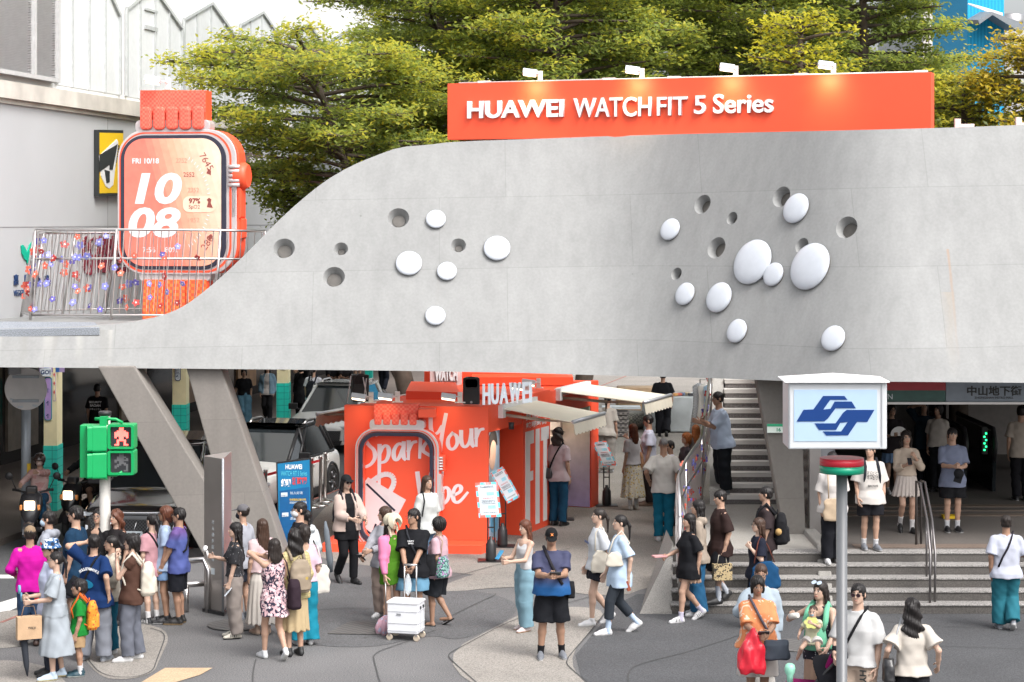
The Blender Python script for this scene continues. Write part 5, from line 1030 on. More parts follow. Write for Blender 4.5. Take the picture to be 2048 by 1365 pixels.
# ---------------------------------------------------------------- vehicles
TYRE=M('tyre',(.02,.02,.02),.8);RIM=M('rim',(.16,.16,.17),.35,metal=.8);CHROME=M('chrome',(.75,.75,.76),.12,metal=1.,var=.02);HEADL=M('headlamp',(.55,.58,.62),.12)
def car(name,loc,yaw,L_,W_,H_,paint,lab,kind,group=None):
    """x forward, y to the left, z up; yaw turns x"""
    t=empty(name,loc,lab,'car',group,rz=yaw);h=W_/2;zb=.22;belt=H_*.60;nose=H_*.535
    xs=[L_/2,L_/2-.06,L_/2-.25,L_/2-.75,L_/2-1.15,L_/2-1.3,0,-L_/2+.9,-L_/2+.25,-L_/2+.05,-L_/2]
    tz=[nose*.72,nose*.86,nose*.94,nose*1.02,belt*.985,belt,belt*1.01,belt*1.03,belt*1.03,belt*.95,belt*.8]
    hw=[h*.80,h*.88,h*.95,h,h,h,h,h,h*.97,h*.90,h*.82]
    mb=MB();mb.smooth=True;ring=[]
    for x,z,w_ in zip(xs,tz,hw):
        zz=z-zb;pts=[(0,z+.012),(.5*w_,z+.006),(.82*w_,z-.015),(.93*w_,z-.05*zz),(.985*w_,z-.18*zz),(w_,z-.42*zz),(.985*w_,z-.70*zz),(.95*w_,z-.93*zz),(.85*w_,zb)]
        ring.append([(x,y,q) for y,q in pts]+[(x,-y,q) for y,q in pts[:0:-1]])
    m=len(ring[0]);vs=[v for r_ in ring for v in r_];fs=[(i*m+k,i*m+(k+1) % m,(i+1)*m+(k+1) % m,(i+1)*m+k) for i in range(len(ring)-1) for k in range(m)]+[tuple(range(m)),tuple(range((len(ring)-1)*m,len(ring)*m))[::-1]]
    mb.add(vs,fs,True);body=mb.build('body',paint,t,local=True);sb=body.modifiers.new('sub','SUBSURF');sb.levels=1;sb.render_levels=2
    # greenhouse: glass solid, roof skin and pillars
    fx,rx=L_/2-1.22,-L_/2+.18;fr,rr_=fx-1.05,rx+.48;bw,rw=h*.90,h*.72;zb2,zr=belt-.02,H_-.05
    B_=[(fx,bw*.92),(fx-.5,bw),(0,bw),(rx+.35,bw*.98),(rx,bw*.86)];T_=[(fr,rw*.94),(fr-.3,rw),(0,rw),(rr_+.3,rw*.98),(rr_,rw*.9)]
    full=lambda P_,z: [(x,y,z) for x,y in P_]+[(x,-y,z) for x,y in P_[::-1]]
    mb=MB();Bf,Tf=full(B_,zb2),full(T_,zr);k=len(Bf);mb.add(Bf+Tf,[(i,(i+1) % k,k+(i+1) % k,k+i) for i in range(k)]+[tuple(range(k,2*k))],False);mb.build('window',GLASS,t,local=True)
    mb=MB();mb.smooth=True;T2=[(x*1.+(.03 if i == 0 else 0),y+.015) for i,(x,y) in enumerate(T_)];up=[(x*.96,y*.86) for x,y in T2];k=10;mb.add(full(T2,zr-.03)+full(T2,zr+.0)+full(up,zr+.05),[(a*k+i,a*k+(i+1) % k,(a+1)*k+(i+1) % k,(a+1)*k+i) for a in (0,1) for i in range(k)]+[tuple(range(20,30))],True);mb.build('roof',GLASS if kind == 'white' and False else (paint if kind != 'white' else GLASS),t,local=True)
    mb=MB()
    for s in (1,-1):
        for i in (0,1,3,4): mb.tube([(B_[i][0]+.01,s*(B_[i][1]+.005),zb2-.02),(T_[i][0]+.01,s*(T_[i][1]+.005),zr+.01)],.038 if i in (0,3,4) else .03,7)
        mb.tube([(.05,s*(bw+.005),zb2),(.02,s*(rw+.01),zr)],.03,7);mb.tube([(fx,s*bw*.92,zb2),(fx-.5,s*(bw+.012),zb2+.01),(0,s*(bw+.012),zb2+.01),(rx+.35,s*(bw+.012),zb2+.01),(rx,s*bw*.86,zb2)],.028,6)
        mb.tube([(T_[0][0],s*(T_[0][1]+.01),zr),(T_[1][0],s*(T_[1][1]+.015),zr+.01),(0,s*(rw+.015),zr+.015),(rr_,s*(rw*.9+.01),zr)],.035,7)
    mb.build('pillar',BLACK if kind == 'white' else paint,t,local=True)
    for s in (1,-1): mb=MB();mb.tube([(fr-.35,s*rw*.9,zr+.03),(fr-.5,s*rw*.92,zr+.1),(rr_+.4,s*rw*.9,zr+.1),(rr_+.25,s*rw*.88,zr+.03)],.022,7);mb.build('roof_rail',STEEL,t,local=True)
    wr=.345
    for sx in (L_/2-.86,-L_/2+.82):
        for s in (1,-1):
            mb=MB();mb.lathe((sx,s*(h-.02),wr),[(wr+.07,-.12),(wr+.075,.0),(wr+.04,.045),(wr+.01,.02),(wr+.0,-.1)],32,Vector((0,s,0)));mb.build('wheel_arch',BLACK,t,local=True)
            mb=MB();mb.mat(0).lathe((sx,s*(h-.2),wr),[(wr*.9,0),(wr,.04),(wr,.18),(wr*.93,.215),(wr*.66,.215),(wr*.64,.2)],32,Vector((0,s,0)));w_=mb.build('wheel',TYRE,t,local=True);mb=MB()
            c=Vector((sx,s*(h+.005),wr))
            for q in range(5): a=q*1.2566;mb.tube([c+Vector((math.cos(a-.18)*.06,0,math.sin(a-.18)*.06)),c+Vector((math.cos(a)*wr*.64,0,math.sin(a)*wr*.64))],[.035,.03],6)
            mb.lathe(c-Vector((0,s*.02,0)),[(.07,0),(.06,.03)],14,Vector((0,s,0)));mb.lathe(c-Vector((0,s*.03,0)),[(wr*.68,0),(wr*.68,.035),(wr*.62,.035),(wr*.61,0)],28,Vector((0,s,0)));mb.build('rim',RIM,w_,local=True)
    X=L_/2
    FPn=Plane((X+.012,0,0),(0,1,0),(.0,0,1));GRI=pattern('grille_mesh',(.012,.012,.012),(.07,.07,.075),'check',34,rough=.4)
    mb=MB();FPn.poly(mb,[(-h*.52,nose*.50),(-h*.36,nose*.34),(h*.36,nose*.34),(h*.52,nose*.50),(h*.60,nose*.72),(h*.5,nose*.82),(-h*.5,nose*.82),(-h*.60,nose*.72)] if kind == 'white' else [(-h*.70,nose*.34),(h*.70,nose*.34),(h*.74,nose*.70),(-h*.74,nose*.70)],-.06,.012);mb.build('grille',GRI,t,local=True)
    mb=MB();FPn.poly(mb,[(-h*.72,.24),(h*.72,.24),(h*.78,.36),(-h*.78,.36)],-.08,.012);mb.build('bumper',BLACK if kind != 'white' else STEEL,t,local=True,bevel=.01)
    for s in (1,-1):
        mb=MB();mb.box((X-.10,s*h*.74,nose*.79),(.1,h*.34,.07),rz=-s*.35);mb.build('headlight',HEADL,t,local=True,bevel=.012)
        mb=MB();mb.box((X-.09,s*h*.78,nose*.50),(.1,h*.16,.17),rz=-s*.4);mb.build('lower_lamp',HEADL,t,local=True,bevel=.012)
        mb=MB();mb.box((fx-.28,s*(h+.12),belt+.10),(.12,.22,.15));mb.tube([(fx-.25,s*(bw),belt+.02),(fx-.25,s*(h+.1),belt+.07)],.02,6);mb.build('mirror',BLACK,t,local=True,bevel=.03)
        for x in (.15,-.75): mb=MB();mb.box((x-.32,s*(h+.006),belt-.16),(.2,.03,.03));mb.build('door_handle',paint,t,local=True,bevel=.006)
        mb=MB();mb.box((0,s*(h-.02),.27),(L_-2.0,.06,.14));mb.build('sill_trim',BLACK,t,local=True)
        mb=MB()
        for x in (fx-.35,-.02,-.98): mb.box((x,s*(h*.992),belt*.62),(.008,.03,belt*.62))
        mb.build('door_gap',BLACK,t,local=True)
    P_=Plane((X+.03,0,nose*.42),(0,1,0));mb=MB();P_.poly(mb,rrect(.36,.15,.02),0,.01);pl_=mb.build('number_plate',PALEB,t,local=True)
    if kind == 'black':
        tt_=text('lettering','RED-7',P_,-.15,-.045,.1,DK,None,.01,.002,.004,width=.3,height=.09);tt_.parent=pl_;tt_.matrix_local=P_.mat4(-.15,-.045,.012)
        mb=MB();mb.tube([(X+.02,h*.80,nose*.84),(X+.045,h*.4,nose*.835),(X+.05,0,nose*.83),(X+.045,-h*.4,nose*.835),(X+.02,-h*.80,nose*.84)],.018,8);mb.build('chrome_strip',CHROME,t,local=True)
        mb=MB()
        for k_ in range(7): mb.tube([(X+.03,-h*.68+k_*h*.22,nose*.36),(X+.03,-h*.68+k_*h*.22+.1,nose*.68)],.008,5)
        mb.build('grille_bar',CHROME,t,local=True)
    return t
BPAINT=M('black_paint',(.022,.020,.020),.12,var=.05,coat=1.,spec=.6);WPAINT=M('white_paint_car',(.70,.70,.68),.25,var=.02,coat=.6);SPAINT=M('pearl_paint',(.60,.61,.60),.25,var=.02,coat=.6)
RDY=math.atan2(-1,-.22)
p0=gp(262,1115,ROADZ);car('black_car',p0+Vector((.30,2.3,0)),math.atan2(-1,-.10),4.9,2.02,1.78,BPAINT,'large black sport utility car with mesh grille behind the traffic light','black')
p0=gp(545,1042,ROADZ);car('white_car',p0+Vector((-.35,2.35,0)),math.atan2(-1,-.26),4.3,1.82,1.63,WPAINT,'white crossover car with dark roof and mesh grille between the legs and booth','white')
p0=gp(640,905,ROADZ);car('white_car',p0+Vector((.35,1.6,0)),math.atan2(-1,-.2),4.4,1.80,1.6,SPAINT,'pearl white car standing in the queue behind the first white one','white2')
def scooter(loc,yaw,lab,col):
    t=empty('scooter',loc,lab,'scooter','motor scooters waiting at the stop line',rz=yaw);sc_=M('scooter_'+col[0],col[1],.3,coat=.5)
    for x,nm in ((.62,'wheel'),(-.58,'wheel')): mb=MB();mb.lathe((x,-.05,.24),[(.15,0),(.24,.01),(.25,.05),(.24,.09),(.15,.1)],28,Vector((0,1,0)));w_=mb.build(nm,TYRE,t,local=True);mb=MB();mb.lathe((x,-.055,.24),[(.14,0),(.14,.11)],20,Vector((0,1,0)));mb.build('rim',RIM,w_,local=True)
    mb=MB();mb.smooth=True;sec=[(.66,.42,.05,.10),(.60,.62,.15,.14),(.55,.80,.19,.14),(.48,.95,.17,.11),(.44,1.03,.10,.07)];vs=[];k=12
    for x,z,hw,dp in sec: vs += [(x+dp*math.cos(a),hw*math.sin(a)*1.1,z) for a in (2*math.pi*i/k for i in range(k))]
    mb.add(vs,[(a*k+i,a*k+(i+1) % k,(a+1)*k+(i+1) % k,(a+1)*k+i) for a in range(4) for i in range(k)]+[tuple(range(k)),tuple(range(4*k,5*k))],True);mb.build('front_shield',sc_,t,local=True)
    mb=MB();mb.smooth=True;an=[R(a) for a in range(15,166,15)];vs=[]
    for a in an: vs += [(.62+.30*math.cos(a),y,.24+.30*math.sin(a)+(.03 if y == 0 else 0)) for y in (-.09,-.05,0,.05,.09)]
    mb.add(vs,[(i*5+j,i*5+j+1,i*5+j+6,i*5+j+5) for i in range(len(an)-1) for j in range(4)],True);mb.build('front_fender',sc_,t,local=True)
    mb=MB();mb.box((.05,0,.33),(.62,.34,.09));mb.build('footboard',sc_,t,local=True,bevel=.03)
    mb=MB();mb.smooth=True;sec=[(-.12,.42,.18),(-.2,.62,.20),(-.55,.66,.19),(-.88,.72,.10),(-.95,.74,.05)];vs=[]
    for x,z,hw in sec: vs += [(x,hw*math.sin(a),.50+(z-.48)*(1 if math.cos(a) > 0 else .6)*math.cos(a)) for a in (2*math.pi*i/k for i in range(k))]
    mb.add(vs,[(a*k+i,a*k+(i+1) % k,(a+1)*k+(i+1) % k,(a+1)*k+i) for a in range(4) for i in range(k)]+[tuple(range(k)),tuple(range(4*k,5*k))],True);mb.build('rear_body',sc_,t,local=True)
    mb=MB();mb.box((-.42,0,.765),(.62,.26,.09));mb.build('seat',BLACK,t,local=True,bevel=.035)
    mb=MB();mb.tube([(.36,-.34,1.04),(.42,-.12,1.0),(.42,.12,1.0),(.36,.34,1.04)],.018,8);mb.tube([(.36,-.36,1.04),(.33,-.24,1.03)],.024,8);mb.tube([(.36,.36,1.04),(.33,.24,1.03)],.024,8);hb_=mb.build('handlebar',BLACK,t,local=True)
    mb=MB();mb.box((.47,0,1.05),(.16,.2,.14));mb.build('cowl',BLACK,t,local=True,bevel=.04)
    for s in (1,-1): mb=MB();mb.tube([(.38,s*.28,1.03),(.36,s*.36,1.2),(.36,s*.38,1.25)],.008,6);mb.lathe((.35,s*.42,1.28),[(.01,-.02),(.065,-.012),(.07,0),(.065,.01)],18,Vector((-1,0,.1)));mb.build('mirror',BLACK,t,local=True)
    mb=MB();mb.box((.69,0,.80),(.05,.19,.17));mb.build('headlight',M('headlamp_lit',(1.,.72,.48),.3,emit=1.6),t,local=True,bevel=.03)
    for s in (1,-1): mb=MB();mb.box((.64,s*.155,.76),(.05,.05,.1));mb.build('indicator',M('amber_lamp',(.9,.35,.10),.3),t,local=True,bevel=.015)
    mb=MB();mb.tube([(-.2,-.2,.3),(-.85,-.22,.36)],[.05,.06],10);mb.build('exhaust',GREYMET,t,local=True)
    return t
SCT=[(gp(42,1104,ROADZ)+Vector((.1,.75,0)),math.atan2(-1,.05),'dark grey motor scooter with lit headlamp ridden by the person in pink',('grey',(.03,.03,.034))),
       (gp(150,1078,ROADZ)+Vector((.05,.6,0)),math.atan2(-1,-.25),'black motor scooter with lit lamp squeezed beside the black car',('black',(.012,.012,.014)))]
for s_ in SCT: scooter(*s_)
# ---------------------------------------------------------------- market stall beyond the stairs
def cloth_drop(name,c,w_,d_,h,mat,lab,n_=10):
    t=empty(name,c,lab,'table');mb=MB();mb.smooth=True;N=60;vs=[];rg_=random.Random(5)
    for lev,f in ((h,0.),(h-.02,0.02),(h*.5,.05),(.04,.08)):
        for i,(x,y) in enumerate(rrect(w_,d_,.08,N // 4-1)): a=2*math.pi*i/N;k_=1+f*(1+.6*math.sin(i*1.9));vs.append(Vector(c)+Vector((x*k_,y*k_,lev)))
    m=len(vs) // 4;mb.add(vs,[(a*m+i,a*m+(i+1) % m,(a+1)*m+(i+1) % m,(a+1)*m+i) for a in range(3) for i in range(m)]+[tuple(range(m))],True);mb.build('cloth',mat,t);return t
WC=M('stall_cloth',(.50,.54,.56),.8,var=.12,scale=4)
cloth_drop('stall_table',(at(1352,0,56).x,57,0),1.5,1.6,.95,WC,'market table under a draped pale grey cloth piled with goods')
cloth_drop('stall_table',(at(1278,0,60).x,61,0),1.1,.9,.85,M('stall_wood',(.40,.28,.17),.7,var=.15,scale=8),'wood coloured market counter behind the man in black')
goods=[M('goods_%d' % i,c_,.7) for i,c_ in enumerate(((.5,.12,.08),(.15,.2,.32),(.55,.45,.3),(.05,.05,.06),(.6,.3,.1)))]
for i in range(9):
    mb=MB();x=at(1352,0,56).x-.5+.12*i;mb.box((x,56.5+.09*(i % 4),1.0),(.16,.2,.07),rz=i);tag(mb.build('folded_garment',goods[i % 5],bevel=.02),'small folded garment lying on the market table','garment','goods on the market table')
t=empty('clothes_rack',(at(1425,0,52).x,52,0),'clothes rack with pale dresses hanging on wooden hangers beside the stair railing','clothes rack');xr=at(1400,0,52).x
mb=MB();mb.tube([(xr,52,0),(xr,52,1.75),(xr+.75,51.2,1.75),(xr+.75,51.2,0)],.018,8);mb.build('frame',STEEL,t)
gm=[pattern('gingham',(.50,.52,.54),(.30,.32,.35),'check',30),M('white_linen',(.66,.64,.60),.8),M('denim_pale',(.30,.42,.55),.8),M('white_linen',(.6,.6,.6)),M('sand_cotton',(.5,.42,.32),.8),M('grey_linen',(.45,.45,.45),.8)]
for i in range(6):
    f=(i+.5)/6;c=Vector((xr+.75*f,52-.8*f,1.68));mb=MB();mb.smooth=True;vs=[];k=14
    for z,wx,wy in ((-.02,.05,.02),(-.1,.20,.04),(-.35,.17,.05),(-.6,.18,.06),(-1.25+.1*(i % 3),.30,.09)): vs += [c+Vector((wx*math.cos(a)*.8-.1,wx*math.cos(a)*.0+wy*math.sin(a),z)) for a in (2*math.pi*j/k for j in range(k))]
    mb.add(vs,[(a*k+j,a*k+(j+1) % k,(a+1)*k+(j+1) % k,(a+1)*k+j) for a in range(4) for j in range(k)]+[tuple(range(k)),tuple(range(4*k,5*k))],True);tag(mb.build('hanging_dress',gm[i]),['gingham dress hanging at the near end of the rack','white sleeveless dress on the rack next to the gingham one','pale denim dress on the clothes rack','plain white dress in the middle of the rack','sand coloured dress on the clothes rack','grey linen dress at the railing end of the rack'][i],'dress','dresses on the clothes rack')
t=empty('pallet_stack',at(1228,870,53),'stack of flat patterned boards on the ground behind the booth end','stack');b=gp(1232,875);mb=MB()
for i in range(6): mb.box(b+Vector((.03*(i % 2),.3,.07+.11*i)),(.62,.5,.085),rz=.03*(i % 3))
mb.build('board',pattern('stack_print',(.32,.30,.28),(.12,.11,.11),'check',16),t);mb=MB();mb.box(b+Vector((.15,.3,.76)),(1.0,.5,.06));mb.build('top_board',PALEB,t)
t=empty('planter',gp(1265,850),'round patterned planter bowl beside the stacked boards','planter');b=gp(1262,858);mb=MB();mb.lathe(b,[(.3,0),(.5,.2),(.55,.42),(.5,.46)],24);mb.build('bowl',pattern('planter_print',(.30,.29,.26),(.14,.14,.13),'check',20),t)
t=empty('bench',gp(668,800),'dark wooden bench under the arcade behind the cars','bench');b=gp(662,806);mb=MB();mb.box(b+Vector((.3,.5,.42)),(1.6,.45,.06));mb.build('seat',M('bench_wood',(.16,.09,.05),.6),t);mb=MB()
for s in (-.4,1.0): mb=MB();mb.box(b+Vector((s,.5,.2)),(.08,.4,.4));mb.build('leg',BLACK,t)
# ================================================================ PEOPLE
# signed-distance bodies polygonised with surface nets: one continuous skin per person, clothing as its children
V3=lambda*a: np.array(a,float)
class Fld:
    def __init__(s,lo,hi,h):
        s.h=h;s.lo=np.array(lo,float)-2*h;n=np.ceil((np.array(hi)-s.lo)/h).astype(int)+3;s.n=n;s.d=np.full(tuple(n),.3,np.float32)
        s.ax=[(s.lo[i]+h*np.arange(n[i])).astype(np.float32) for i in range(3)]
    def blk(s,lo,hi):
        i0=np.clip(np.floor((lo-s.lo)/s.h).astype(int),0,s.n-1);i1=np.clip(np.ceil((hi-s.lo)/s.h).astype(int)+1,1,s.n)
        if (i1 <= i0).any(): return None
        sl=tuple(slice(a,b) for a,b in zip(i0,i1));X=s.ax[0][sl[0]][:,None,None];Y=s.ax[1][sl[1]][None,:,None];Z=s.ax[2][sl[2]][None,None,:]
        return sl,X,Y,Z
    def mix(s,sl,v,k,sub=False):
        a=s.d[sl]
        if sub:
            if k > 0: h=np.clip(.5-.5*(a+v)/k,0,1);s.d[sl]=a*(1-h)+(-v)*h+k*h*(1-h)
            else: s.d[sl]=np.maximum(a,-v)
        elif k > 0: h=np.clip(.5+.5*(a-v)/k,0,1);s.d[sl]=a*(1-h)+v*h-k*h*(1-h)
        else: s.d[sl]=np.minimum(a,v)
    def cap(s,a,b,ra,rb=None,k=0.,sub=False):
        a=np.asarray(a,float);b=np.asarray(b,float);rb=ra if rb is None else rb;m=max(ra,rb)+3*s.h+k
        q=s.blk(np.minimum(a,b)-m,np.maximum(a,b)+m)
        if q is None: return s
        sl,X,Y,Z=q;u=b-a;L2=max(1e-9,u @ u);t=np.clip(((X-a[0])*u[0]+(Y-a[1])*u[1]+(Z-a[2])*u[2])/L2,0,1)
        v=np.sqrt((X-a[0]-t*u[0]) ** 2+(Y-a[1]-t*u[1]) ** 2+(Z-a[2]-t*u[2]) ** 2)-(ra+(rb-ra)*t);s.mix(sl,v,k,sub);return s
    def ell(s,c,r,Rm=None,k=0.,sub=False):
        c=np.asarray(c,float);r=np.asarray(r,float);m=r.max()+3*s.h+k;q=s.blk(c-m,c+m)
        if q is None: return s
        sl,X,Y,Z=q;x,y,z=X-c[0],Y-c[1],Z-c[2]
        if Rm is not None: x,y,z=(Rm[0,i]*x+Rm[1,i]*y+Rm[2,i]*z for i in range(3))
        k0=np.sqrt((x/r[0]) ** 2+(y/r[1]) ** 2+(z/r[2]) ** 2);v=(k0-1)*r.min()*(.5+.5*np.minimum(1,k0));s.mix(sl,v+0*(X+Y+Z),k,sub);return s
    def loft(s,o,Rm,prof,k=0.,pw=2.3,sub=False):
        """prof rows: t, ru, rv, ou, ov along the third column of Rm"""
        o=np.asarray(o,float);P=np.array([tuple(p)+(0,)*(5-len(p)) for p in prof],float);m=max(P[:,1].max()+abs(P[:,3]).max(),P[:,2].max()+abs(P[:,4]).max())+3*s.h+k
        e0=o+Rm[:,2]*P[0,0];e1=o+Rm[:,2]*P[-1,0];q=s.blk(np.minimum(e0,e1)-m,np.maximum(e0,e1)+m)
        if q is None: return s
        sl,X,Y,Z=q;X,Y,Z=np.broadcast_arrays(X-o[0],Y-o[1],Z-o[2]);x,y,z=(Rm[0,i]*X+Rm[1,i]*Y+Rm[2,i]*Z for i in range(3))
        zz=np.clip(z,P[0,0],P[-1,0]).ravel();f=[np.interp(zz,P[:,0],P[:,j]).reshape(z.shape) for j in range(1,5)]
        kk=(np.abs((x-f[2])/f[0]) ** pw+np.abs((y-f[3])/f[1]) ** pw) ** (1/pw);v=(kk-1)*np.minimum(f[0],f[1]);v=np.maximum(v,np.maximum(P[0,0]-z,z-P[-1,0]));s.mix(sl,v.astype(np.float32),k,sub);return s
    def cut(s,n,c):
        """keep n.p < c"""
        X=s.ax[0][:,None,None];Y=s.ax[1][None,:,None];Z=s.ax[2][None,None,:];s.d=np.maximum(s.d,(n[0]*X+n[1]*Y+n[2]*Z-c).astype(np.float32));return s
    def folds(s,amp,rg,fx=16.,fz=11.):
        X=s.ax[0][:,None,None];Y=s.ax[1][None,:,None];Z=s.ax[2][None,None,:];ph=rg.uniform(0,6.3,6)
        w1=np.sin(fx*X+fz*.6*Z+ph[0]+1.7*np.sin(5*Z+ph[1]))*np.sin(fx*.8*Y-fz*Z+ph[2]);w2=np.sin(fx*2.1*X-fz*1.4*Z+ph[3])*np.sin(fx*1.9*Y+fz*1.2*Z+ph[4])
        s.d=s.d+(amp*(w1+.5*w2)).astype(np.float32);return s
    def mesh(s):
        d=s.d;d[0]=d[-1]=.3;d[:,0]=d[:,-1]=.3;d[:,:,0]=d[:,:,-1]=.3;n=np.array(d.shape);b=(d < 0)
        c=[b[i:n[0]-1+i,j:n[1]-1+j,k:n[2]-1+k] for i in (0,1) for j in (0,1) for k in (0,1)];sm=sum(x.astype(np.int8) for x in c);act=np.argwhere((sm > 0) & (sm < 8))
        if not len(act): return np.zeros((0,3)),np.zeros((0,4),np.int32)
        offs=np.array([(i,j,k) for i in (0,1) for j in (0,1) for k in (0,1)]);val=np.stack([d[act[:,0]+o[0],act[:,1]+o[1],act[:,2]+o[2]] for o in offs],1)
        acc=np.zeros((len(act),3));cnt=np.zeros(len(act))
        for i in range(8):
            for ax in (4,2,1):
                if not i & ax:
                    j=i | ax;va,vb=val[:,i],val[:,j];mk=(va < 0) != (vb < 0);t=np.where(mk,va/np.where(mk,va-vb,1),0);p=offs[i]+t[:,None]*(offs[j]-offs[i]);acc += np.where(mk[:,None],p,0);cnt += mk
        vert=s.lo+s.h*(act+acc/cnt[:,None]);idx=-np.ones(tuple(n-1),np.int32);idx[act[:,0],act[:,1],act[:,2]]=np.arange(len(act));F_=[]
        for ax in range(3):
            u,v=(ax+1) % 3,(ax+2) % 3;sl0=[slice(None)]*3;sl1=[slice(None)]*3;sl0[ax]=slice(0,-1);sl1[ax]=slice(1,None);e0,e1=b[tuple(sl0)],b[tuple(sl1)];E_=np.argwhere(e0 != e1)
            if not len(E_): continue
            g=e0[E_[:,0],E_[:,1],E_[:,2]];du=np.eye(3,dtype=int)[u];dv=np.eye(3,dtype=int)[v];q=np.stack([idx[tuple((E_-a).T)] for a in (du*0,du,du+dv,dv)],1);q[~g]=q[~g][:,::-1];F_.append(q[:,::-1])
        return vert,np.concatenate(F_)
def np_mesh(name,chunks,mat,parent,color=False):
    """chunks: (verts, quads, colours or None)"""
    vs=np.concatenate([c[0] for c in chunks]);o=0;fs=[]
    for c in chunks: fs.append(c[1]+o);o += len(c[0])
    fs=np.concatenate(fs).astype(np.int32);me=bpy.data.meshes.new(name);me.vertices.add(len(vs));me.vertices.foreach_set('co',vs.astype(np.float32).ravel())
    me.loops.add(fs.size);me.loops.foreach_set('vertex_index',fs.ravel());me.polygons.add(len(fs));me.polygons.foreach_set('loop_start',np.arange(0,fs.size,4,dtype=np.int32));me.polygons.foreach_set('loop_total',np.full(len(fs),4,np.int32));me.polygons.foreach_set('use_smooth',np.ones(len(fs),bool));me.update()
    if color:
        cc=np.ones((len(vs),4),np.float32);cc[:,:3]=np.concatenate([np.broadcast_to(c[2],(len(c[0]),3)) for c in chunks]);me.color_attributes.new('Col','FLOAT_COLOR','POINT').data.foreach_set('color',cc.ravel())
    me.materials.append(mat);ob=bpy.data.objects.new(name,me);COL.objects.link(ob);ob.parent=parent;return ob
def nrmz(v): v=np.asarray(v,float);return v/max(1e-9,np.linalg.norm(v))
def frame(w_,hint=(0,-1,0)):
    w_=nrmz(w_);v=np.asarray(hint,float);v=v-w_*(v @ w_)
    if np.linalg.norm(v) < .05: v=V3(1,0,0)-w_*w_[0]
    v=-nrmz(v);u=np.cross(v,w_);return np.stack([u,v,w_],1)
def rotm(e): return np.array(Euler(e).to_matrix())
def ik(a,c,l1,l2,pole):
    a,c=np.asarray(a,float),np.asarray(c,float);d=c-a;L_=np.linalg.norm(d);mx=(l1+l2)*.998
    if L_ > mx: c=a+d/L_*mx;d=c-a;L_=mx
    u=d/max(L_,1e-6);x=(l1*l1-l2*l2+L_*L_)/(2*max(L_,1e-6));h=math.sqrt(max(0,l1*l1-x*x));p=np.asarray(pole,float);p=p-u*(p @ u);return a+u*x+nrmz(p)*h,c
SKIN=M('skin',(.5,.3,.2),.5,var=.05,scale=14,attr='Col',spec=.35);SKIN.node_tree.nodes['Principled BSDF'].inputs['Subsurface Weight'].default_value=.0
CLA=M('cloth_attr',(.5,.5,.5),.8,var=.06,scale=10,attr='Col',bump=.12,bscale=220);SHOE=M('shoe',(.5,.5,.5),.55,var=.05,attr='Col')
def hairmat(name,c):
    if name in MATS: return MATS[name]
    m=M(name,c,.42,var=.3,scale=30,spec=.28);n=m.node_tree;p=n.nodes['Principled BSDF'];tc=next(x for x in n.nodes if x.type == 'TEX_COORD');mp=n.nodes.new('ShaderNodeMapping');mp.inputs['Scale'].default_value=(90,90,5);w_=n.nodes.new('ShaderNodeTexNoise');w_.inputs['Scale'].default_value=1.;b=n.nodes.new('ShaderNodeBump');b.inputs['Strength'].default_value=.45;b.inputs['Distance'].default_value=.01
    n.links.new(tc.outputs['Object'],mp.inputs[0]);n.links.new(mp.outputs[0],w_.inputs['Vector']);n.links.new(w_.outputs['Fac'],b.inputs['Height']);n.links.new(b.outputs[0],p.inputs['Normal']);return m
HAIRC=dict(black=(.012,.010,.010),brown=(.045,.024,.016),redbrown=(.09,.032,.018),orange=(.32,.11,.035),grey=(.14,.135,.135),dark=(.02,.015,.013))
def CL(c,name=None):
    """plain woven cloth of a colour given 0-255"""
    nm='cloth_%02x%02x%02x' % tuple(int(x) for x in c);return M(nm,SP_(*c),.85,var=.07,scale=9,bump=.15,bscale=260,spec=.2)
def SP_(*c): return tuple(x*.66 for x in S(*c))
SKT=dict(a=(.40,.248,.178),b=(.305,.178,.120),c=(.45,.30,.228))
class Person: pass
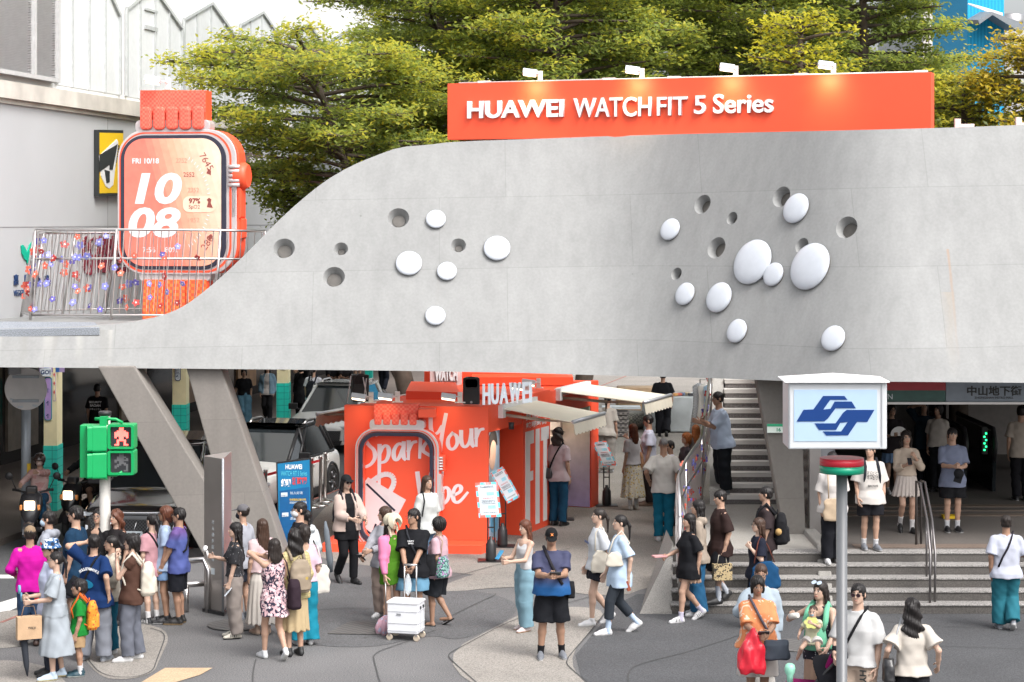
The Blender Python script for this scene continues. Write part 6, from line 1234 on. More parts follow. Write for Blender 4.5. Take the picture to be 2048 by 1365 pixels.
def person(px,head,foot,hd,label,sex='f',top=None,bot=None,hair='long',hairc='black',hat=None,shoes=('f0',(40,40,42),(60,60,60)),skin='a',walk=0.,lean=0.,yaw=0.,pitch=0.,rh=None,lh=None,hands=('relax','relax'),z=0.,H=None,feet=None,belly=0.,girth=1.,glasses=None,mask=None,socks=None,seat=None,thing=None,twist=0.,hlen=.45,lod=1.,kid=False,dress=None,fringe=.0,base=None,group=None,hs=1.,sandal=False,lhd=None,rhd=None,vest=None,cat='person',bare=False):
    if base is None:
        if foot is None: Yb=F*(CH-z-H)/(head-HZ)
        else: Yb=F*(CH-z)/(foot-HZ);H=H or (CH-z)*(foot-head)/(foot-HZ)
        base=Vector(((px-CX)*Yb/F,Yb,z))
    s=H/1.7;g=girth;rg=np.random.default_rng(int(abs(px*7+head*13)) % 99991);q=Person();root=empty(cat,base,label,'person' if not kid or kid == 1 else kid,group,rz=R(hd));q.root=root;q.s=s;q.H=H;q.rz=R(hd);q.base=Vector(base)
    fem=sex == 'f';sk=V3(*SKT[skin]);hh=s*hs*(1.22 if kid else .95)
    # joints
    ft=feet or (((-.085,.0+walk*.95,.0 if walk < .06 else .07,0 if walk < .06 else .55),(.085,-walk,0,0)) if walk >= 0 else ((-.085,walk,0,0),(.085,-walk*.95,.07,.55)))
    ft=[np.array(f,float)*np.array([s,s,s,1]) for f in ft];l1,l2=.425*s,.405*s
    if kid: l1 *= .93;l2 *= .93
    hw=(.082 if fem else .085)*s;ank=[V3(f[0],f[1]+.03*s+.05*s*math.sin(f[3]),.075*s+f[2]) for f in ft]
    if seat is not None: pel=V3(*seat)*s
    else:
        cx=(ft[0][0]+ft[1][0])/2;cy=(ft[0][1]+ft[1][1])/2;zs=[]
        for i,sx in ((0,-1),(1,1)): dh=math.hypot(ank[i][0]-(cx+sx*hw),ank[i][1]-.03*s-cy);zs.append(math.sqrt(max(.01,((l1+l2)*.996) ** 2-dh*dh))+ank[i][2])
        pel=V3(cx,cy+.0,min(zs))
    hip=[pel+V3(-hw,0,0),pel+V3(hw,0,0)];knee=[]
    for i in (0,1): k_,a_=ik(hip[i],ank[i],l1,l2,(0.02*(1 if i else-1),-1,.1));knee.append(k_);ank[i]=a_
    up=nrmz(V3(0,-math.sin(lean),math.cos(lean)));Rt=np.stack([V3(1,0,0),np.cross(up,V3(1,0,0)),up],1);Rt=Rt @ rotm((0,0,twist));T=lambda x,y,t: pel+Rt @ (V3(x,y,t)*s)
    tk=.90 if kid else 1.;shw=(.148 if fem else .172)*(1+(g-1)*.5);nb=T(0,.012,.535*tk);sh=[T(-shw,.01,.448*tk),T(shw,.01,.448*tk)]
    hc=nb+(up*.5+V3(0,0,.5))*.15*s*(1.05 if kid else 1)+V3(0,-.012-.03*math.sin(max(0,pitch)),0)*s;Rh=Rt @ rotm((pitch,0,yaw)) if lean < .25 else rotm((pitch,0,yaw+twist))
    u1,u2=.275*s,.245*s;tg=[]
    for i,sx,t_ in ((0,-1,rh),(1,1,lh)):
        sw=walk*(1 if i == 0 else-1)*.55
        tg.append(V3(*t_)*s if t_ is not None else sh[i]+V3(sx*(.045+.05*(g-1)),-.05-sw,-.505+abs(sw)*.1)*s)
    elb,wr=[],[]
    for i,sx in ((0,-1),(1,1)): e_,w_=ik(sh[i],tg[i],u1,u2,(sx*.45,.75,-.35));elb.append(e_);wr.append(w_)
    q.T=T;q.wr=wr;q.elb=elb;q.sh=sh;q.pel=pel;q.hc=hc;q.Rh=Rh;q.ank=ank;q.knee=knee;q.Rt=Rt;q.fem=fem;q.nb=nb;q.g=g
    A=np.concatenate([np.array(elb),np.array(wr),np.array(knee),np.array(ank),np.array(sh),[pel,nb,hc]]);lo=A.min(0)-.26*s*g;hi=A.max(0)+.26*s*g;lo[2]=min(lo[2],0)-.02
    h=.0112*s*lod
    am=.95 if fem else 1.08;am *= g ** .7;lm=(1. if fem else 1.02)*g ** .6
    # ---- skin
    f=Fld(lo,hi,h)
    for i in (0,1):
        f.cap(sh[i],elb[i],.043*s*am,.035*s*am,.03*s).cap(elb[i],wr[i]*.65+elb[i]*.35,.036*s*am,.030*s*am,.015*s).cap(wr[i]*.6+elb[i]*.4,wr[i],.031*s*am,.0235*s*am,.015*s)
        m_=knee[i]*.68+ank[i]*.32;f.cap(hip[i],knee[i],.078*s*lm,.048*s*lm,.03*s).cap(knee[i],m_+V3(0,.012*s,0),.047*s*lm,.049*s*lm,.02*s).cap(m_+V3(0,.01*s,0),ank[i],.047*s*lm,.031*s*lm,.02*s)
    tr=[(-.05,.13,.09),(.08,.125*g,.088),(.22,.12*g,.082),(.36,.135,.09),(.45,.12,.08),(.5,.07,.06)];f.loft(pel,Rt,[(t*s*tk,a*s,b*s,0,0) for t,a,b in tr],.03*s)
    f.cap(sh[0],nb-up*.05*s,.042*s,.04*s,.03*s).cap(sh[1],nb-up*.05*s,.042*s,.04*s,.03*s).cap(nb-up*.04*s,hc+Rh @ V3(0,.012,-.03)*hh,(.048 if fem else .056)*s*g ** .3,(.045 if fem else .054)*s*g ** .3,.03*s)
    chunks=[(*f.mesh(),sk)]
    # head at a finer grid
    hl=.0062*hh*lod;f=Fld(hc-.15*hh,hc+.15*hh,hl);Hp=lambda x,y,z_: hc+Rh @ (V3(x,y,z_)*hh);jw=1. if fem else 1.06;fat=1+(g-1)*.35
    f.ell(Hp(0,.014,.028),V3(.074,.092,.084)*hh,Rh).ell(Hp(0,-.028,-.03),V3(.057*jw*fat,.060,.074)*hh,Rh,.025*hh).ell(Hp(0,-.060,-.083),V3(.026*jw,.022,.022)*hh,Rh,.03*hh)
    f.ell(Hp(0,-.012,-.062),V3(.05*jw*fat,.045,.04)*hh,Rh,.02*hh).cap(Hp(0,-.082,.012),Hp(0,-.098,-.022),.007*hh,.012*hh,.012*hh)
    for sx in (-1,1): f.ell(Hp(.03*sx,-.093,.008),V3(.016,.012,.010)*hh,Rh,.014*hh,True).ell(Hp(.078*sx,.012,-.008),V3(.009,.018,.029)*hh,Rh,.008*hh).ell(Hp(.03*sx,-.072,.007),V3(.0135,.012,.0075)*hh,Rh,.002)
    f.ell(Hp(0,-.086,-.056),V3(.021,.009,.0085)*hh,Rh,.006*hh).cap(hc+Rh @ V3(0,.012,-.05)*hh,nb+up*.02*s,.044*s*g ** .3,.047*s*g ** .3,.02*s)
    v,fc=f.mesh();L_=(v-hc) @ Rh/hh;c=np.tile(sk,(len(v),1));x,y,z_=np.abs(L_[:,0]),L_[:,1],L_[:,2];fr=y <-.045
    c[fr & (((x-.03)/.0165) ** 2+((z_-.006)/.0065) ** 2 < 1)]=(.62,.55,.5);c[fr & (((x-.029)/.008) ** 2+((z_-.0065)/.0075) ** 2 < 1)]=(.015,.01,.01);c[fr & (x > .013) & (x < .047) & (np.abs(z_-.0145-.0) < .0028)]=(.03,.02,.018)
    c[fr & (x > .014) & (x < .05) & (np.abs(z_-.031+.06*np.maximum(0,x-.035)) < .0048)]=V3(*HAIRC[hairc])*.6+sk*.18;c[fr & ((x/.022) ** 2+((z_+.056)/.0085) ** 2 < 1) & (y <-.062)]=sk*(1.,.58,.58) if fem else sk*(.9,.68,.66)
    chunks.append((v,fc,c))
    # hands with five fingers
    for i,sx in ((0,-1),(1,1)):
        d_=nrmz(wr[i]-elb[i]);hd_=(rhd,lhd)[i]
        if hd_ is not None: d_=nrmz(hd_)
        hint=V3(0,-1,0) if d_[2] <-.6 else V3(0,0,1);a_=nrmz(hint-d_*(hint @ d_));n_=np.cross(d_,a_)*(1 if i else-1);kind=hands[i];hz_=s*(1.05 if not fem else .96)*(1.1 if kid else 1)
        c1,c2=dict(relax=(.38,.5),grip=(1.25,1.35),flat=(.1,.15),hold=(.75,.95))[kind];W=wr[i];f=Fld(W-.19*hz_,W+.19*hz_,.0058*hz_*max(1,lod*.9));f.cap(elb[i]*.25+W*.75,W,.027*s*am,.0235*s*am)
        for j,(o_,ln) in enumerate(((.030,.070),(.010,.078),(-.010,.073),(-.029,.058))):
            k0=W+(d_*.088+a_*o_)*hz_;f.cap(W+(d_*.01+a_*o_*.55)*hz_,k0,.0135*hz_,.0118*hz_,.012*hz_);e1=nrmz(d_*math.cos(c1)+n_*math.sin(c1)+a_*o_*1.2);k1=k0+e1*ln*.52*hz_;e2=d_*math.cos(c1+c2)+n_*math.sin(c1+c2);k2=k1+e2*ln*.52*hz_;f.cap(k0,k1,.0098*hz_,.0088*hz_,.003).cap(k1,k2,.0088*hz_,.0072*hz_,.002)
        t0=W+(d_*.028+a_*.026+n_*.006)*hz_;t1=t0+(d_*.6+a_*.62+n_*.45)*.045*hz_;t2=t1+(d_*.85+a_*(.25-.5*(c1 > 1))+n_*.5)*.036*hz_;f.cap(t0,t1,.0135*hz_,.0105*hz_,.01*hz_).cap(t1,t2,.0102*hz_,.0082*hz_,.003);chunks.append((*f.mesh(),sk))
    q.hand=[wr[i]+nrmz(wr[i]-elb[i])*.085*s for i in (0,1)]
    if sandal:
        for i in (0,1): f=Fld(ank[i]-V3(.1,.26,.1)*s,ank[i]+V3(.1,.1,.06)*s,.008*s);fx=ft[i][0];f.cap(ank[i],ank[i]+V3(0,.02,-.045)*s,.032*s,.03*s).cap(ank[i]+V3(0,0,-.035)*s,ank[i]+V3(.0,-.15,-.055)*s,.034*s,.024*s,.02*s);chunks.append((*f.mesh(),sk))
    np_mesh('body',chunks,SKIN,root,True)
    # ---- clothing
    def torso_prof(loose,hem,top_t=.52):
        if fem: pr=[(-.45,.185,.135),(-.15,.172,.125),(-.05,.168,.122),(.06,.148+.5*max(0,loose-.02),.108),(.18,.134+.6*max(0,loose-.02),.10),(.30,.145,.112,0,-.008),(.37,.146,.110,0,-.008),(.43,.125,.085),(.47,.09,.07),(.52,.055,.055)]
        else: pr=[(-.45,.18,.13),(-.15,.168,.118),(-.05,.165,.115),(.06,.158,.110),(.18,.155,.108),(.32,.168,.115),(.39,.166,.11),(.44,.145,.088),(.475,.10,.07),(.52,.06,.058)]
        pr=[(p+(0,0))[:5] for p in pr];o_=[]
        for t,a,b,ou,ov in pr:
            bl=math.exp(-((t-.06)/.17) ** 2)*belly;gg=1+(g-1)*(1 if t < .25 else .55);lo2=loose*(1 if t < .36 else .6);bx=.55*bot.get('loose',.02)+.006 if bot and t <=-.04 and hem < .03 else 0;o_.append((t,(a*gg+lo2+bl*.45+bx),(b*gg+lo2*.9+bl*.5+bx),ou,ov-bl*.5))
        A_=np.array(o_);ts=[hem]+[r_[0] for r_ in o_ if hem+.02 < r_[0] < top_t]+[top_t];return [(t*(tk if t > 0 else 1),*[float(np.interp(t,A_[:,0],A_[:,j])) for j in range(1,5)]) for t in ts]
    q.prof=None
    def add_sleeves(f,frac,r0,r1,k):
        for i in (0,1):
            e_,a_,w_=elb[i],sh[i],wr[i];d_=e_-a_;L1=np.linalg.norm(d_)
            rs_=min(r0,.056*s*g ** .5);f.cap(a_,a_+d_*.15,rs_*.92,rs_,k)
            if frac <= 1: f.loft(a_,frame(d_),[(0,rs_,rs_),(L1*.3,(rs_+r0)/2,(rs_+r0)/2),(L1*frac,r1,r1)],k,2.)
            else:
                f.loft(a_,frame(d_),[(0,rs_,rs_),(L1*.3,(rs_+r0)/2,(rs_+r0)/2),(L1,(r0+r1)/2,(r0+r1)/2)],k,2.);d2=w_-e_;L2=np.linalg.norm(d2);f.cap(e_,e_,(r0+r1)/2,None,k);f.loft(e_,frame(d2),[(0,(r0+r1)/2,(r0+r1)/2),(L2*(frac-1),r1,r1)],k*.6,2.)
    def col_or_mat(spec,f,nm,colfn=None):
        v,fc=f.mesh()
        if not len(v): return None
        c=spec['c']
        if isinstance(c,bpy.types.Material): return np_mesh(nm,[(v,fc,None)],c,root)
        if spec.get('front'):
            fcol=V3(*SP_(*spec['front']));base_=V3(*SP_(*c));lp=(v-pel) @ Rt/s;cc=np.tile(base_,(len(v),1));cc[(np.abs(lp[:,0]-spec.get('fx',0)) < spec.get('fw',.06)) & (lp[:,1] < 0)]=fcol;return np_mesh(nm,[(v,fc,cc)],CLA,root,True)
        if spec.get('chest'):
            fcol=V3(*SP_(*spec['chest']));base_=V3(*SP_(*c));lp=(v-pel) @ Rt/s;cc=np.tile(base_,(len(v),1));cc[(np.abs(lp[:,0]) < .09) & (np.abs(lp[:,2]-.3) < .07) & (lp[:,1] < 0) & (np.sin(lp[:,0]*260)*np.sin(lp[:,2]*230+8*np.sin(lp[:,0]*60)) > .1)]=fcol;return np_mesh(nm,[(v,fc,cc)],CLA,root,True)
        return np_mesh(nm,[(v,fc,None)],CL(c),root)
    if bot:
        kd=bot.get('kind','trousers');lo_=max(.007,bot.get('loose',.02));f=Fld(lo,hi,h*.95);wt_=bot.get('waist',.10)
        if top and top.get('hem',-.10) < .03: wt_=min(wt_,max(-.02,top.get('hem',-.10)+.03))
        if kd in ('trousers','shorts','leggings'):
            hp=.155*g if fem else .15*g;f.loft(pel,Rt,[(-.10*s,(hp+lo_*.35)*s,(.105*g+lo_*.4)*s,0,0),(-.055*s,(hp+.002+lo_*.3)*s,(.110*g+lo_*.35+belly*.25)*s,0,-.3*belly*s),(max(-.03,wt_)*s,(.135*g+lo_*.3+belly*.3)*s,(.098*g+lo_*.3+belly*.3)*s,0,-.35*belly*s)],0)
            ln=bot.get('len',.06);r0,r1,r2=(.084*lm+lo_,.060*lm+lo_*1.1,.05*lm+bot.get('flare',lo_*1.2))
            for i in (0,1):
                d1=knee[i]-hip[i];L1=np.linalg.norm(d1);d2=ank[i]-knee[i];L2=np.linalg.norm(d2);rk=r1 if kd != 'shorts' else r0*.93+bot.get('flare',0)
                if ln < 1: f.loft(hip[i],frame(d1),[(-.02*s,r0*.78*s,r0*.78*s),(L1*.25,r0*s,r0*s),(L1*ln,(r0+(rk-r0)*ln)*s,(r0+(rk-r0)*ln)*s)],.02*s,2.)
                else:
                    f.loft(hip[i],frame(d1),[(-.02*s,r0*.8*s,r0*.8*s),(L1*.25,r0*.97*s,r0*.97*s),(L1,r1*s,r1*s)],.02*s,2.);f.cap(knee[i],knee[i],r1*s*.98,None,.012*s);e_=min(1.12,ln-1);f.loft(knee[i],frame(d2),[(0,r1*s,r1*s),(L2*e_,(r1+(r2-r1)*e_)*s,(r1+(r2-r1)*e_)*s)],.012*s,2.)
            f.cut((0,0,-1),-.018*s)
            if kd != 'leggings': f.folds(.0075*s,rg,20,17)
        else:
            hm=bot.get('len',.5)*s;zt=pel[2]+wt_*s;rw=(.14*g+lo_*.2)*s;cx_=(ank[0][0]+ank[1][0])/2;cy_=(ank[0][1]+ank[1][1])/2;fl=bot.get('flare',.2)*s;mid_=(pel[2]-.10*s-hm)/max(.01,(zt-hm));ctr=V3(pel[0],pel[1],hm);kx=(cx_-pel[0])*.6;ky=(cy_-pel[1])*.6
            f.loft(ctr,np.eye(3),[(0,fl,fl*.85,kx,ky),((zt-hm)*mid_,max(.17*g*s+lo_*s,fl*.75),max(.13*g*s+lo_*s,fl*.62),kx*.2,ky*.2),(zt-hm,rw,rw*.75)],0,2.)
            X=f.ax[0][:,None,None]-pel[0];Y_=f.ax[1][None,:,None]-pel[1];Z=f.ax[2][None,None,:];f.d=f.d+(.012*s*np.sin(np.arctan2(Y_,X)*bot.get('pleats',11)+2*np.sin(Z*3))*np.clip((zt-Z)/(zt-hm),0,1)).astype(np.float32)
        col_or_mat(bot,f,bot.get('name',{'trousers': 'trousers','shorts': 'shorts','leggings': 'leggings'}.get(kd,'skirt')))
    if top:
        lo_=top.get('loose',.022)*.78;hem=top.get('hem',-.10);f=Fld(lo,hi,h*.95);pr=torso_prof(lo_,hem);q.prof=pr;f.loft(pel,Rt,[tuple(x*s for x in r_) for r_ in pr],0);sl=top.get('sleeve',.62);r0=(.054 if fem else .061)*(g ** .7)+lo_*.7
        if sl > 0: f.cap(sh[0],nb-up*.045*s,.046*s,.050*s,.03*s).cap(sh[1],nb-up*.045*s,.046*s,.050*s,.03*s);add_sleeves(f,sl,r0*s,top.get('cuff',(r0*1.08 if sl <= 1 else (.04+lo_*.4)))*s,.03*s)
        else: f.cap(T(-.10,.01,.455*tk),nb-up*.05*s,.045*s,.045*s,.03*s).cap(T(.10,.01,.455*tk),nb-up*.05*s,.045*s,.045*s,.03*s)
        if top.get('hood'): f.cap(T(-.07,.085,.50),T(.07,.085,.50),.05*s,None,.03*s).cap(T(-.085,.03,.52),T(-.06,.1,.48),.04*s,None,.03*s).cap(T(.085,.03,.52),T(.06,.1,.48),.04*s,None,.03*s)
        f.folds(top.get('folds',.0068)*s,rg,19,14);nk=top.get('neck',.066)*s*g ** .3;f.cap(nb-up*.02*s,nb+up*.2*s,nk,nk*1.05,0,True)
        if top.get('low'): f.ell(T(0,-.11,.47),V3(.075,.09,.075)*s,Rt,.01,True);f.ell(T(0,.10,.50),V3(.075,.06,.06)*s,Rt,.01,True)
        col_or_mat(top,f,top.get('name','shirt'))
    if dress:
        f=Fld(lo,hi,h*.95);lo_=dress.get('loose',.012);pr=torso_prof(lo_,-.03);q.prof=pr;f.loft(pel,Rt,[tuple(x*s for x in r_) for r_ in pr],0);hm=dress.get('len',.55)*s;fl=dress.get('flare',.24)*s;zt=pel[2]+.10*s;cx_=(ank[0][0]+ank[1][0])/2;cy_=(ank[0][1]+ank[1][1])/2
        f.loft(V3(pel[0],pel[1],hm),np.eye(3),[(0,fl,fl*.85,(cx_-pel[0])*.7,(cy_-pel[1])*.7),((zt-hm)*.72,(.175*g+lo_)*s,(.135*g+lo_)*s),(zt-hm,(.145*g+lo_)*s,(.11*g+lo_)*s)],.03*s,2.)
        if dress.get('sleeve'): r0=.06+lo_*.8;f.cap(sh[0],nb-up*.045*s,.046*s,.050*s,.03*s).cap(sh[1],nb-up*.045*s,.046*s,.050*s,.03*s);add_sleeves(f,dress['sleeve'],r0*s,r0*1.1*s,.03*s)
        else: f.cap(T(-.11,.01,.455),nb-up*.05*s,.042*s,.04*s,.03*s).cap(T(.11,.01,.455),nb-up*.05*s,.042*s,.04*s,.03*s)
        f.folds(.011*s,rg,20,9);f.cap(nb-up*.02*s,nb+up*.2*s,.07*s,None,0,True);col_or_mat(dress,f,'dress')
    if vest: # an open outer layer: jacket or cardigan over the shirt
        f=Fld(lo,hi,h*.95);lo_=vest.get('loose',.04);f.loft(pel,Rt,[tuple(x*s for x in r_) for r_ in torso_prof(lo_,vest.get('hem',-.08))],0);r0=.062+lo_*.8;f.cap(sh[0],nb-up*.045*s,.046*s,.050*s,.03*s).cap(sh[1],nb-up*.045*s,.046*s,.050*s,.03*s);add_sleeves(f,vest.get('sleeve',1.9),r0*s,(.04+lo_*.4)*s,.03*s)
        if vest.get('hood',1): f.cap(T(-.075,.07,.50),T(.075,.07,.50),.045*s,None,.03*s)
        f.folds(.007*s,rg);f.cap(nb-up*.03*s,nb+up*.2*s,.072*s,None,0,True);w_=vest.get('open',.07);f.loft(T(0,-.17,-.3),Rt,[(0,w_*1.25*s,.17*s),(.5*s,w_*s,.16*s),(.95*s,w_*.7*s,.12*s)],0,4.,True);col_or_mat(vest,f,vest.get('name','jacket'))
    if socks:
        for i in (0,1):
            d_=knee[i]-ank[i];f=Fld(np.minimum(ank[i],knee[i])-.1*s,np.maximum(ank[i],knee[i])+.1*s,.009*s);f.loft(ank[i],frame(d_),[(-.05*s,.042*s,.05*s),(.05*s,.039*s*lm,.039*s*lm),(socks[1]*s,.044*s*lm,.044*s*lm)],0,2.);np_mesh('sock',[(*f.mesh(),None)],CL(socks[0]),root)
    if shoes:
        for i in (0,1):
            fz=ft[i];pt=fz[3];Rf=rotm((pt,0,.10*(1 if i else-1)));an=ank[i];b0=an-Rf @ (V3(0,.03,.075)*s);W=lambda x,y,z__: b0+Rf @ (V3(x,y,z__)*s);f=Fld(b0-.25*s,b0+.25*s,.0078*s*lod);k=.018*s;sd_=1.0 if fem else 1.1
            if not sandal: f.cap(W(0,.058,.035),W(0,-.06,.035),.036*s*sd_,.043*s*sd_,k).cap(W(0,-.06,.032),W(.004,-.155*sd_,.026),.042*s*sd_,.031*s*sd_,k).cap(W(0,.045,.06),W(0,.03,.10 if shoes[0] != 'boot' else .17),.037*s,.04*s,k).cap(W(0,-.02,.07),W(0,-.09,.05),.03*s,.03*s,k)
            else: f.loft(W(0,-.05,.0),Rf,[(0,.046*s,.14*s),(.022*s,.046*s,.14*s)],0).cap(W(-.03,-.08,.05),W(.03,-.08,.05),.014*s,None,.01)
            n_=-Rf[:,2];f.cut(n_,n_ @ b0-.001);v,fc=f.mesh();lz=(v-b0) @ Rf[:,2]/s;c=np.tile(V3(*SP_(*shoes[1])),(len(v),1));c[lz < .026]=V3(*SP_(*shoes[2]));
            if len(shoes) > 3: ly=(v-b0) @ Rf[:,1]/s;c[(lz > .03) & (lz < .075) & (np.sin(ly*230) > .35) & (ly >-.08) & (ly < .03)]=V3(*SP_(*shoes[3]))
            np_mesh('sandal' if sandal else 'shoe',[(v,fc,c)],SHOE,root,True)
    # ---- hair, hats, eyewear
    hm_=hairmat('hair_'+hairc,HAIRC[hairc]);dn=V3(0,0,-1)
    if hair and hair != 'bald':
        long_=hair in ('long','braid','wavy','pony','bob','bun','curly','girl');L_=hlen*s if hair in ('long','wavy','braid') else .2*s;blo=hc-V3(.24,.24,.17)*hh;bhi=hc+V3(.24,.26,.2)*hh;blo[2] -= L_ if hair in ('long','wavy') else (.34*s if hair in ('pony','braid') else .06);blo[1] -= .02;f=Fld(blo,bhi,.0085*hh*lod)
        vol={'short': .004,'under': .002,'curly': .022,'long': .006,'wavy': .010,'bob': .012,'pony': .001,'bun': .001,'braid': .002,'buzz':-.004}.get(hair,.004)
        f.ell(Hp(0,.018,.036),V3(.079+vol,.097+vol,.086+vol)*hh,Rh)
        if hair in ('short','curly','bob','long','wavy'): f.ell(Hp(0,.03,-.01),V3(.080+vol,.078+vol,.075+vol)*hh,Rh,.02*hh)
        if hair in ('pony','bun','braid'): f.ell(Hp(0,.035,.0),V3(.074,.07,.065)*hh,Rh,.02*hh)
        f.ell(Hp(0,-.115,-.035-fringe*.0),V3(.070,.098,.098-fringe)*hh,Rh,.010*hh,True);f.loft(Hp(0,-.10,-.14),Rh,[(0,.085*hh,.085*hh),((.125-.3*fringe)*hh,.060*hh,.080*hh)],.01*hh,2.5,True)
        if hair in ('short','under','buzz'):
            f.loft(Hp(0,-.02,-.15),Rh,[(0,.12*hh,.035*hh),(.125*hh,.12*hh,.03*hh)],.01*hh,3,True);f.cut(-Rh[:,2],-(Rh[:,2] @ Hp(0,0,-.062)))
            for sx in (-1,1): f.ell(Hp(.085*sx,.012,-.01),V3(.02,.022,.034)*hh,Rh,.006,True)
        if hair in ('long','wavy'):
            ctr=Hp(0,.052,.0);Rv=rotm((0,0,math.atan2(Rh[1,0],Rh[0,0])));wv=.02 if hair == 'wavy' else 0.;tip=Hp(0,.06,-.12)[2];f.loft(ctr-V3(0,0,L_+.08*s),Rv,[(0,.05*hh,.018*hh,0,.045*s),(L_*.35,(.088+wv)*hh,.032*hh,0,.035*s),(L_*.75,(.098+wv)*hh,.045*hh,0,.02*s),(L_+.08*s,.084*hh,.06*hh)],.02*hh,2.)
            for sx in (-1,1): f.cap(Hp(.074*sx,.0,.0),Hp(.082*sx,.01,-.12)+dn*.0,.016*hh,.018*hh,.012*hh).cap(Hp(.082*sx,.01,-.12),Hp(.085*sx,-.0 ,-.12)+dn*min(.12*s,L_*.35),.018*hh,.010*hh,.012*hh)
        if hair == 'bob':
            for sx in (-1,1): f.cap(Hp(.070*sx,-.005,.0),Hp(.074*sx,-.012,-.085),.018*hh,.018*hh,.012*hh)
            f.cap(Hp(0,.07,-.02),Hp(0,.07,-.09),.06*hh,.05*hh,.02*hh)
        if hair == 'pony': b0=Hp(0,.115,.015);f.cap(Hp(0,.085,.02),b0,.022*hh,.02*hh,.01).cap(b0,b0+Rh @ V3(0,.035,-.06)*hh,.022*hh,.026*hh,.01).cap(b0+Rh @ V3(0,.035,-.06)*hh,b0+Rh @ V3(0,.035,-.06)*hh+V3(0,.0,-.2)*s,.026*hh,.009*hh,.01)
        if hair == 'bun': f.ell(Hp(0,.10,.055),V3(.034,.032,.032)*hh,Rh,.008)
        if hair == 'braid': b0=Hp(0,.09,-.05);[f.ell(b0+V3(0,.02*s,-.05*s*j),V3(.026-.0016*j,.022,.03)*s,None,.004) for j in range(8)]
        X=f.ax[0][:,None,None]-hc[0];Y_=f.ax[1][None,:,None]-hc[1];Z=f.ax[2][None,None,:]-hc[2];a_=np.arctan2(Y_,X)
        f.d=f.d+(hh*(.0028 if hair != 'curly' else .007)*np.sin(a_*23+3*np.sin(Z*14+a_*2)+(0 if hair != 'curly' else 50*Z))+hh*(.0 if hair != 'wavy' else .008)*np.sin(Z*45+a_*3)+hh*(.0045 if hair in ('short','bob','under') else .0015)*np.sin(a_*9+X*60+2)*np.sin(Z*62+a_*5+px)).astype(np.float32)
        v,fc=f.mesh()
        if len(v): np_mesh('hair',[(v,fc,None)],hm_,root)
    if hat:
        kd,hcol=hat[0],hat[1];f=Fld(hc-.2*hh,hc+.24*hh,.0085*hh*lod)
        if kd == 'cap': f.ell(Hp(0,.012,.045),V3(.086,.105,.090)*hh,Rh).cut(-Rh[:,2],-(Rh[:,2] @ Hp(0,0,.035)));f.ell(Hp(0,-.115,.038),V3(.074,.085,.010)*hh,Rh @ rotm((.18,0,0)),.006*hh)
        elif kd == 'bucket': f.loft(Hp(0,.012,.02),Rh,[(0,.128*hh,.14*hh),(.045*hh,.096*hh,.112*hh),(.105*hh,.080*hh,.095*hh),(.115*hh,.055*hh,.07*hh)],0,2.)
        elif kd == 'helmet': f.ell(Hp(0,.012,.025),V3(.118,.135,.128)*hh,Rh);f.ell(Hp(0,-.135,-.035),V3(.085,.10,.085)*hh,Rh,.02,True).cut(-Rh[:,2],-(Rh[:,2] @ Hp(0,0,-.075)))
        elif kd == 'bonnet': f.ell(Hp(0,.03,.03),V3(.105,.115,.115)*hh,Rh).loft(Hp(0,-.085,.03),Rh @ rotm((R(70),0,0)),[(-.03*hh,.14*hh,.145*hh),(.05*hh,.10*hh,.11*hh)],.01,2.).ell(Hp(0,-.125,-.035),V3(.085,.11,.105)*hh,Rh,.01,True).cut(-Rh[:,2],-(Rh[:,2] @ Hp(0,0,-.10)));[f.cap(Hp(.09*sx,-.03,-.06),Hp(.075*sx,-.06,-.20),.022*hh,.015*hh,.01) for sx in (-1,1)]
        np_mesh({'cap': 'cap','bucket': 'bucket_hat','helmet': 'helmet','bonnet': 'bonnet'}[kd],[(*f.mesh(),None)],hcol if isinstance(hcol,bpy.types.Material) else CL(hcol),root)
        if kd == 'helmet':
            f=Fld(hc-.2*hh,hc+.2*hh,.0085*hh);f.ell(Hp(0,.004,.02),V3(.122,.137,.11)*hh,Rh);f.ell(Hp(0,.012,.02),V3(.119,.134,.11)*hh,Rh,0,True);f.cut(Rh[:,1],Rh[:,1] @ Hp(0,-.03,0));f.cut(-Rh[:,2],-(Rh[:,2] @ Hp(0,0,.0))).cut(Rh[:,2],Rh[:,2] @ Hp(0,0,.075));v,fc=f.mesh()
            if len(v): np_mesh('visor',[(v,fc,None)],M('visor_smoke',(.05,.03,.025),.08,spec=.8),root)
    if glasses:
        mb=MB()
        for sx in (-1,1):
            rr_=.0235;pts=[Vector(Hp(.031*sx+rr_*math.cos(a),-.100,.005+rr_*.82*math.sin(a))) for a in (2*math.pi*k/16 for k in range(17))]
            mb.mat(0).tube(pts,.0028*hh,5,False);mb.tube([Hp(.054*sx,-.098,.01),Hp(.078*sx,-.03,.012),Hp(.080*sx,.015,.008)],.0025*hh,5)
            if glasses != 'clear': mb.mat(1).add(pts[:-1],[tuple(range(16))],False)
        mb.mat(0).tube([Hp(-.009,-.103,.01),Hp(.009,-.103,.01)],.0025*hh,5);mb.build('glasses',[M('frame_dark',(.03,.025,.025),.3),M('lens_smoke',(.035,.015,.02),.12)],root,local=True)
    if mask:
        f=Fld(hc-.17*hh,hc+.15*hh,.007*hh);f.ell(Hp(0,-.050,-.05),V3(.064,.066,.056)*hh,Rh).cut(Rh[:,1],Rh[:,1] @ Hp(0,-.022,0));np_mesh('face_mask',[(*f.mesh(),None)],CL(mask),root)
    return q
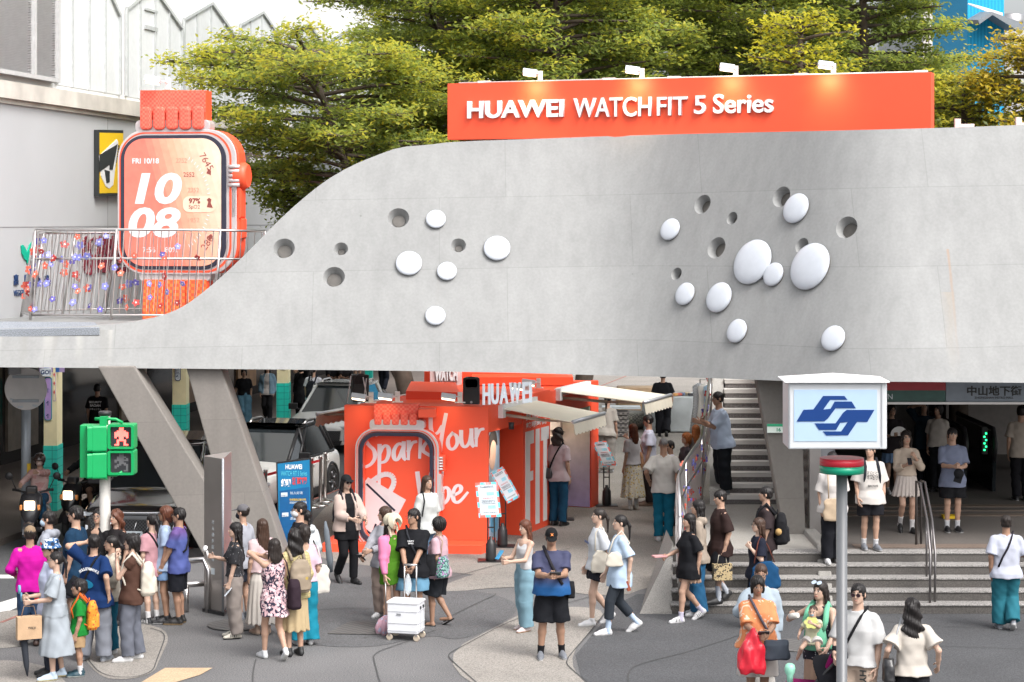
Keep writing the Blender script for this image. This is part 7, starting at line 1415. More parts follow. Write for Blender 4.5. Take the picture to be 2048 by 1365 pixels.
# ---- things people carry or wear; each stays a thing of its own, standing in the same spot as its bearer
def carried(q,name,label,cat,group=None): return empty(name,q.base,label,cat,group,rz=q.rz)
def torso_y(q,x,t,off,front=True):
    A=np.array(q.prof);ru,rv,ou,ov=(float(np.interp(t,A[:,0],A[:,j])) for j in range(1,5));v=math.sqrt(max(.02,1-min(.98,abs(x/ru)) ** 2.3))*rv+off;return ov-v if front else ov+v
def strap_band(mb,q,pts,wd=.02):
    """pts: (x, t, front) on the torso"""
    P=[q.T(x,torso_y(q,x,t,.014,fr),t) for x,t,fr in pts];mb.tube(P,wd*.5*q.s,6)
def backpack(q,mat,label,w_=.14,hgt=.42,dp=.08,t0=.0,smat=None,cat='backpack',pocket=True):
    t=carried(q,'backpack',label,cat);yb=torso_y(q,0,t0+hgt/2,.0,False);f=Fld(q.T(-.35,-.35,-.4),q.T(.35,.6,.8),.012*q.s);lo=np.minimum(q.T(-.3,0,t0-.1),q.T(.3,.4,t0+hgt+.1))-.15;hi=np.maximum(q.T(-.3,0,t0-.1),q.T(.3,.4,t0+hgt+.1))+.15;f=Fld(lo,hi,.011*q.s);s=q.s
    f.loft(q.T(0,yb+dp*.9,t0),q.Rt,[(0,w_*.8*s,dp*.85*s),(.05*s,w_*s,dp*s),(hgt*.75*s,w_*.96*s,dp*.85*s),(hgt*.95*s,w_*.65*s,dp*.55*s),(hgt*s,w_*.3*s,dp*.3*s)],0,3.)
    if pocket: f.loft(q.T(0,yb+dp*1.75,t0+.04),q.Rt,[(0,w_*.7*s,dp*.4*s),(hgt*.4*s,w_*.68*s,dp*.32*s),(hgt*.46*s,w_*.5*s,dp*.15*s)],.012*s,3.)
    f.folds(.004*s,np.random.default_rng(5),25,20);np_mesh('pack',[(*f.mesh(),None)],mat,t)
    for sx in (-1,1):
        mb=MB();P=[q.T(.09*sx,yb+.01,t0+hgt*.95),q.T(.10*sx,.02,.555),q.T(.105*sx,torso_y(q,.105,.44,.012),.44),q.T(.12*sx,torso_y(q,.12,.3,.012),.3),q.T(.135*sx,torso_y(q,.125,.16,.01)+.03,.14),q.T(.13*sx,yb+.02,t0+.08)];mb.tube(P,[.022*s,.026*s,.025*s,.022*s,.014*s,.012*s],7);mb.build('strap',smat or mat,t,local=True)
    mb=MB();mb.tube([q.T(-.03,yb+.03,t0+hgt*.96),q.T(0,yb+.04,t0+hgt+.04),q.T(.03,yb+.03,t0+hgt*.96)],.01*s,6);mb.build('handle',smat or mat,t,local=True);return t
def soft_bag(q,c,size,mat,label,straps,cat='bag',name='shoulder_bag',rot=0.,sm=None,tilt=0.,print_=None,taper=.8):
    """c: local centre of the bag in metres of a 1.7 m person (x, y, z from the ground); straps: local point lists"""
    t=carried(q,name,label,cat);s=q.s;w_,d_,h_=(v*s/2 for v in size);c=V3(*c)*s;Rm=rotm((0,tilt,rot));f=Fld(c-max(w_,d_,h_)*1.5,c+max(w_,d_,h_)*1.5,.010*s)
    f.loft(c,Rm,[(-h_,w_*.9,d_*.8),(-h_*.8,w_,d_),(h_*.5,w_*(.5+.5*taper),d_*.8),(h_,w_*taper,d_*.35)],0,3.).folds(.004*s,np.random.default_rng(3),24,18);np_mesh('bag_body',[(*f.mesh(),None)],mat,t)
    for P in straps: mb=MB();mb.tube([V3(*p)*s for p in P],.011*s,6);mb.build('strap',sm or mat,t,local=True)
    return t
def cross_strap(q,t,mat,side=1,t1=.0,wd=.03):
    """a strap over the far shoulder, across chest and back, down to the hip on the given side"""
    mb=MB();P=[(-.085*side,.52),(-.06*side,.46),(0,.33),(.07*side,.2),(.13*side,t1+.05)];F_=[q.T(x,torso_y(q,x,u,.012,True),u) for x,u in P];B_=[q.T(x,torso_y(q,x,u,.012,False),u) for x,u in P];mb.tube(F_[::-1]+[q.T(-.10*side,.02,.56)]+B_,wd*.5*q.s,6);mb.build('strap',mat,t,local=True)
def gadget(q,hand,label,size,mat,name='smartphone',cat='phone',up=.02,fwd=.0,rx=R(-40),screen=None,off=(0,0,0),rz=0.):
    t=carried(q,name,label,cat);p=q.hand[hand]+V3(off[0],-fwd+off[1],up+off[2])*q.s;rot=Euler((rx,0,rz)).to_matrix();mb=MB();mb.box(p,size,rot=rot);mb.build('shell',mat,t,local=True,bevel=.004)
    if screen: mb=MB();mb.box(Vector(p)+rot @ Vector((0,0,size[2]/2+.001)),(size[0]*.9,size[1]*.94,.002),rot=rot);mb.build('screen',screen,t,local=True)
    return t
# ---------------------------------------------------------------- the crowd, from the left
WHT=('f0',(222,222,224),(232,232,230));BLK=('f0',(30,30,32),(44,44,46));BLKW=('f0',(32,32,36),(205,205,205));GRYS=('f0',(128,132,140),(215,215,215))
PBK=M('phone_black',(.02,.02,.025),.2);PSC=M('phone_screen',(.08,.09,.11),.1);BLKC=CL((30,31,35));CREAM_B=CL((228,220,205))
tee=lambda c,**k: dict(dict(c=c,loose=.03,hem=-.12,sleeve=.78),**k)
pants=lambda c,**k: dict(dict(kind='trousers',c=c,len=1.98,loose=.022),**k)
shorts=lambda c,**k: dict(dict(kind='shorts',c=c,len=.85,loose=.03,flare=.01),**k)
# scooter riders
yw=SCT[0][1];q=person(0,0,0,math.degrees(yw)+90,'person in pale pink shirt and dark helmet on a grey scooter, hand raised to face','f',base=SCT[0][0],H=1.62,top=tee(pattern('pink_marble',SP_(222,170,166),SP_(236,200,194),'floral',5,.5),sleeve=1.9),bot=pants((42,92,128),len=1.75),seat=(0,.38,.87),feet=((-.12,.02,.34,0),(.13,.02,.34,0)),rh=(-.33,-.36,1.08),lh=(.03,-.17,1.38),hands=('grip','flat'),hair='bob',hat=('helmet',M('helmet_bronze',(.05,.035,.03),.12,coat=1.)),mask=(215,190,180),shoes=WHT,lean=.05)
yw=SCT[1][1];q=person(0,0,0,math.degrees(yw)+90,'person in black with a silver grey helmet riding the black scooter behind the traffic light','m',base=SCT[1][0],H=1.72,top=tee((26,27,30),sleeve=1.9),bot=shorts((60,52,48)),seat=(0,.38,.87),feet=((-.12,.02,.34,0),(.13,.02,.34,0)),rh=(-.33,-.34,1.06),lh=(.33,-.34,1.06),hands=('grip','grip'),hat=('helmet',M('helmet_silver',(.09,.09,.10),.1,coat=1.)),hair='short',lean=.05,skin='b')
q=person(195,768,None,172,'person in black security shirt with white lettering seen from behind in the arcade','m',H=1.76,top=tee((24,24,27),sleeve=.8),bot=pants((26,26,30)),hair='short',lod=1.3,shoes=BLK)
def back_print(q,lines,mat,t,size,front=False,wd=None):
    s=q.s;rt=q.root
    for i,(b_,dz,h_) in enumerate(lines):
        c=q.T(0,torso_y(q,0,t+dz,.014,front),t+dz);c=Vector(c);P=Plane(c,(1,0,0) if front else (-1,0,0));o=text('print',b_,P,0,0,.1,mat,None,.006,.002,.002,align='CENTER',height=h_*s) if not wd else text('print',b_,P,0,0,.1,mat,None,.006,.002,.002,align='CENTER',width=wd*s,height=h_*s);o.parent=rt;o.matrix_parent_inverse=Matrix();o.matrix_local=P.mat4(0,0,.008)
back_print(q,[('SECURITY',.36,.05),('BAOAN',.28,.055),('セキュリティ',.2,.045)],LETTER,0.,.05)
# kerbside group
q=person(60,1063,None,-165,'person in bright magenta jacket and tan cap seen from behind at the kerb','m',H=1.60,top=tee((206,18,160),sleeve=1.9,loose=.03,cuff=.05),bot=pants((52,74,104)),hair='grey' and 'short',hairc='dark',hat=('cap',(150,128,104)),lh=(.22,-.2,1.0),rh=None,shoes=('f0',(70,48,40),(50,40,36)),skin='b',base=gp(60,1292))
TOTE=soft_bag(q,(-.25,.02,.82),(.36,.12,.36),pattern('tote_print',SP_(226,216,204),SP_(226,216,204),'spots',3,.1),'white tote bag with red base and red strap beside the magenta jacket',[[(-.32,.0,1.0),(-.2,.10,1.35),(-.15,.02,1.46),(-.2,-.1,1.3),(-.26,-.05,1.0)]],name='tote_bag',sm=CL((205,30,36)))
mb=MB();mb.box(V3(-.25,.02,.70)*q.s,(.37,.13,.12));mb.build('base_panel',CL((214,36,30)),TOTE,local=True,bevel=.02)
q=person(96,1022,None,-95,'person in light grey hooded jacket with pale blue face mask facing left','m',H=1.72,top=tee((168,172,182),sleeve=1.95,loose=.035,hood=1),bot=pants((46,48,54)),hair='short',fringe=.02,mask=(190,215,235),shoes=BLK)
q=person(150,1012,None,-100,'tall person in dark teal tee and thin glasses with undercut hair facing left','m',H=1.80,top=tee((22,56,84),loose=.035,hem=-.16),bot=shorts((60,62,70)),hair='short',glasses='clear',shoes=BLKW)
q=person(196,1018,None,-25,'person with round glasses and black top half hidden by the traffic light pole','f',H=1.62,top=tee((28,27,30),low=1,sleeve=.5),bot=pants((40,40,46)),hair='pony',glasses='clear',yaw=.2,shoes=BLK)
q=person(232,1020,None,-40,'person with wavy reddish brown hair and dark top behind the traffic light pole','f',H=1.62,top=tee((38,34,36)),bot=pants((50,50,58)),hair='wavy',hairc='redbrown',hlen=.22,shoes=BLK)
q=person(100,1080,1352,-70,'person in colourful blue bucket hat and sunglasses looking left','f',top=tee((196,202,226),sleeve=.9,loose=.035),bot=pants((52,56,70)),hair='short',hat=('bucket',pattern('hat_print',SP_(28,92,150),SP_(228,232,236),'floral',14,.52,c3=SP_(20,40,70))),glasses='dark',yaw=.1,shoes=BLK)
q=person(112,1118,1358,-72,'person in long pale grey belted dress with low ponytail holding a small blue fan','f',H=1.58,dress=dict(c=CL((172,180,188)),len=.34,flare=.29,loose=.03,sleeve=.85),hair='pony',hlen=.2,rh=(-.10,-.34,1.10),lh=(.10,-.33,1.06),hands=('hold','hold'),glasses='clear',shoes=('f0',(196,214,232),(222,206,150)),feet=((-.10,.06,0,0),(.10,-.08,0,0)),skin='c')
t=carried(q,'hand_fan','small pale blue handheld fan held up by the person in the long grey dress','fan');hp=q.hand[0];mb=MB();mb.tube([hp+V3(0,-.02,-.05),hp+V3(0,-.03,.06)],.014,8);mb.build('grip',CL((120,170,205)),t,local=True);mb=MB();mb.lathe(hp+V3(0,-.05,.10),[(.05,-.015),(.058,0),(.05,.015)],20,Vector((0,-1,0)));mb.build('fan_head',CL((130,185,215)),t,local=True)
t=carried(q,'paper_bag','brown kraft paper bag with small print hanging before the long grey dress','bag');mb=MB();c=V3(.06,-.36,.72)*q.s;mb.box(c,(.12,.30,.28),rz=.1);mb.build('bag_body',M('kraft',(.42,.28,.17),.8,bump=.2),t,local=True,bevel=.004);mb=MB();mb.tube([c+V3(0,-.09,.14),c+V3(0,-.06,.26),c+V3(0,.06,.26),c+V3(0,.09,.14)],.006,5);mb.build('handle',M('kraft_dark',(.32,.2,.12),.8),t,local=True)
P=Plane(Vector(c+V3(.065,.05,.0)),(.1,1,0));o=text('print','nice',P,-.06,-.01,.06,DK,t,0,.001,width=.09);o.matrix_local=P.mat4(-.06,-.01,.004)
soft_bag(q,(-.20,-.10,.86),(.2,.09,.14),CL((170,140,105)),'small tan pouch on a black strap over the grey dress',[[(-.2,-.1,.95),(-.19,-.13,1.2),(-.12,-.06,1.42)]],name='pouch',sm=BLKC)
t=carried(q,'umbrella','folded dark umbrella hanging beside the long grey dress','umbrella');mb=MB();mb.tube([V3(-.02,-.40,.80),V3(.0,-.40,.62),V3(.02,-.36,.2),V3(.03,-.35,.06)],[.02,.05,.035,.008],9);mb.build('canopy',CL((58,62,70)),t,local=True)
q=person(158,1150,1352,-82,'boy in green tee and khaki shorts with orange backpack facing left','m',kid='child',top=tee((26,134,52),loose=.03,hem=-.15),bot=shorts((178,148,112)),hair='short',shoes=('f0',(30,70,84),(205,210,205)),socks=((225,225,228),.12),skin='b',fringe=.02)
backpack(q,pattern('kid_pack',SP_(240,150,40),SP_(246,180,60),'spots',26,.3,c3=SP_(200,60,40)),'orange patterned backpack on the boy in green',w_=.17,hgt=.48,dp=.1,t0=-.06,smat=CL((230,110,50)))
q=person(190,1068,1322,162,'person in navy tee with white arched lettering on the back, arm raised to head','f',girth=1.15,top=tee((18,50,100),loose=.05,hem=-.16,sleeve=.85),bot=pants((134,138,148),loose=.045),hair='short',lh=(.20,-.10,1.56),rh=(-.26,.10,.92),shoes=('f0',(170,176,186),(205,205,205)),yaw=.5,feet=((-.15,.0,0,0),(.16,.02,0,0)))
s=q.s
for i,ch in enumerate('SULLEY&MIKE'):
    an=(i-5)*.135;x_=math.sin(an)*.20;tz_=.20+math.cos(an)*.20-.06;c=Vector(q.T(-x_,torso_y(q,x_,min(.4,tz_),.016,False),tz_));P=Plane(c,(-1,0,0));o=text('print',ch,P,0,0,.05,LETTER,None,0,.001,.002,align='CENTER',height=.036);o.parent=q.root;o.matrix_local=P.mat4(0,0,.006) @ Matrix.Rotation(-an,4,'Z')
c=Vector(q.T(0,torso_y(q,0,.16,.015,False),.17));P=Plane(c,(-1,0,0));mb=MB();P.poly(mb,smooth_poly([(-.09,-.03),(-.04,.05),(.03,.03),(.09,-.02),(.04,-.07),(-.04,-.06)],2),.004,.008);mb.build('print',CL((30,130,170)),q.root,local=True)
t=soft_bag(q,(.16,.17,.98),(.36,.13,.26),BLKC,'black slouchy bag across the back of the person in navy lettered tee',[],rot=.2,tilt=-.5);cross_strap(q,t,BLKC,1)
q=person(222,1072,1308,-78,'person in beige hoodie and teal trousers with round glasses holding something yellow','f',top=tee((206,196,180),loose=.035,sleeve=1.4,hood=1),bot=pants((22,96,122),loose=.03),hair='pony',glasses='clear',rh=(-.24,-.1,.80),shoes=WHT)
gadget(q,1,'small yellow pouch in the hand by the teal trousers',(.08,.05,.09),YEL,'pouch','pouch',up=-.03)
q=person(263,1068,1322,-86,'person in brown sleeveless vest and grey jeans with both hands raised to the mouth','f',top=tee((84,58,48),sleeve=.28,loose=.035),bot=pants((112,116,128),loose=.03),hair='bob',hairc='black',glasses='clear',rh=(-.04,-.20,1.40),lh=(.05,-.19,1.36),hands=('grip','grip'),shoes=WHT,feet=((-.1,.06,0,0),(.1,-.06,0,0)),skin='c')
backpack(q,CREAM_B,'cream canvas backpack with a blue charm worn over a brown vest',w_=.16,hgt=.44,dp=.10,t0=-.02)
q=person(303,1028,1248,-130,'person in dusty pink tee with ponytail, white socks and black striped sneakers','f',top=tee((196,148,156),loose=.035,hem=-.16),bot=shorts((150,180,210),len=.45),hair='pony',shoes=('f0',(34,36,42),(225,225,225),(225,225,225)),socks=((228,228,230),.14),skin='c')
t=soft_bag(q,(-.19,.05,1.0),(.2,.08,.14),BLKC,'small black crossbody bag over the dusty pink tee',[]);cross_strap(q,t,BLKC,-1)
q=person(330,1013,1246,-85,'person in pale blue tee with glasses and reddish hair between the pink and violet tees','f',top=tee((168,186,214),loose=.035),bot=shorts((120,150,190),len=.6),hair='bob',hairc='redbrown',glasses='clear',shoes=BLKW,skin='b')
q=person(357,1016,1248,-98,'person in violet blue tee and black knee shorts facing left with arms down','m',top=tee(pattern('violet_ombre',SP_(76,90,158),SP_(104,76,142),'ombre',1.25),loose=.035,hem=-.14),bot=shorts((30,32,40),len=.95),hair='short',glasses='clear',lh=(.16,-.2,.86),rh=(-.14,-.2,.84),shoes=('f0',(36,34,34),(190,160,120)),skin='b')
t=carried(q,'sling_bag','black sling bag strap high on the back of the violet blue tee','bag');cross_strap(q,t,BLKC,1,.12)
# group by the pylon
q=person(485,1010,1240,-120,'person in light grey tee, dark shorts, grey cap and dark face mask','f',top=tee((176,178,188),loose=.03),bot=shorts((46,50,62),len=.75),hair='bun',hairc='dark',hat=('cap',(112,110,114)),mask=(36,40,52),shoes=GRYS,yaw=.1)
t=soft_bag(q,(.2,.10,1.0),(.2,.1,.22),BLKC,'dark shoulder bag hanging behind the light grey tee',[[(.2,.1,1.1),(.16,.12,1.3),(.12,.02,1.45)]])
q=person(470,1045,1276,-78,'person in black dotted blouse and wide taupe trousers holding a small white fan','f',top=tee(pattern('dotted_black',SP_(32,32,38),SP_(190,190,195),'spots',34,.17),loose=.03,hem=.02,sleeve=.9),bot=pants((158,148,142),loose=.035,waist=.12),hair='long',hlen=.26,fringe=.03,rh=(-.12,-.30,1.18),lh=(.16,-.10,.80),hands=('hold','hold'),shoes=('f0',(214,208,194),(40,38,38),(30,30,32)),skin='c')
t=carried(q,'hand_fan','small white handheld fan in front of the person in black dotted blouse','fan');hp=q.hand[0];mb=MB();mb.tube([hp+V3(0,-.01,-.04),hp+V3(0,-.03,.07)],.014,8);mb.lathe(hp+V3(0,-.05,.10),[(.035,-.02),(.045,0),(.035,.03)],18,Vector((0,-1,.3)));mb.build('fan_body',WHITE,t,local=True)
gadget(q,1,'pale phone held low beside the taupe trousers',(.08,.012,.15),M('phone_pale',(.55,.6,.65),.3),up=-.05)
q=person(524,1038,1268,-150,'person with very long brown hair, pale pink top and long white skirt','f',top=tee((226,198,200),loose=.03,hem=.02,sleeve=.75),bot=dict(kind='skirt',c=(222,214,206),len=.17,flare=.24,waist=.14,pleats=17),hair='long',hairc='brown',hlen=.42,shoes=('f0',(200,170,150),(220,200,180)))
q=person(548,1075,1320,-152,'person in navy and pink floral sleeveless dress stepping left, hand raised to dark hair','f',dress=dict(c=pattern('floral_dress',SP_(38,34,62),SP_(224,184,190),'floral',19,.5,c3=SP_(235,215,218)),len=.62,flare=.21,loose=.02),hair='long',hairc='dark',hlen=.14,walk=.17,lh=(.14,-.12,1.44),shoes=('f0',(222,224,228),(238,238,235)))
soft_bag(q,(-.24,.14,.92),(.18,.26,.42),CL((52,38,48)),'wine black backpack slung from one shoulder over the floral dress',[[(-.2,.1,1.1),(-.14,.12,1.35),(-.11,.02,1.46),(-.16,-.08,1.3),(-.22,.02,1.05)]],name='backpack')
q=person(588,1058,1312,-150,'person in yellow checked shirt and beige skirt with dark wavy hair behind the floral dress','f',top=tee(pattern('check_yellow',SP_(208,192,138),SP_(150,140,100),'grid',9,.97),loose=.04,sleeve=1.3),bot=dict(kind='skirt',c=(200,178,140),len=.35,flare=.2),hair='wavy',hlen=.16,shoes=('f0',(34,34,36),(50,50,52)))
backpack(q,pattern('beige_pack',SP_(158,142,122),SP_(196,168,84),'spots',5,.12),'beige canvas bag with yellow trim on the back of the checked shirt',w_=.15,hgt=.44,t0=-.02)
q=person(608,1050,1290,-160,'person in pale pink blouse and wide bright teal trousers seen from behind','f',top=tee((226,196,212),loose=.03,hem=.0,low=1),bot=pants((26,138,164),loose=.05,flare=.09,waist=.12),hair='bob',hairc='dark',shoes=WHT)
soft_bag(q,(-.24,.0,.92),(.3,.1,.4),CL((226,220,212)),'ruffled white tote hanging beside the bright teal trousers',[[(-.24,.05,1.1),(-.18,.08,1.35),(-.13,.02,1.47),(-.2,-.07,1.3),(-.26,-.05,1.1)]],name='tote_bag')
q=person(598,1004,None,-70,'person in black jacket, glasses and white face mask in front of the blue sign','m',H=1.74,top=tee((34,34,40),sleeve=1.9),bot=pants((40,40,46)),hair='short',glasses='clear',mask=(225,228,232),fringe=.03,shoes=BLK)
q=person(612,1020,1232,-145,'person in loose white shirt with a dark braid down the back before the blue sign','f',top=tee((220,226,230),loose=.06,hem=-.3,sleeve=1.6,hood=1),bot=pants((60,66,80)),hair='braid',shoes=BLKW)
t=carried(q,'umbrella','long grey translucent umbrella hanging behind the loose white shirt','umbrella');mb=MB();mb.tube([V3(-.26,.10,1.35),V3(-.27,.12,1.2),V3(-.30,.16,.8),V3(-.31,.17,.62)],[.015,.04,.05,.03],9);mb.build('canopy',CL((120,128,136)),t,local=True)
q=person(693,950,1167,32,'person in black cap, sunglasses and black outfit under a pale pink jacket walking right','f',walk=.1,top=tee((26,26,30),loose=.02,hem=-.2),bot=dict(kind='leggings',c=(24,24,28),len=1.95,loose=.012),vest=dict(c=(206,184,174),loose=.045,hem=-.06,sleeve=1.75,open=.085),hair='long',hlen=.2,hat=('cap',(30,31,34)),glasses='dark',rh=(-.05,-.30,1.04),lh=(.16,-.33,1.02),hands=('relax','relax'),shoes=('boot',(24,24,26),(32,32,34)),skin='c')
backpack(q,CL((40,36,44)),'dark backpack worn by the person in pale pink jacket and black cap',w_=.14)
# couple with the cart and neighbours
q=person(768,1014,1236,-30,'person with brown bob in grey hoodie holding a phone behind the green dress','f',top=tee((166,166,174),loose=.04,sleeve=1.9,hood=1),bot=pants((168,150,140),loose=.04),hair='bob',hairc='brown',yaw=-.7,rh=(-.16,-.33,.98),lh=(.02,-.40,1.08),hands=('hold','hold'),shoes=WHT,twist=-.3)
gadget(q,0,'dark phone held low by the person in grey hoodie',(.09,.15,.01),PBK,up=.03,screen=PSC)
q=person(783,1030,1262,38,'person in green dress and pink cardigan wearing a frilled cream bonnet','f',dress=dict(c=(76,128,28),len=.70,flare=.19,loose=.012),vest=dict(c=(232,138,178),loose=.018,hem=.04,sleeve=1.95,open=.10,hood=0,name='cardigan'),hair='long',hairc='dark',hlen=.36,hat=('bonnet',(226,216,192)),rh=(-.20,-.12,.80),shoes=WHT,skin='a',yaw=.2)
t=carried(q,'umbrella','folded pale pink frilly umbrella held point down beside the white cart','umbrella');hp=q.hand[0];mb=MB();mb.tube([hp+V3(0,0,.04),hp+V3(.0,-.02,-.5)],.008,6);mb.build('shaft',STEEL,t,local=True);mb=MB();vs=[]
for lev,r_ in ((-.46,.015),(-.53,.10),(-.62,.14),(-.72,.12),(-.76,.03)): vs += [Vector(hp+V3(0,-.02,lev))+Vector((math.cos(a)*r_*(1+.22*math.sin(a*7)),math.sin(a)*r_*(1+.22*math.sin(a*7)),0)) for a in (2*math.pi*k/42 for k in range(42))]
mb.add(vs,[(a*42+k,a*42+(k+1) % 42,(a+1)*42+(k+1) % 42,(a+1)*42+k) for a in range(4) for k in range(42)],True);mb.build('canopy',pattern('pink_frill',SP_(226,180,196),SP_(205,205,230),'spots',14,.3),t,local=True)
q=person(826,1018,1262,-8,'person in black tee and light denim shorts resting both hands on the white cart handle','m',top=tee((24,25,30),loose=.05,hem=-.14,sleeve=.9),bot=shorts((112,160,190),len=.78,loose=.05,flare=.03),hair='short',fringe=.045,glasses='clear',yaw=-.55,rh=(-.05,-.30,.93),lh=(.06,-.30,.93),hands=('grip','grip'),shoes=WHT,socks=((190,210,235),.2),skin='b')
t=carried(q,'crossbody_bag','black crossbody bag and strap over the black tee behind the white cart','bag');cross_strap(q,t,CL((52,54,60)),1);f_=soft_bag(q,(.24,.02,.92),(.16,.14,.30),BLKC,'black nylon pouch at the hip of the person with the white cart',[]) 
back_print(q,[('HAPPY',.36,.022),('DAYS',.33,.022)],LETTER,0,.05,True)
cart=gp(812,1278);t=empty('folding_cart',cart,'white folding box cart with telescopic handle and four castors','cart',rz=R(-14));CW=M('cart_white',(.66,.67,.70),.4,var=.03)
mb=MB();mb.box((0,0,.30),(.43,.34,.40));mb.build('box',CW,t,local=True,bevel=.012);mb=MB();mb.box((0,0,.515),(.45,.36,.035));mb.build('lid',CW,t,local=True,bevel=.01)
mb=MB()
for z in (.14,.24,.40): mb.box((0,-.172,z),(.425,.008,.008));mb.box((.217,0,z),(.008,.33,.008))
for y in (-.12,-.05,.03,.1): mb.box((.217,y,.27),(.008,.012,.3))
mb.build('rib',M('cart_shade',(.50,.51,.54),.4),t,local=True);mb=MB();mb.box((-.05,-.176,.36),(.06,.006,.025));mb.build('badge',GREYMET,t,local=True)
mb=MB()
for s_ in (-.07,.06): mb.box((.22,s_+.03,.44),(.008,.05,.04))
mb.build('grip_hole',BLACK,t,local=True)
for x in (-.19,.19):
    for y in (-.14,.14): mb=MB();mb.lathe((x,y-.014,.045),[(.04,0),(.045,.006),(.045,.022),(.04,.028)],16,Vector((0,1,0)));mb.build('castor',M('castor_tan',(.45,.38,.30),.5),t,local=True);mb=MB();mb.box((x,y,.085),(.03,.04,.04));mb.build('castor_fork',STEEL,t,local=True)
mb=MB()
for x in (-.07,.10): mb.tube([(x,.16,.5),(x,.16,.98)],.011,7)
mb.tube([(-.08,.16,.98),(.11,.16,.98)],.016,8);mb.build('handle',STEEL,t,local=True)
t=carried(q,'plastic_bag','small clear plastic bag hanging from the cart handle','bag');mb=MB();mb.lathe(q.hand[1]+V3(-.04,-.04,-.30),[(.01,-.02),(.05,.05),(.055,.14),(.035,.22),(.015,.28)],14);mb.build('bag_body',M('clear_plastic',(.75,.78,.8),.15,alpha=.35),t,local=True)
q=person(877,1035,1252,-112,'older person with curly dark hair, pale pink tee and black knee shorts','f',girth=1.1,walk=.10,top=tee((206,172,182),loose=.04),bot=shorts((36,40,46),len=.95,loose=.05,flare=.02),hair='curly',shoes=('f0',(30,30,30),(24,24,24)),sandal=True,skin='b',glasses='clear')
soft_bag(q,(.17,.15,.96),(.34,.16,.32),pattern('leaf_bag',SP_(40,84,88),SP_(150,196,186),'floral',22,.53,c3=SP_(190,130,190)),'teal leaf patterned bag carried by the older person in pale pink tee',[[(.2,.12,1.1),(.14,.13,1.35),(.1,.02,1.46),(.14,-.1,1.3)]],sm=CL((176,150,130)))
q=person(855,952,1158,38,'person with long brown hair and untucked white shirt standing inside the watch shaped frame','f',top=tee((212,214,212),loose=.04,hem=-.14,sleeve=.95),bot=pants((96,122,150)),hair='long',hairc='brown',hlen=.34,fringe=.0,shoes=WHT)
soft_bag(q,(-.2,.05,.96),(.12,.24,.3),BLKC,'black bag on the shoulder of the person in white shirt by the watch frame',[[(-.18,-.1,1.05),(-.13,-.10,1.3),(-.1,0,1.46),(-.14,.1,1.3),(-.2,.1,1.05)]])
q=person(1050,1040,1262,-55,'person with long chestnut hair, white camisole and loose pale jeans holding up a blue phone','f',walk=.05,top=tee((206,206,208),sleeve=0,loose=.008,hem=.06,low=1,neck=.085),bot=pants((132,168,184),loose=.045,waist=.13),hair='long',hairc='redbrown',hlen=.42,pitch=.15,rh=(-.08,-.34,1.13),lh=(.10,-.36,1.10),hands=('hold','hold'),shoes=('f0',(222,205,205),(190,150,110)),skin='c')
gadget(q,0,'blue phone held up by the person with chestnut hair',(.08,.15,.012),M('phone_blue',(.02,.22,.42),.3),up=.06,fwd=.03,rx=R(50))
q=person(1103,1058,1317,3,'large person in black cap and blue ombre tee looking down at a phone','m',girth=1.2,belly=.09,top=dict(c=pattern('ombre_blue',SP_(10,92,158),SP_(60,64,98),'ombre',1.0),loose=.02,hem=-.05,sleeve=.75),bot=shorts((26,28,34),len=.98,loose=.03,flare=.02),hair='short',hat=('cap',(24,24,26)),glasses='clear',pitch=.30,rh=(-.07,-.34,1.14),lh=(.05,-.34,1.14),hands=('hold','hold'),shoes=GRYS,socks=((28,28,32),.10),skin='b',feet=((-.14,.0,0,0),(.14,.04,0,0)))
gadget(q,0,'dark phone held in both hands by the large person in ombre tee',(.15,.08,.012),PBK,up=.035,off=(.05,-.02,0),screen=PSC)
t=soft_bag(q,(.25,.0,.90),(.12,.18,.22),BLKC,'black crossbody bag at the side of the ombre tee',[]);cross_strap(q,t,CL((48,46,52)),1,.05,.045)
c=Vector(q.hc+q.Rh @ V3(0,-.098,.085)*q.s);P=Plane(c,(1,0,0),(0,.35,1));mb=MB();P.poly(mb,[(-.02,-.02),(-.008,0),(-.02,.02),(0,.008),(.02,.02),(.008,0),(.02,-.02),(0,-.008)],-.01,.008);mb.build('cap_emblem',M('emblem_orange',(.8,.22,.04),.5),q.root,local=True)
q=person(1197,1015,1250,-78,'person in white lettered tee and black shorts walking left with a low ponytail','f',walk=.15,top=tee((218,222,228),loose=.045,hem=-.08,sleeve=.85),bot=shorts((32,34,42),len=.55,loose=.04,flare=.02),hair='pony',hairc='dark',shoes=WHT,skin='c')
back_print(q,[('K.SAUVOIR',.3,.034)],NAVY,0,.05,True,wd=.24)
soft_bag(q,(.21,-.02,.95),(.10,.3,.32),CREAM_B,'cream tote hanging from the shoulder of the walker in white lettered tee',[[(.2,-.1,1.1),(.15,-.08,1.35),(.11,0,1.46),(.15,.09,1.3),(.2,.1,1.1)]],name='tote_bag')
q=person(1240,1026,1268,-80,'person in pale blue oversized tee, dark leggings and swinging ponytail walking left','f',walk=.22,top=tee((194,216,240),loose=.05,hem=-.2,sleeve=.85),bot=dict(kind='leggings',c=(54,60,68),len=1.62,loose=.012),hair='pony',shoes=WHT,socks=((196,216,240),.22),skin='c')
soft_bag(q,(.19,-.12,1.08),(.10,.26,.2),CREAM_B,'cream half moon bag worn high on the pale blue tee',[[(.19,-.22,1.12),(.14,-.12,1.36),(.1,0,1.46),(.15,.1,1.3),(.19,-.0,1.12)]])
gadget(q,1,'brown drink bottle in the hand of the walker in pale blue tee',(.05,.05,.14),M('bottle_brown',(.25,.07,.04),.3),'drink_bottle','bottle',up=-.04,rx=.3)
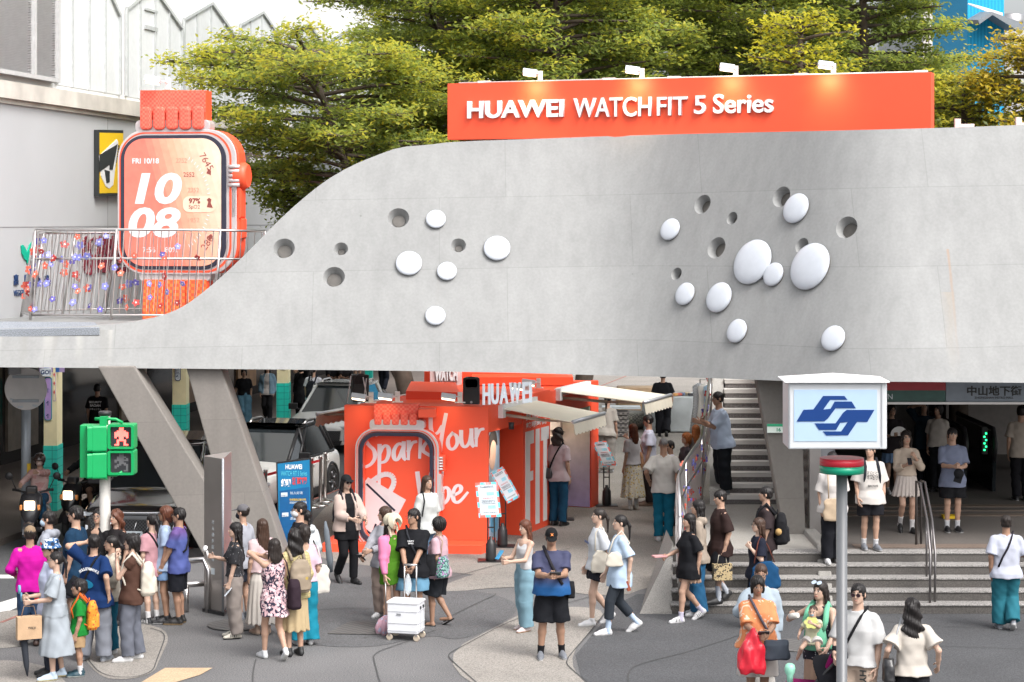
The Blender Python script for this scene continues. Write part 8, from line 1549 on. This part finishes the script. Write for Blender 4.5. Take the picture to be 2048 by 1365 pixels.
# stairs and steps group
q=person(1395,1000,1232,-95,'person in beige hoodie and blue jeans with very long dark hair','f',top=tee((170,156,142),loose=.04,sleeve=1.9,hood=1),bot=pants((44,100,140),loose=.045,flare=.08),hair='long',hlen=.5,shoes=WHT)
q=person(1378,1024,1243,-72,'person in black printed tee over a pleated skirt with waist length black hair walking left','f',walk=.20,top=tee((24,25,30),loose=.05,hem=-.2,sleeve=.85),bot=dict(kind='skirt',c=(190,160,140),len=.62,flare=.19,pleats=18,waist=-.1),hair='long',hlen=.46,fringe=.03,rh=(-.20,-.28,1.0),hands=('hold','relax'),shoes=('f0',(226,226,228),(232,232,232),(28,28,30)),socks=((210,205,225),.1),skin='a')
gadget(q,0,'pink notebook held out by the walker in black printed tee',(.12,.20,.025),CL((226,170,170)),'notebook','notebook',up=.03,fwd=.06,rx=0)
q=person(1440,982,0,-78,'person in dark brown polo and black shorts carrying a woven gift bag','m',base=Vector((3.02,30.45,.145)),H=1.64,walk=.08,top=tee((52,36,34),loose=.045,sleeve=.95,hem=-.17),bot=shorts((26,28,34),len=.98,loose=.05,flare=.03),hair='short',fringe=.05,socks=((200,205,215),.2),shoes=BLK,pitch=.2,skin='a')
t=carried(q,'gift_bag','small woven bag with black floral print carried by the person in dark brown polo','bag');c=q.hand[1]+V3(.0,-.02,-.25);mb=MB();mb.box(c,(.10,.28,.24));mb.build('bag_body',pattern('woven_print',SP_(206,184,140),SP_(48,44,42),'floral',20,.55),t,local=True,bevel=.006);mb=MB();mb.tube([c+V3(0,-.07,.12),c+V3(0,-.05,.24),c+V3(0,.05,.24),c+V3(0,.07,.12)],.007,6);mb.build('handle',CL((226,220,205)),t,local=True)
q=person(1530,975,0,-100,'person in dark brown shirt with a black backpack and plush charm on the steps','m',base=Vector((3.68,30.5,.145)),H=1.68,top=tee((54,44,46),loose=.045,sleeve=.9),bot=pants((28,28,34),loose=.035),hair='short',fringe=.03,shoes=BLK)
backpack(q,CL((30,30,34)),'black backpack with a round plush charm on the person in dark brown shirt',w_=.15,hgt=.46,dp=.10,t0=-.04)
t=carried(q,'plush_charm','small tan plush charm dangling from the black backpack','charm');mb=MB();mb.lathe(q.T(.17,.2,.16),[(.01,-.05),(.04,-.03),(.05,.0),(.04,.035),(.01,.05)],14);mb.build('plush',CL((196,160,105)),t,local=True)
q=person(1516,1036,1258,-78,'person in navy tee with glasses and shoulder length brown hair carrying a large blue tote','f',top=tee((30,34,50),loose=.04,sleeve=.85),bot=pants((26,28,36),loose=.05),hair='long',hairc='brown',hlen=.2,glasses='clear',lh=(.12,-.16,1.26),hands=('relax','grip'),shoes=BLK,skin='c')
soft_bag(q,(.24,.04,.86),(.16,.50,.42),CL((22,74,116)),'large blue tote with brown strap under the arm of the person in navy tee',[[(.26,-.15,1.05),(.18,-.06,1.35),(.13,.0,1.44),(.16,.1,1.3),(.25,.18,1.05)]],name='tote_bag',sm=CL((110,62,52)))
q=person(1522,1128,None,-6,'person in pale denim shirt and glasses with topknot looking down behind the orange blouse','f',H=1.64,girth=1.1,top=tee((176,190,202),loose=.05,sleeve=1.85),bot=pants((200,196,190)),hair='bun',hairc='brown',glasses='clear',pitch=.3,rh=(-.16,-.28,1.20),lh=None,hands=('hold','relax'),shoes=WHT)
gadget(q,0,'dark phone held up beside the pale denim shirt',(.08,.012,.15),PBK,up=.05)
q=person(1515,1153,None,4,'stout person in orange printed blouse and white shorts looking at a phone','f',H=1.60,girth=1.2,belly=.05,top=tee(pattern('orange_print',SP_(240,150,96),SP_(246,216,190),'floral',11,.60),loose=.035,hem=-.05,sleeve=.9),bot=shorts((222,214,208),len=.95,loose=.06,flare=.03),hair='bob',pitch=.28,rh=(-.06,-.36,1.06),lh=(.07,-.36,1.08),hands=('hold','hold'),shoes=('f0',(90,80,80),(60,55,55)),skin='b')
gadget(q,1,'black phone in the hands of the stout person in orange blouse',(.13,.07,.012),PBK,up=.03,off=(-.05,-.02,0))
t=carried(q,'plastic_bag','bright red plastic shopping bag hanging before the orange blouse and white shorts','bag');f=Fld(V3(-.45,-.7,.4)*q.s,V3(.3,.1,1.2)*q.s,.012);f.loft(V3(-.13,-.36,.60)*q.s,np.eye(3),[(0,.13,.08),(.06,.165,.10),(.28,.14,.085),(.42,.06,.05),(.50,.02,.02)],0,2.6).folds(.014,np.random.default_rng(2),30,7);np_mesh('bag_body',[(*f.mesh(),None)],M('red_plastic',(.62,.02,.04),.3,bump=.3,bscale=30),t)
t=soft_bag(q,(.17,-.30,.86),(.34,.14,.24),CL((84,92,104)),'slate grey leather handbag on a strap at the front of the orange blouse',[],name='handbag');cross_strap(q,t,CL((104,98,108)),1,.1,.035)
q=person(1640,1163,None,-28,'person in black dotted top wearing a mint baby carrier, sunglasses on the head','f',H=1.62,top=tee(pattern('polka',SP_(28,32,48),SP_(215,215,220),'spots',30,.22),sleeve=0,loose=.015,low=1),bot=dict(kind='skirt',c=(204,174,150),len=.4,flare=.2),hair='long',hairc='dark',hlen=.18,yaw=-.25,rh=(-.30,-.20,1.30),lh=(.20,-.32,.98),hands=('grip','relax'),shoes=WHT,skin='c')
mb=MB()
for sx in (-1,1): mb.lathe(q.hc+q.Rh @ V3(.035*sx,-.065,.10),[(.03,0),(.03,.005)],14,Vector(q.Rh @ V3(0,-.6,.8)))
mb.build('sunglasses',M('lens_pale',(.42,.5,.6),.15),q.root,local=True)
t=carried(q,'mini_speaker','small white cylinder fan held up beside the baby carrier','fan');mb=MB();hp=q.hand[0];mb.lathe(hp+V3(.06,-.05,.0),[(.032,-.06),(.034,0),(.03,.06)],14,Vector((1,-.3,.25)));mb.build('case',M('fan_cream',(.62,.60,.56),.3),t,local=True)
MINT=CL((126,206,170));t=carried(q,'baby_carrier','mint green baby carrier strapped on the person in dotted top','carrier');f=Fld(V3(-.4,-.5,.6),V3(.4,.3,1.6),.012);s=q.s
f.loft(q.T(0,-.17,.02),q.Rt,[(0,.12*s,.10*s),(.08*s,.14*s,.13*s),(.22*s,.12*s,.115*s),(.3*s,.10*s,.09*s)],0,2.6);np_mesh('pouch',[(*f.mesh(),None)],MINT,t)
mb=MB()
for sx in (-1,1): mb.tube([q.T(.11*sx,-.2,.26),q.T(.125*sx,-.16,.36),q.T(.115*sx,-.10,.46),q.T(.09*sx,.02,.54),q.T(.10*sx,.12,.44)],[.028,.034,.034,.03,.028],8);mb.tube([q.T(.13*sx,-.16,.06),q.T(.17*sx,-.02,.05),q.T(.12*sx,.12,.05)],.035,8)
mb.build('strap',MINT,t,local=True)
bb=q.base+Matrix.Rotation(q.rz,3,'Z') @ Vector(V3(0,-.26,.0)*s)
qb=person(0,0,0,-22,'baby with two tiny hair tufts and yellow bib sitting in the mint carrier','f',kid='baby',base=bb+Vector((0,0,.62)),H=.78,hs=1.15,girth=1.15,top=tee((226,224,190),loose=.03,sleeve=.6),bot=shorts((232,226,222),len=.45,loose=.05),hair='buzz',hairc='brown',seat=(0,.06,.86),feet=((-.36,-.12,.28,0),(.36,-.12,.28,0)),rh=(-.30,-.18,.95),lh=(.08,-.36,1.30),hands=('relax','grip'),shoes=None,sandal=False,skin='c')
mb=MB();c=Vector(qb.T(0,-.14,.40));P=Plane(c,(1,0,0),(0,.4,1));mb_pts=[(.13*math.cos(a)*qb.s*1.3*(1+.12*math.cos(6*a)),.11*math.sin(a)*qb.s*1.3*(1+.12*math.cos(6*a))) for a in (2*math.pi*k/48 for k in range(48))];P.poly(mb,mb_pts,.0,.012);mb.build('bib',CL((236,240,150)),qb.root,local=True);mb=MB();mb.lathe(qb.hc+qb.Rh @ V3(0,-.10,-.052)*qb.s,[(.02,0),(.02,.008),(.009,.016)],12,Vector(qb.Rh @ V3(0,-1,0)));mb.build('pacifier',CL((150,190,215)),qb.root,local=True)
mb=MB()
for sx in (-1,1): mb.tube([qb.hc+qb.Rh @ V3(.045*sx,.0,.10)*qb.s,qb.hc+qb.Rh @ V3(.06*sx,-.005,.15)*qb.s],[.014,.006],7)
mb.build('hair_tuft',MATS['hair_brown'],qb.root,local=True)
q=person(1716,1168,None,-28,'person in white tee, tinted sunglasses and beige lettered trousers beside the sign pole','m',H=1.74,top=tee((214,214,214),loose=.05,hem=-.05,sleeve=.95),bot=pants((206,184,166),loose=.05),hair='short',glasses='dark',rh=(-.16,-.28,.98),shoes=WHT,skin='c',yaw=.05)
t=soft_bag(q,(-.13,-.23,1.0),(.18,.08,.13),BLKC,'black belt bag slung across the white tee right of the pole',[],name='belt_bag');cross_strap(q,t,BLKC,-1,.1)
c=Vector(V3(.10,-.135,.82)*q.s);P=Plane(c,(0,0,-1),(1,0,0));o=text('print','HYPE',P,0,0,.1,DK,None,.0,.003,.003,height=.075);o.parent=q.root;o.matrix_local=P.mat4(0,-.03,.02)
# stroller
b=Vector(((1625-CX)*23.2/F,23.3,0));t=empty('stroller',b,'black baby stroller with magenta seat liner and folded canopy at the bottom edge','stroller',rz=R(-20));mb=MB()
for y in (-.22,.22): mb.tube([(-.45,y,.12),(.1,y,.62),(.42,y,.98)],.016,8);mb.tube([(.42,y,.12),(.05,y,.58)],.016,8)
mb.tube([(.42,-.22,.98),(.47,-.2,1.0),(.47,.2,1.0),(.42,.22,.98)],.02,8);mb.build('frame',BLACK,t,local=True)
f=Fld((-.5,-.35,.4),(.5,.35,1.2),.014);f.ell((.16,0,.62),(.27,.25,.27)).ell((.10,0,.58),(.27,.228,.265),None,0,True).cut((0,0,-1),-.60).cut(nrmz((-1,0,-.5)),-.40);np_mesh('canopy',[(*f.mesh(),None)],CL((40,40,46)),t)
mb=MB();mb.box((-.05,0,.52),(.5,.40,.08));mb.box((.2,0,.72),(.08,.40,.45),rot=Matrix.Rotation(.4,3,'Y'));mb.build('seat',CL((150,20,100)),t,local=True,bevel=.03)
for x in (-.45,.42):
    for y in (-.24,.24): mb=MB();mb.lathe((x,y-.02,.12),[(.10,0),(.12,.008),(.12,.032),(.10,.04)],20,Vector((0,1,0)));mb.build('wheel',TYRE,t,local=True)
t=empty('water_bottle',b+Vector((-.26,-.18,.70)),'mint green round bottle clipped to the stroller','bottle');mb=MB();mb.lathe((0,0,0),[(.035,-.09),(.035,-.02),(.055,.02),(.062,.06),(.05,.10),(.028,.115)],20);mb.build('bottle_body',M('mint_plastic',(.30,.66,.50),.3),t,local=True)
q=person(1824,1197,None,176,'person with wavy black hair and cream smocked blouse seen from behind','f',H=1.62,top=tee((216,208,198),loose=.03,hem=-.06,sleeve=.75,cuff=.11,low=1),bot=pants((30,31,36),loose=.04,waist=.1),hair='wavy',hlen=.26,shoes=BLK,skin='c',rh=(-.30,-.05,.95),lh=(.30,-.05,.95))
soft_bag(q,(.27,.08,.90),(.14,.26,.26),M('black_leather',(.02,.02,.022),.3,bump=.3,bscale=25),'black leather bag on a chain strap beside the cream blouse',[[(.24,.0,1.1),(.16,-.06,1.35),(.12,.0,1.47),(.17,.09,1.35),(.25,.14,1.1)]],sm=GREYMET)
q=person(2012,1030,1260,176,'person in white tee and teal trousers walking away at the right edge','m',walk=.08,top=tee((206,210,226),loose=.05,hem=-.12,sleeve=.85),bot=pants((44,116,132),loose=.045),hair='short',hairc='dark',rh=(-.22,-.22,1.08),shoes=GRYS,skin='b')
t=carried(q,'sling_bag','dark strap and pouch slung across the white tee at the right edge','bag');cross_strap(q,t,CL((44,40,48)),1)
# metro entrance
q=person(1664,905,0,8,'person in white tee and black trousers with a beige tote descending the entrance steps','f',base=Vector((4.78,31.3,.58)),H=1.66,top=tee((222,216,212),loose=.05,hem=-.12,sleeve=.95),bot=pants((30,31,38),loose=.035),hair='long',hlen=.14,shoes=WHT)
soft_bag(q,(-.05,-.22,.85),(.34,.1,.34),CL((200,178,152)),'slouchy beige tote worn across the white tee behind the sign pole',[[(-.12,-.2,1.0),(-.12,-.15,1.35),(-.10,.0,1.46)]],name='tote_bag')
q=person(1742,902,0,5,'person in white sketch print tee and black shorts stepping out of the entrance','m',base=Vector((5.40,31.66,PZ+.005)),H=1.60,walk=.05,top=tee((222,216,210),loose=.06,hem=-.16,sleeve=.95,chest=(60,58,60)),bot=shorts((28,28,34),len=.82,loose=.045),hair='short',fringe=.03,yaw=-.6,socks=((225,225,228),.1),shoes=GRYS)
backpack(q,CL((44,46,54)),'dark backpack on the person in white sketch print tee',w_=.15);back_print(q,[('BROWE',.12,.035)],DK,0,.05,True)
q=person(1813,862,1066,2,'person in cream puff sleeve blouse and tiered white mini skirt','f',z=PZ,walk=.06,top=tee((214,196,178),loose=.03,hem=.06,sleeve=1.7,cuff=.06),bot=dict(kind='skirt',c=(222,210,202),len=.62,flare=.23,waist=.13,pleats=16),hair='wavy',hairc='dark',hlen=.26,rh=(-.06,-.26,1.16),lh=(.10,-.20,1.28),hands=('hold','grip'),socks=((225,222,222),.16),shoes=('f0',(26,26,28),(30,30,30)))
gadget(q,0,'dark phone held at the chest of the person in tiered skirt',(.07,.012,.13),PBK,up=.04)
q=person(1905,856,1064,0,'person in grey blue shirt and black shorts holding a black cap','m',z=PZ,top=tee((132,140,164),loose=.04,hem=-.16,sleeve=.85),bot=shorts((26,26,30),len=.8,loose=.045),hair='short',fringe=.04,rh=(-.04,-.28,1.10),lh=(.08,-.28,1.08),hands=('grip','grip'),socks=((222,222,225),.12),shoes=BLKW)
t=carried(q,'held_cap','black cap held in the hands of the person in grey blue shirt','cap');mb=MB();mb.lathe(q.hand[1]+V3(-.02,-.03,-.08),[(.08,-.02),(.085,.0),(.07,.04),(.03,.065),(.01,.07)],20,Vector((.3,-1,.2)));mb.box(q.hand[1]+V3(-.04,-.05,-.17),(.12,.02,.10),rot=Matrix.Rotation(.3,3,'Y'));mb.build('crown',BLKC,t,local=True,bevel=0)
q=person(1784,809,None,10,'person with glasses holding a white paper fan at the chest inside the entrance','f',z=PZ,H=1.62,top=tee((52,46,50),loose=.03,sleeve=.5),bot=dict(kind='skirt',c=(120,150,190),len=.6,flare=.2),hair='bob',glasses='clear',rh=(-.10,-.26,1.14),lh=(.14,-.26,1.14),hands=('hold','hold'),lod=1.15,shoes=WHT)
t=carried(q,'paper_fan','white paper fan held across the chest in the metro entrance','fan');c=Vector(V3(.02,-.32,1.15)*q.s);P=Plane(c,(1,0,0));mb=MB();P.poly(mb,[(-.15,-.02)]+[(.16*math.cos(a),.15*math.sin(a)) for a in (math.pi-math.pi*k/14 for k in range(15))]+[(.15,-.02)],0,.006);mb.build('leaf',WHITE,t,local=True)
q=person(1848,803,None,-5,'person in dark v neck top raising a hand to the hair in the entrance','f',z=PZ,H=1.62,top=tee((34,52,66),loose=.05,sleeve=.9),bot=pants((30,32,40)),hair='long',hlen=.2,rh=(-.14,-.06,1.62),lod=1.15,shoes=BLKW)
q=person(1876,809,None,-25,'person in white collared blouse and black trousers looking aside inside the entrance','f',z=PZ,H=1.60,top=tee((222,214,206),loose=.04,hem=-.02,sleeve=.8),bot=pants((26,27,33),loose=.03,waist=.11),hair='bob',yaw=-.4,lod=1.15,shoes=BLK)
q=person(2042,812,None,178,'person in pale tee cut by the right edge inside the metro entrance','m',z=PZ,H=1.68,top=tee((196,184,172),loose=.05),bot=pants((28,28,34)),hair='short',lod=1.2,shoes=BLKW)
# behind the stairs
q=person(1440,780,0,-72,'person in pale blue tee and black trousers leaning folded arms on the flowered stair railing','m',base=Vector((3.70,36.86,PZ+.163)),H=1.80,girth=1.08,belly=.03,lean=.16,top=tee((196,212,236),loose=.04,hem=-.12,sleeve=.85),bot=pants((30,34,40),loose=.04),hair='short',glasses='clear',rh=(.05,-.36,1.22),lh=(-.05,-.38,1.19),hands=('relax','relax'),shoes=GRYS,skin='b')
q=person(1265,848,1020,-140,'person in white tee and long floral skirt raising a phone, tan bag at the side','f',top=tee((224,222,226),loose=.03,hem=.0,sleeve=.75),bot=dict(kind='skirt',c=pattern('skirt_floral',SP_(214,206,186),SP_(110,120,150),'spots',22,.24,c3=SP_(200,170,90)),len=.26,flare=.26,waist=.12,pleats=14),hair='long',hairc='redbrown',hlen=.2,rh=(-.08,-.24,1.40),lh=None,hands=('hold','relax'),socks=((226,226,228),.14),shoes=('f0',(206,200,190),(200,195,185)),lod=1.1)
soft_bag(q,(-.22,-.05,.95),(.14,.24,.34),CL((176,132,100)),'tan leather bag hanging beside the floral skirt',[[(-.2,-.1,1.1),(-.13,0,1.46),(-.2,.1,1.1)]])
q=person(1297,830,1012,-95,'tall person in plain white tee and glasses looking down behind the floral skirt','m',top=tee((212,214,232),loose=.045,hem=-.18),bot=pants((52,46,48)),hair='short',glasses='clear',pitch=.35,shoes=('f0',(120,96,80),(140,120,105)),lod=1.1)
q=person(1327,876,1082,178,'person with grey hair, off white tee and teal jeans, hands on hips','m',top=tee((224,220,214),loose=.04,hem=-.10,sleeve=.9),bot=pants((18,108,136),loose=.02),hair='buzz',hairc='grey',rh=(-.25,-.02,.98),lh=(.24,-.02,.98),hands=('grip','grip'),shoes=WHT,skin='b')
q=person(1340,882,None,-60,'dark haired person in white tee mostly hidden behind the grey haired one','m',H=1.58,top=tee((212,212,228),loose=.04),bot=pants((60,62,70)),hair='short',pitch=.3,skin='b',lod=1.1,shoes=BLK)
q=person(1372,866,None,-70,'person with short orange hair behind the flowered railing','f',H=1.62,top=tee((90,84,90),loose=.03),bot=pants((50,50,56)),hair='bob',hairc='orange',skin='c',lod=1.1,shoes=BLK)
q=person(1391,850,None,-160,'person with long ginger hair turned away behind the flowered railing','f',H=1.60,top=tee((120,110,105),loose=.03),bot=pants((50,50,56)),hair='long',hairc='orange',hlen=.2,lod=1.1,shoes=BLK)
q=person(1326,745,874,176,'person in black tee and black trousers walking away toward the market table','m',H=1.72,walk=.06,girth=1.1,top=tee((24,26,32),loose=.05,hem=-.12),bot=pants((26,27,33),loose=.045),hair='short',lod=1.3,shoes=BLK)
q=person(1212,790,946,160,'person in loose grey trousers bending by the stacked boards beyond the second awning','f',lean=.25,top=tee((186,180,172),loose=.03),bot=pants((160,156,150),loose=.06),hair='pony',lod=1.25,shoes=WHT)
q=person(1117,856,1052,150,'visitor in black hat, pink tee and jeans looking at the booth display panel','f',top=tee((196,178,182),loose=.03),bot=pants((26,74,104),loose=.02),hair='wavy',hairc='dark',hlen=.12,hat=('cap',(28,26,28)),shoes=BLK,lod=1.1)
t=soft_bag(q,(.15,.16,.92),(.24,.1,.18),M('black_leather',(.02,.02,.022)),'small black studded bag on the booth visitor',[]);cross_strap(q,t,BLKC,1)
# arcade beyond the road
q=person(488,733,855,8,'person in black tee and wide faded jeans strolling under the arcade','f',H=1.62,walk=.08,top=tee((28,29,34),loose=.03,hem=.04),bot=pants((96,140,164),loose=.06,flare=.11,waist=.12),hair='bob',rh=(-.3,-.02,.8),lod=1.35,shoes=BLK)
q=person(535,728,842,-5,'person in denim jacket over white tee and black trousers strolling under the arcade','f',H=1.62,walk=.1,top=tee((214,208,206),loose=.02),bot=pants((26,26,30),loose=.02),vest=dict(c=(126,156,176),loose=.045,sleeve=1.9,open=.08,hood=0),hair='long',hlen=.2,lod=1.35,shoes=BLK)
q=person(602,728,850,-40,'person all in black with dark blue cap under the arcade','m',H=1.72,top=tee((24,25,29),sleeve=1.9,loose=.05,hem=-.3),bot=pants((24,25,29)),hair='short',hat=('cap',(34,52,78)),lh=(.1,-.2,1.5),lod=1.35,shoes=BLK)
q=person(627,728,856,168,'person in white shirt with a dark backpack standing with back turned under the arcade','m',H=1.68,top=tee((206,208,216),loose=.045),bot=pants((92,92,96),loose=.05),hair='pony',lod=1.3,shoes=GRYS)
backpack(q,CL((30,34,42)),'dark backpack with white charm worn over the white shirt in the arcade',w_=.15,hgt=.5,t0=-.08)
for px,lab,tc_,bc_,sc__ in ((668,'seated person in khaki shorts, grey socks and tan boots on the arcade bench',(34,34,40),(176,158,136),('boot',(176,116,60),(150,100,55))),(692,'seated person in black shorts and black sandals on the arcade bench',(40,36,38),(28,28,32),('f0',(28,26,26),(24,24,24)))):
    person(0,0,0,22,lab,'m',base=Vector(((px-CX)*66.2/F,66.2,0)),H=1.7,top=tee(tc_),bot=shorts(bc_,len=.8),seat=(0,.12,.54),feet=((-.12,-.36,.0,0),(.12,-.36,.0,0)),rh=(-.1,-.25,.72),lh=(.1,-.25,.72),hair='short',socks=((188,188,186),.22),shoes=sc__,lod=1.4,skin='b')
q=person(715,712,782,-150,'person with bare legs standing beyond the arcade bench','f',H=1.62,top=tee((60,40,36)),bot=shorts((50,44,42),len=.4),hair='long',hlen=.2,lod=1.5,shoes=GRYS)
q=person(766,700,787,160,'person in dark trousers walking beyond the booth roof','m',H=1.7,walk=.08,top=tee((40,44,56)),bot=pants((34,38,50)),hair='short',lod=1.5,shoes=BLKW)
t=empty('water_bottle',gp(1341,1078),'clear plastic bottle standing on the stone edge below the stair railing','bottle');mb=MB();mb.lathe(gp(1341,1078),[(.032,0),(.035,.02),(.035,.14),(.014,.19),(.014,.21)],14);mb.build('bottle_body',M('clear_plastic',(.75,.78,.8),.15,alpha=.35),t)
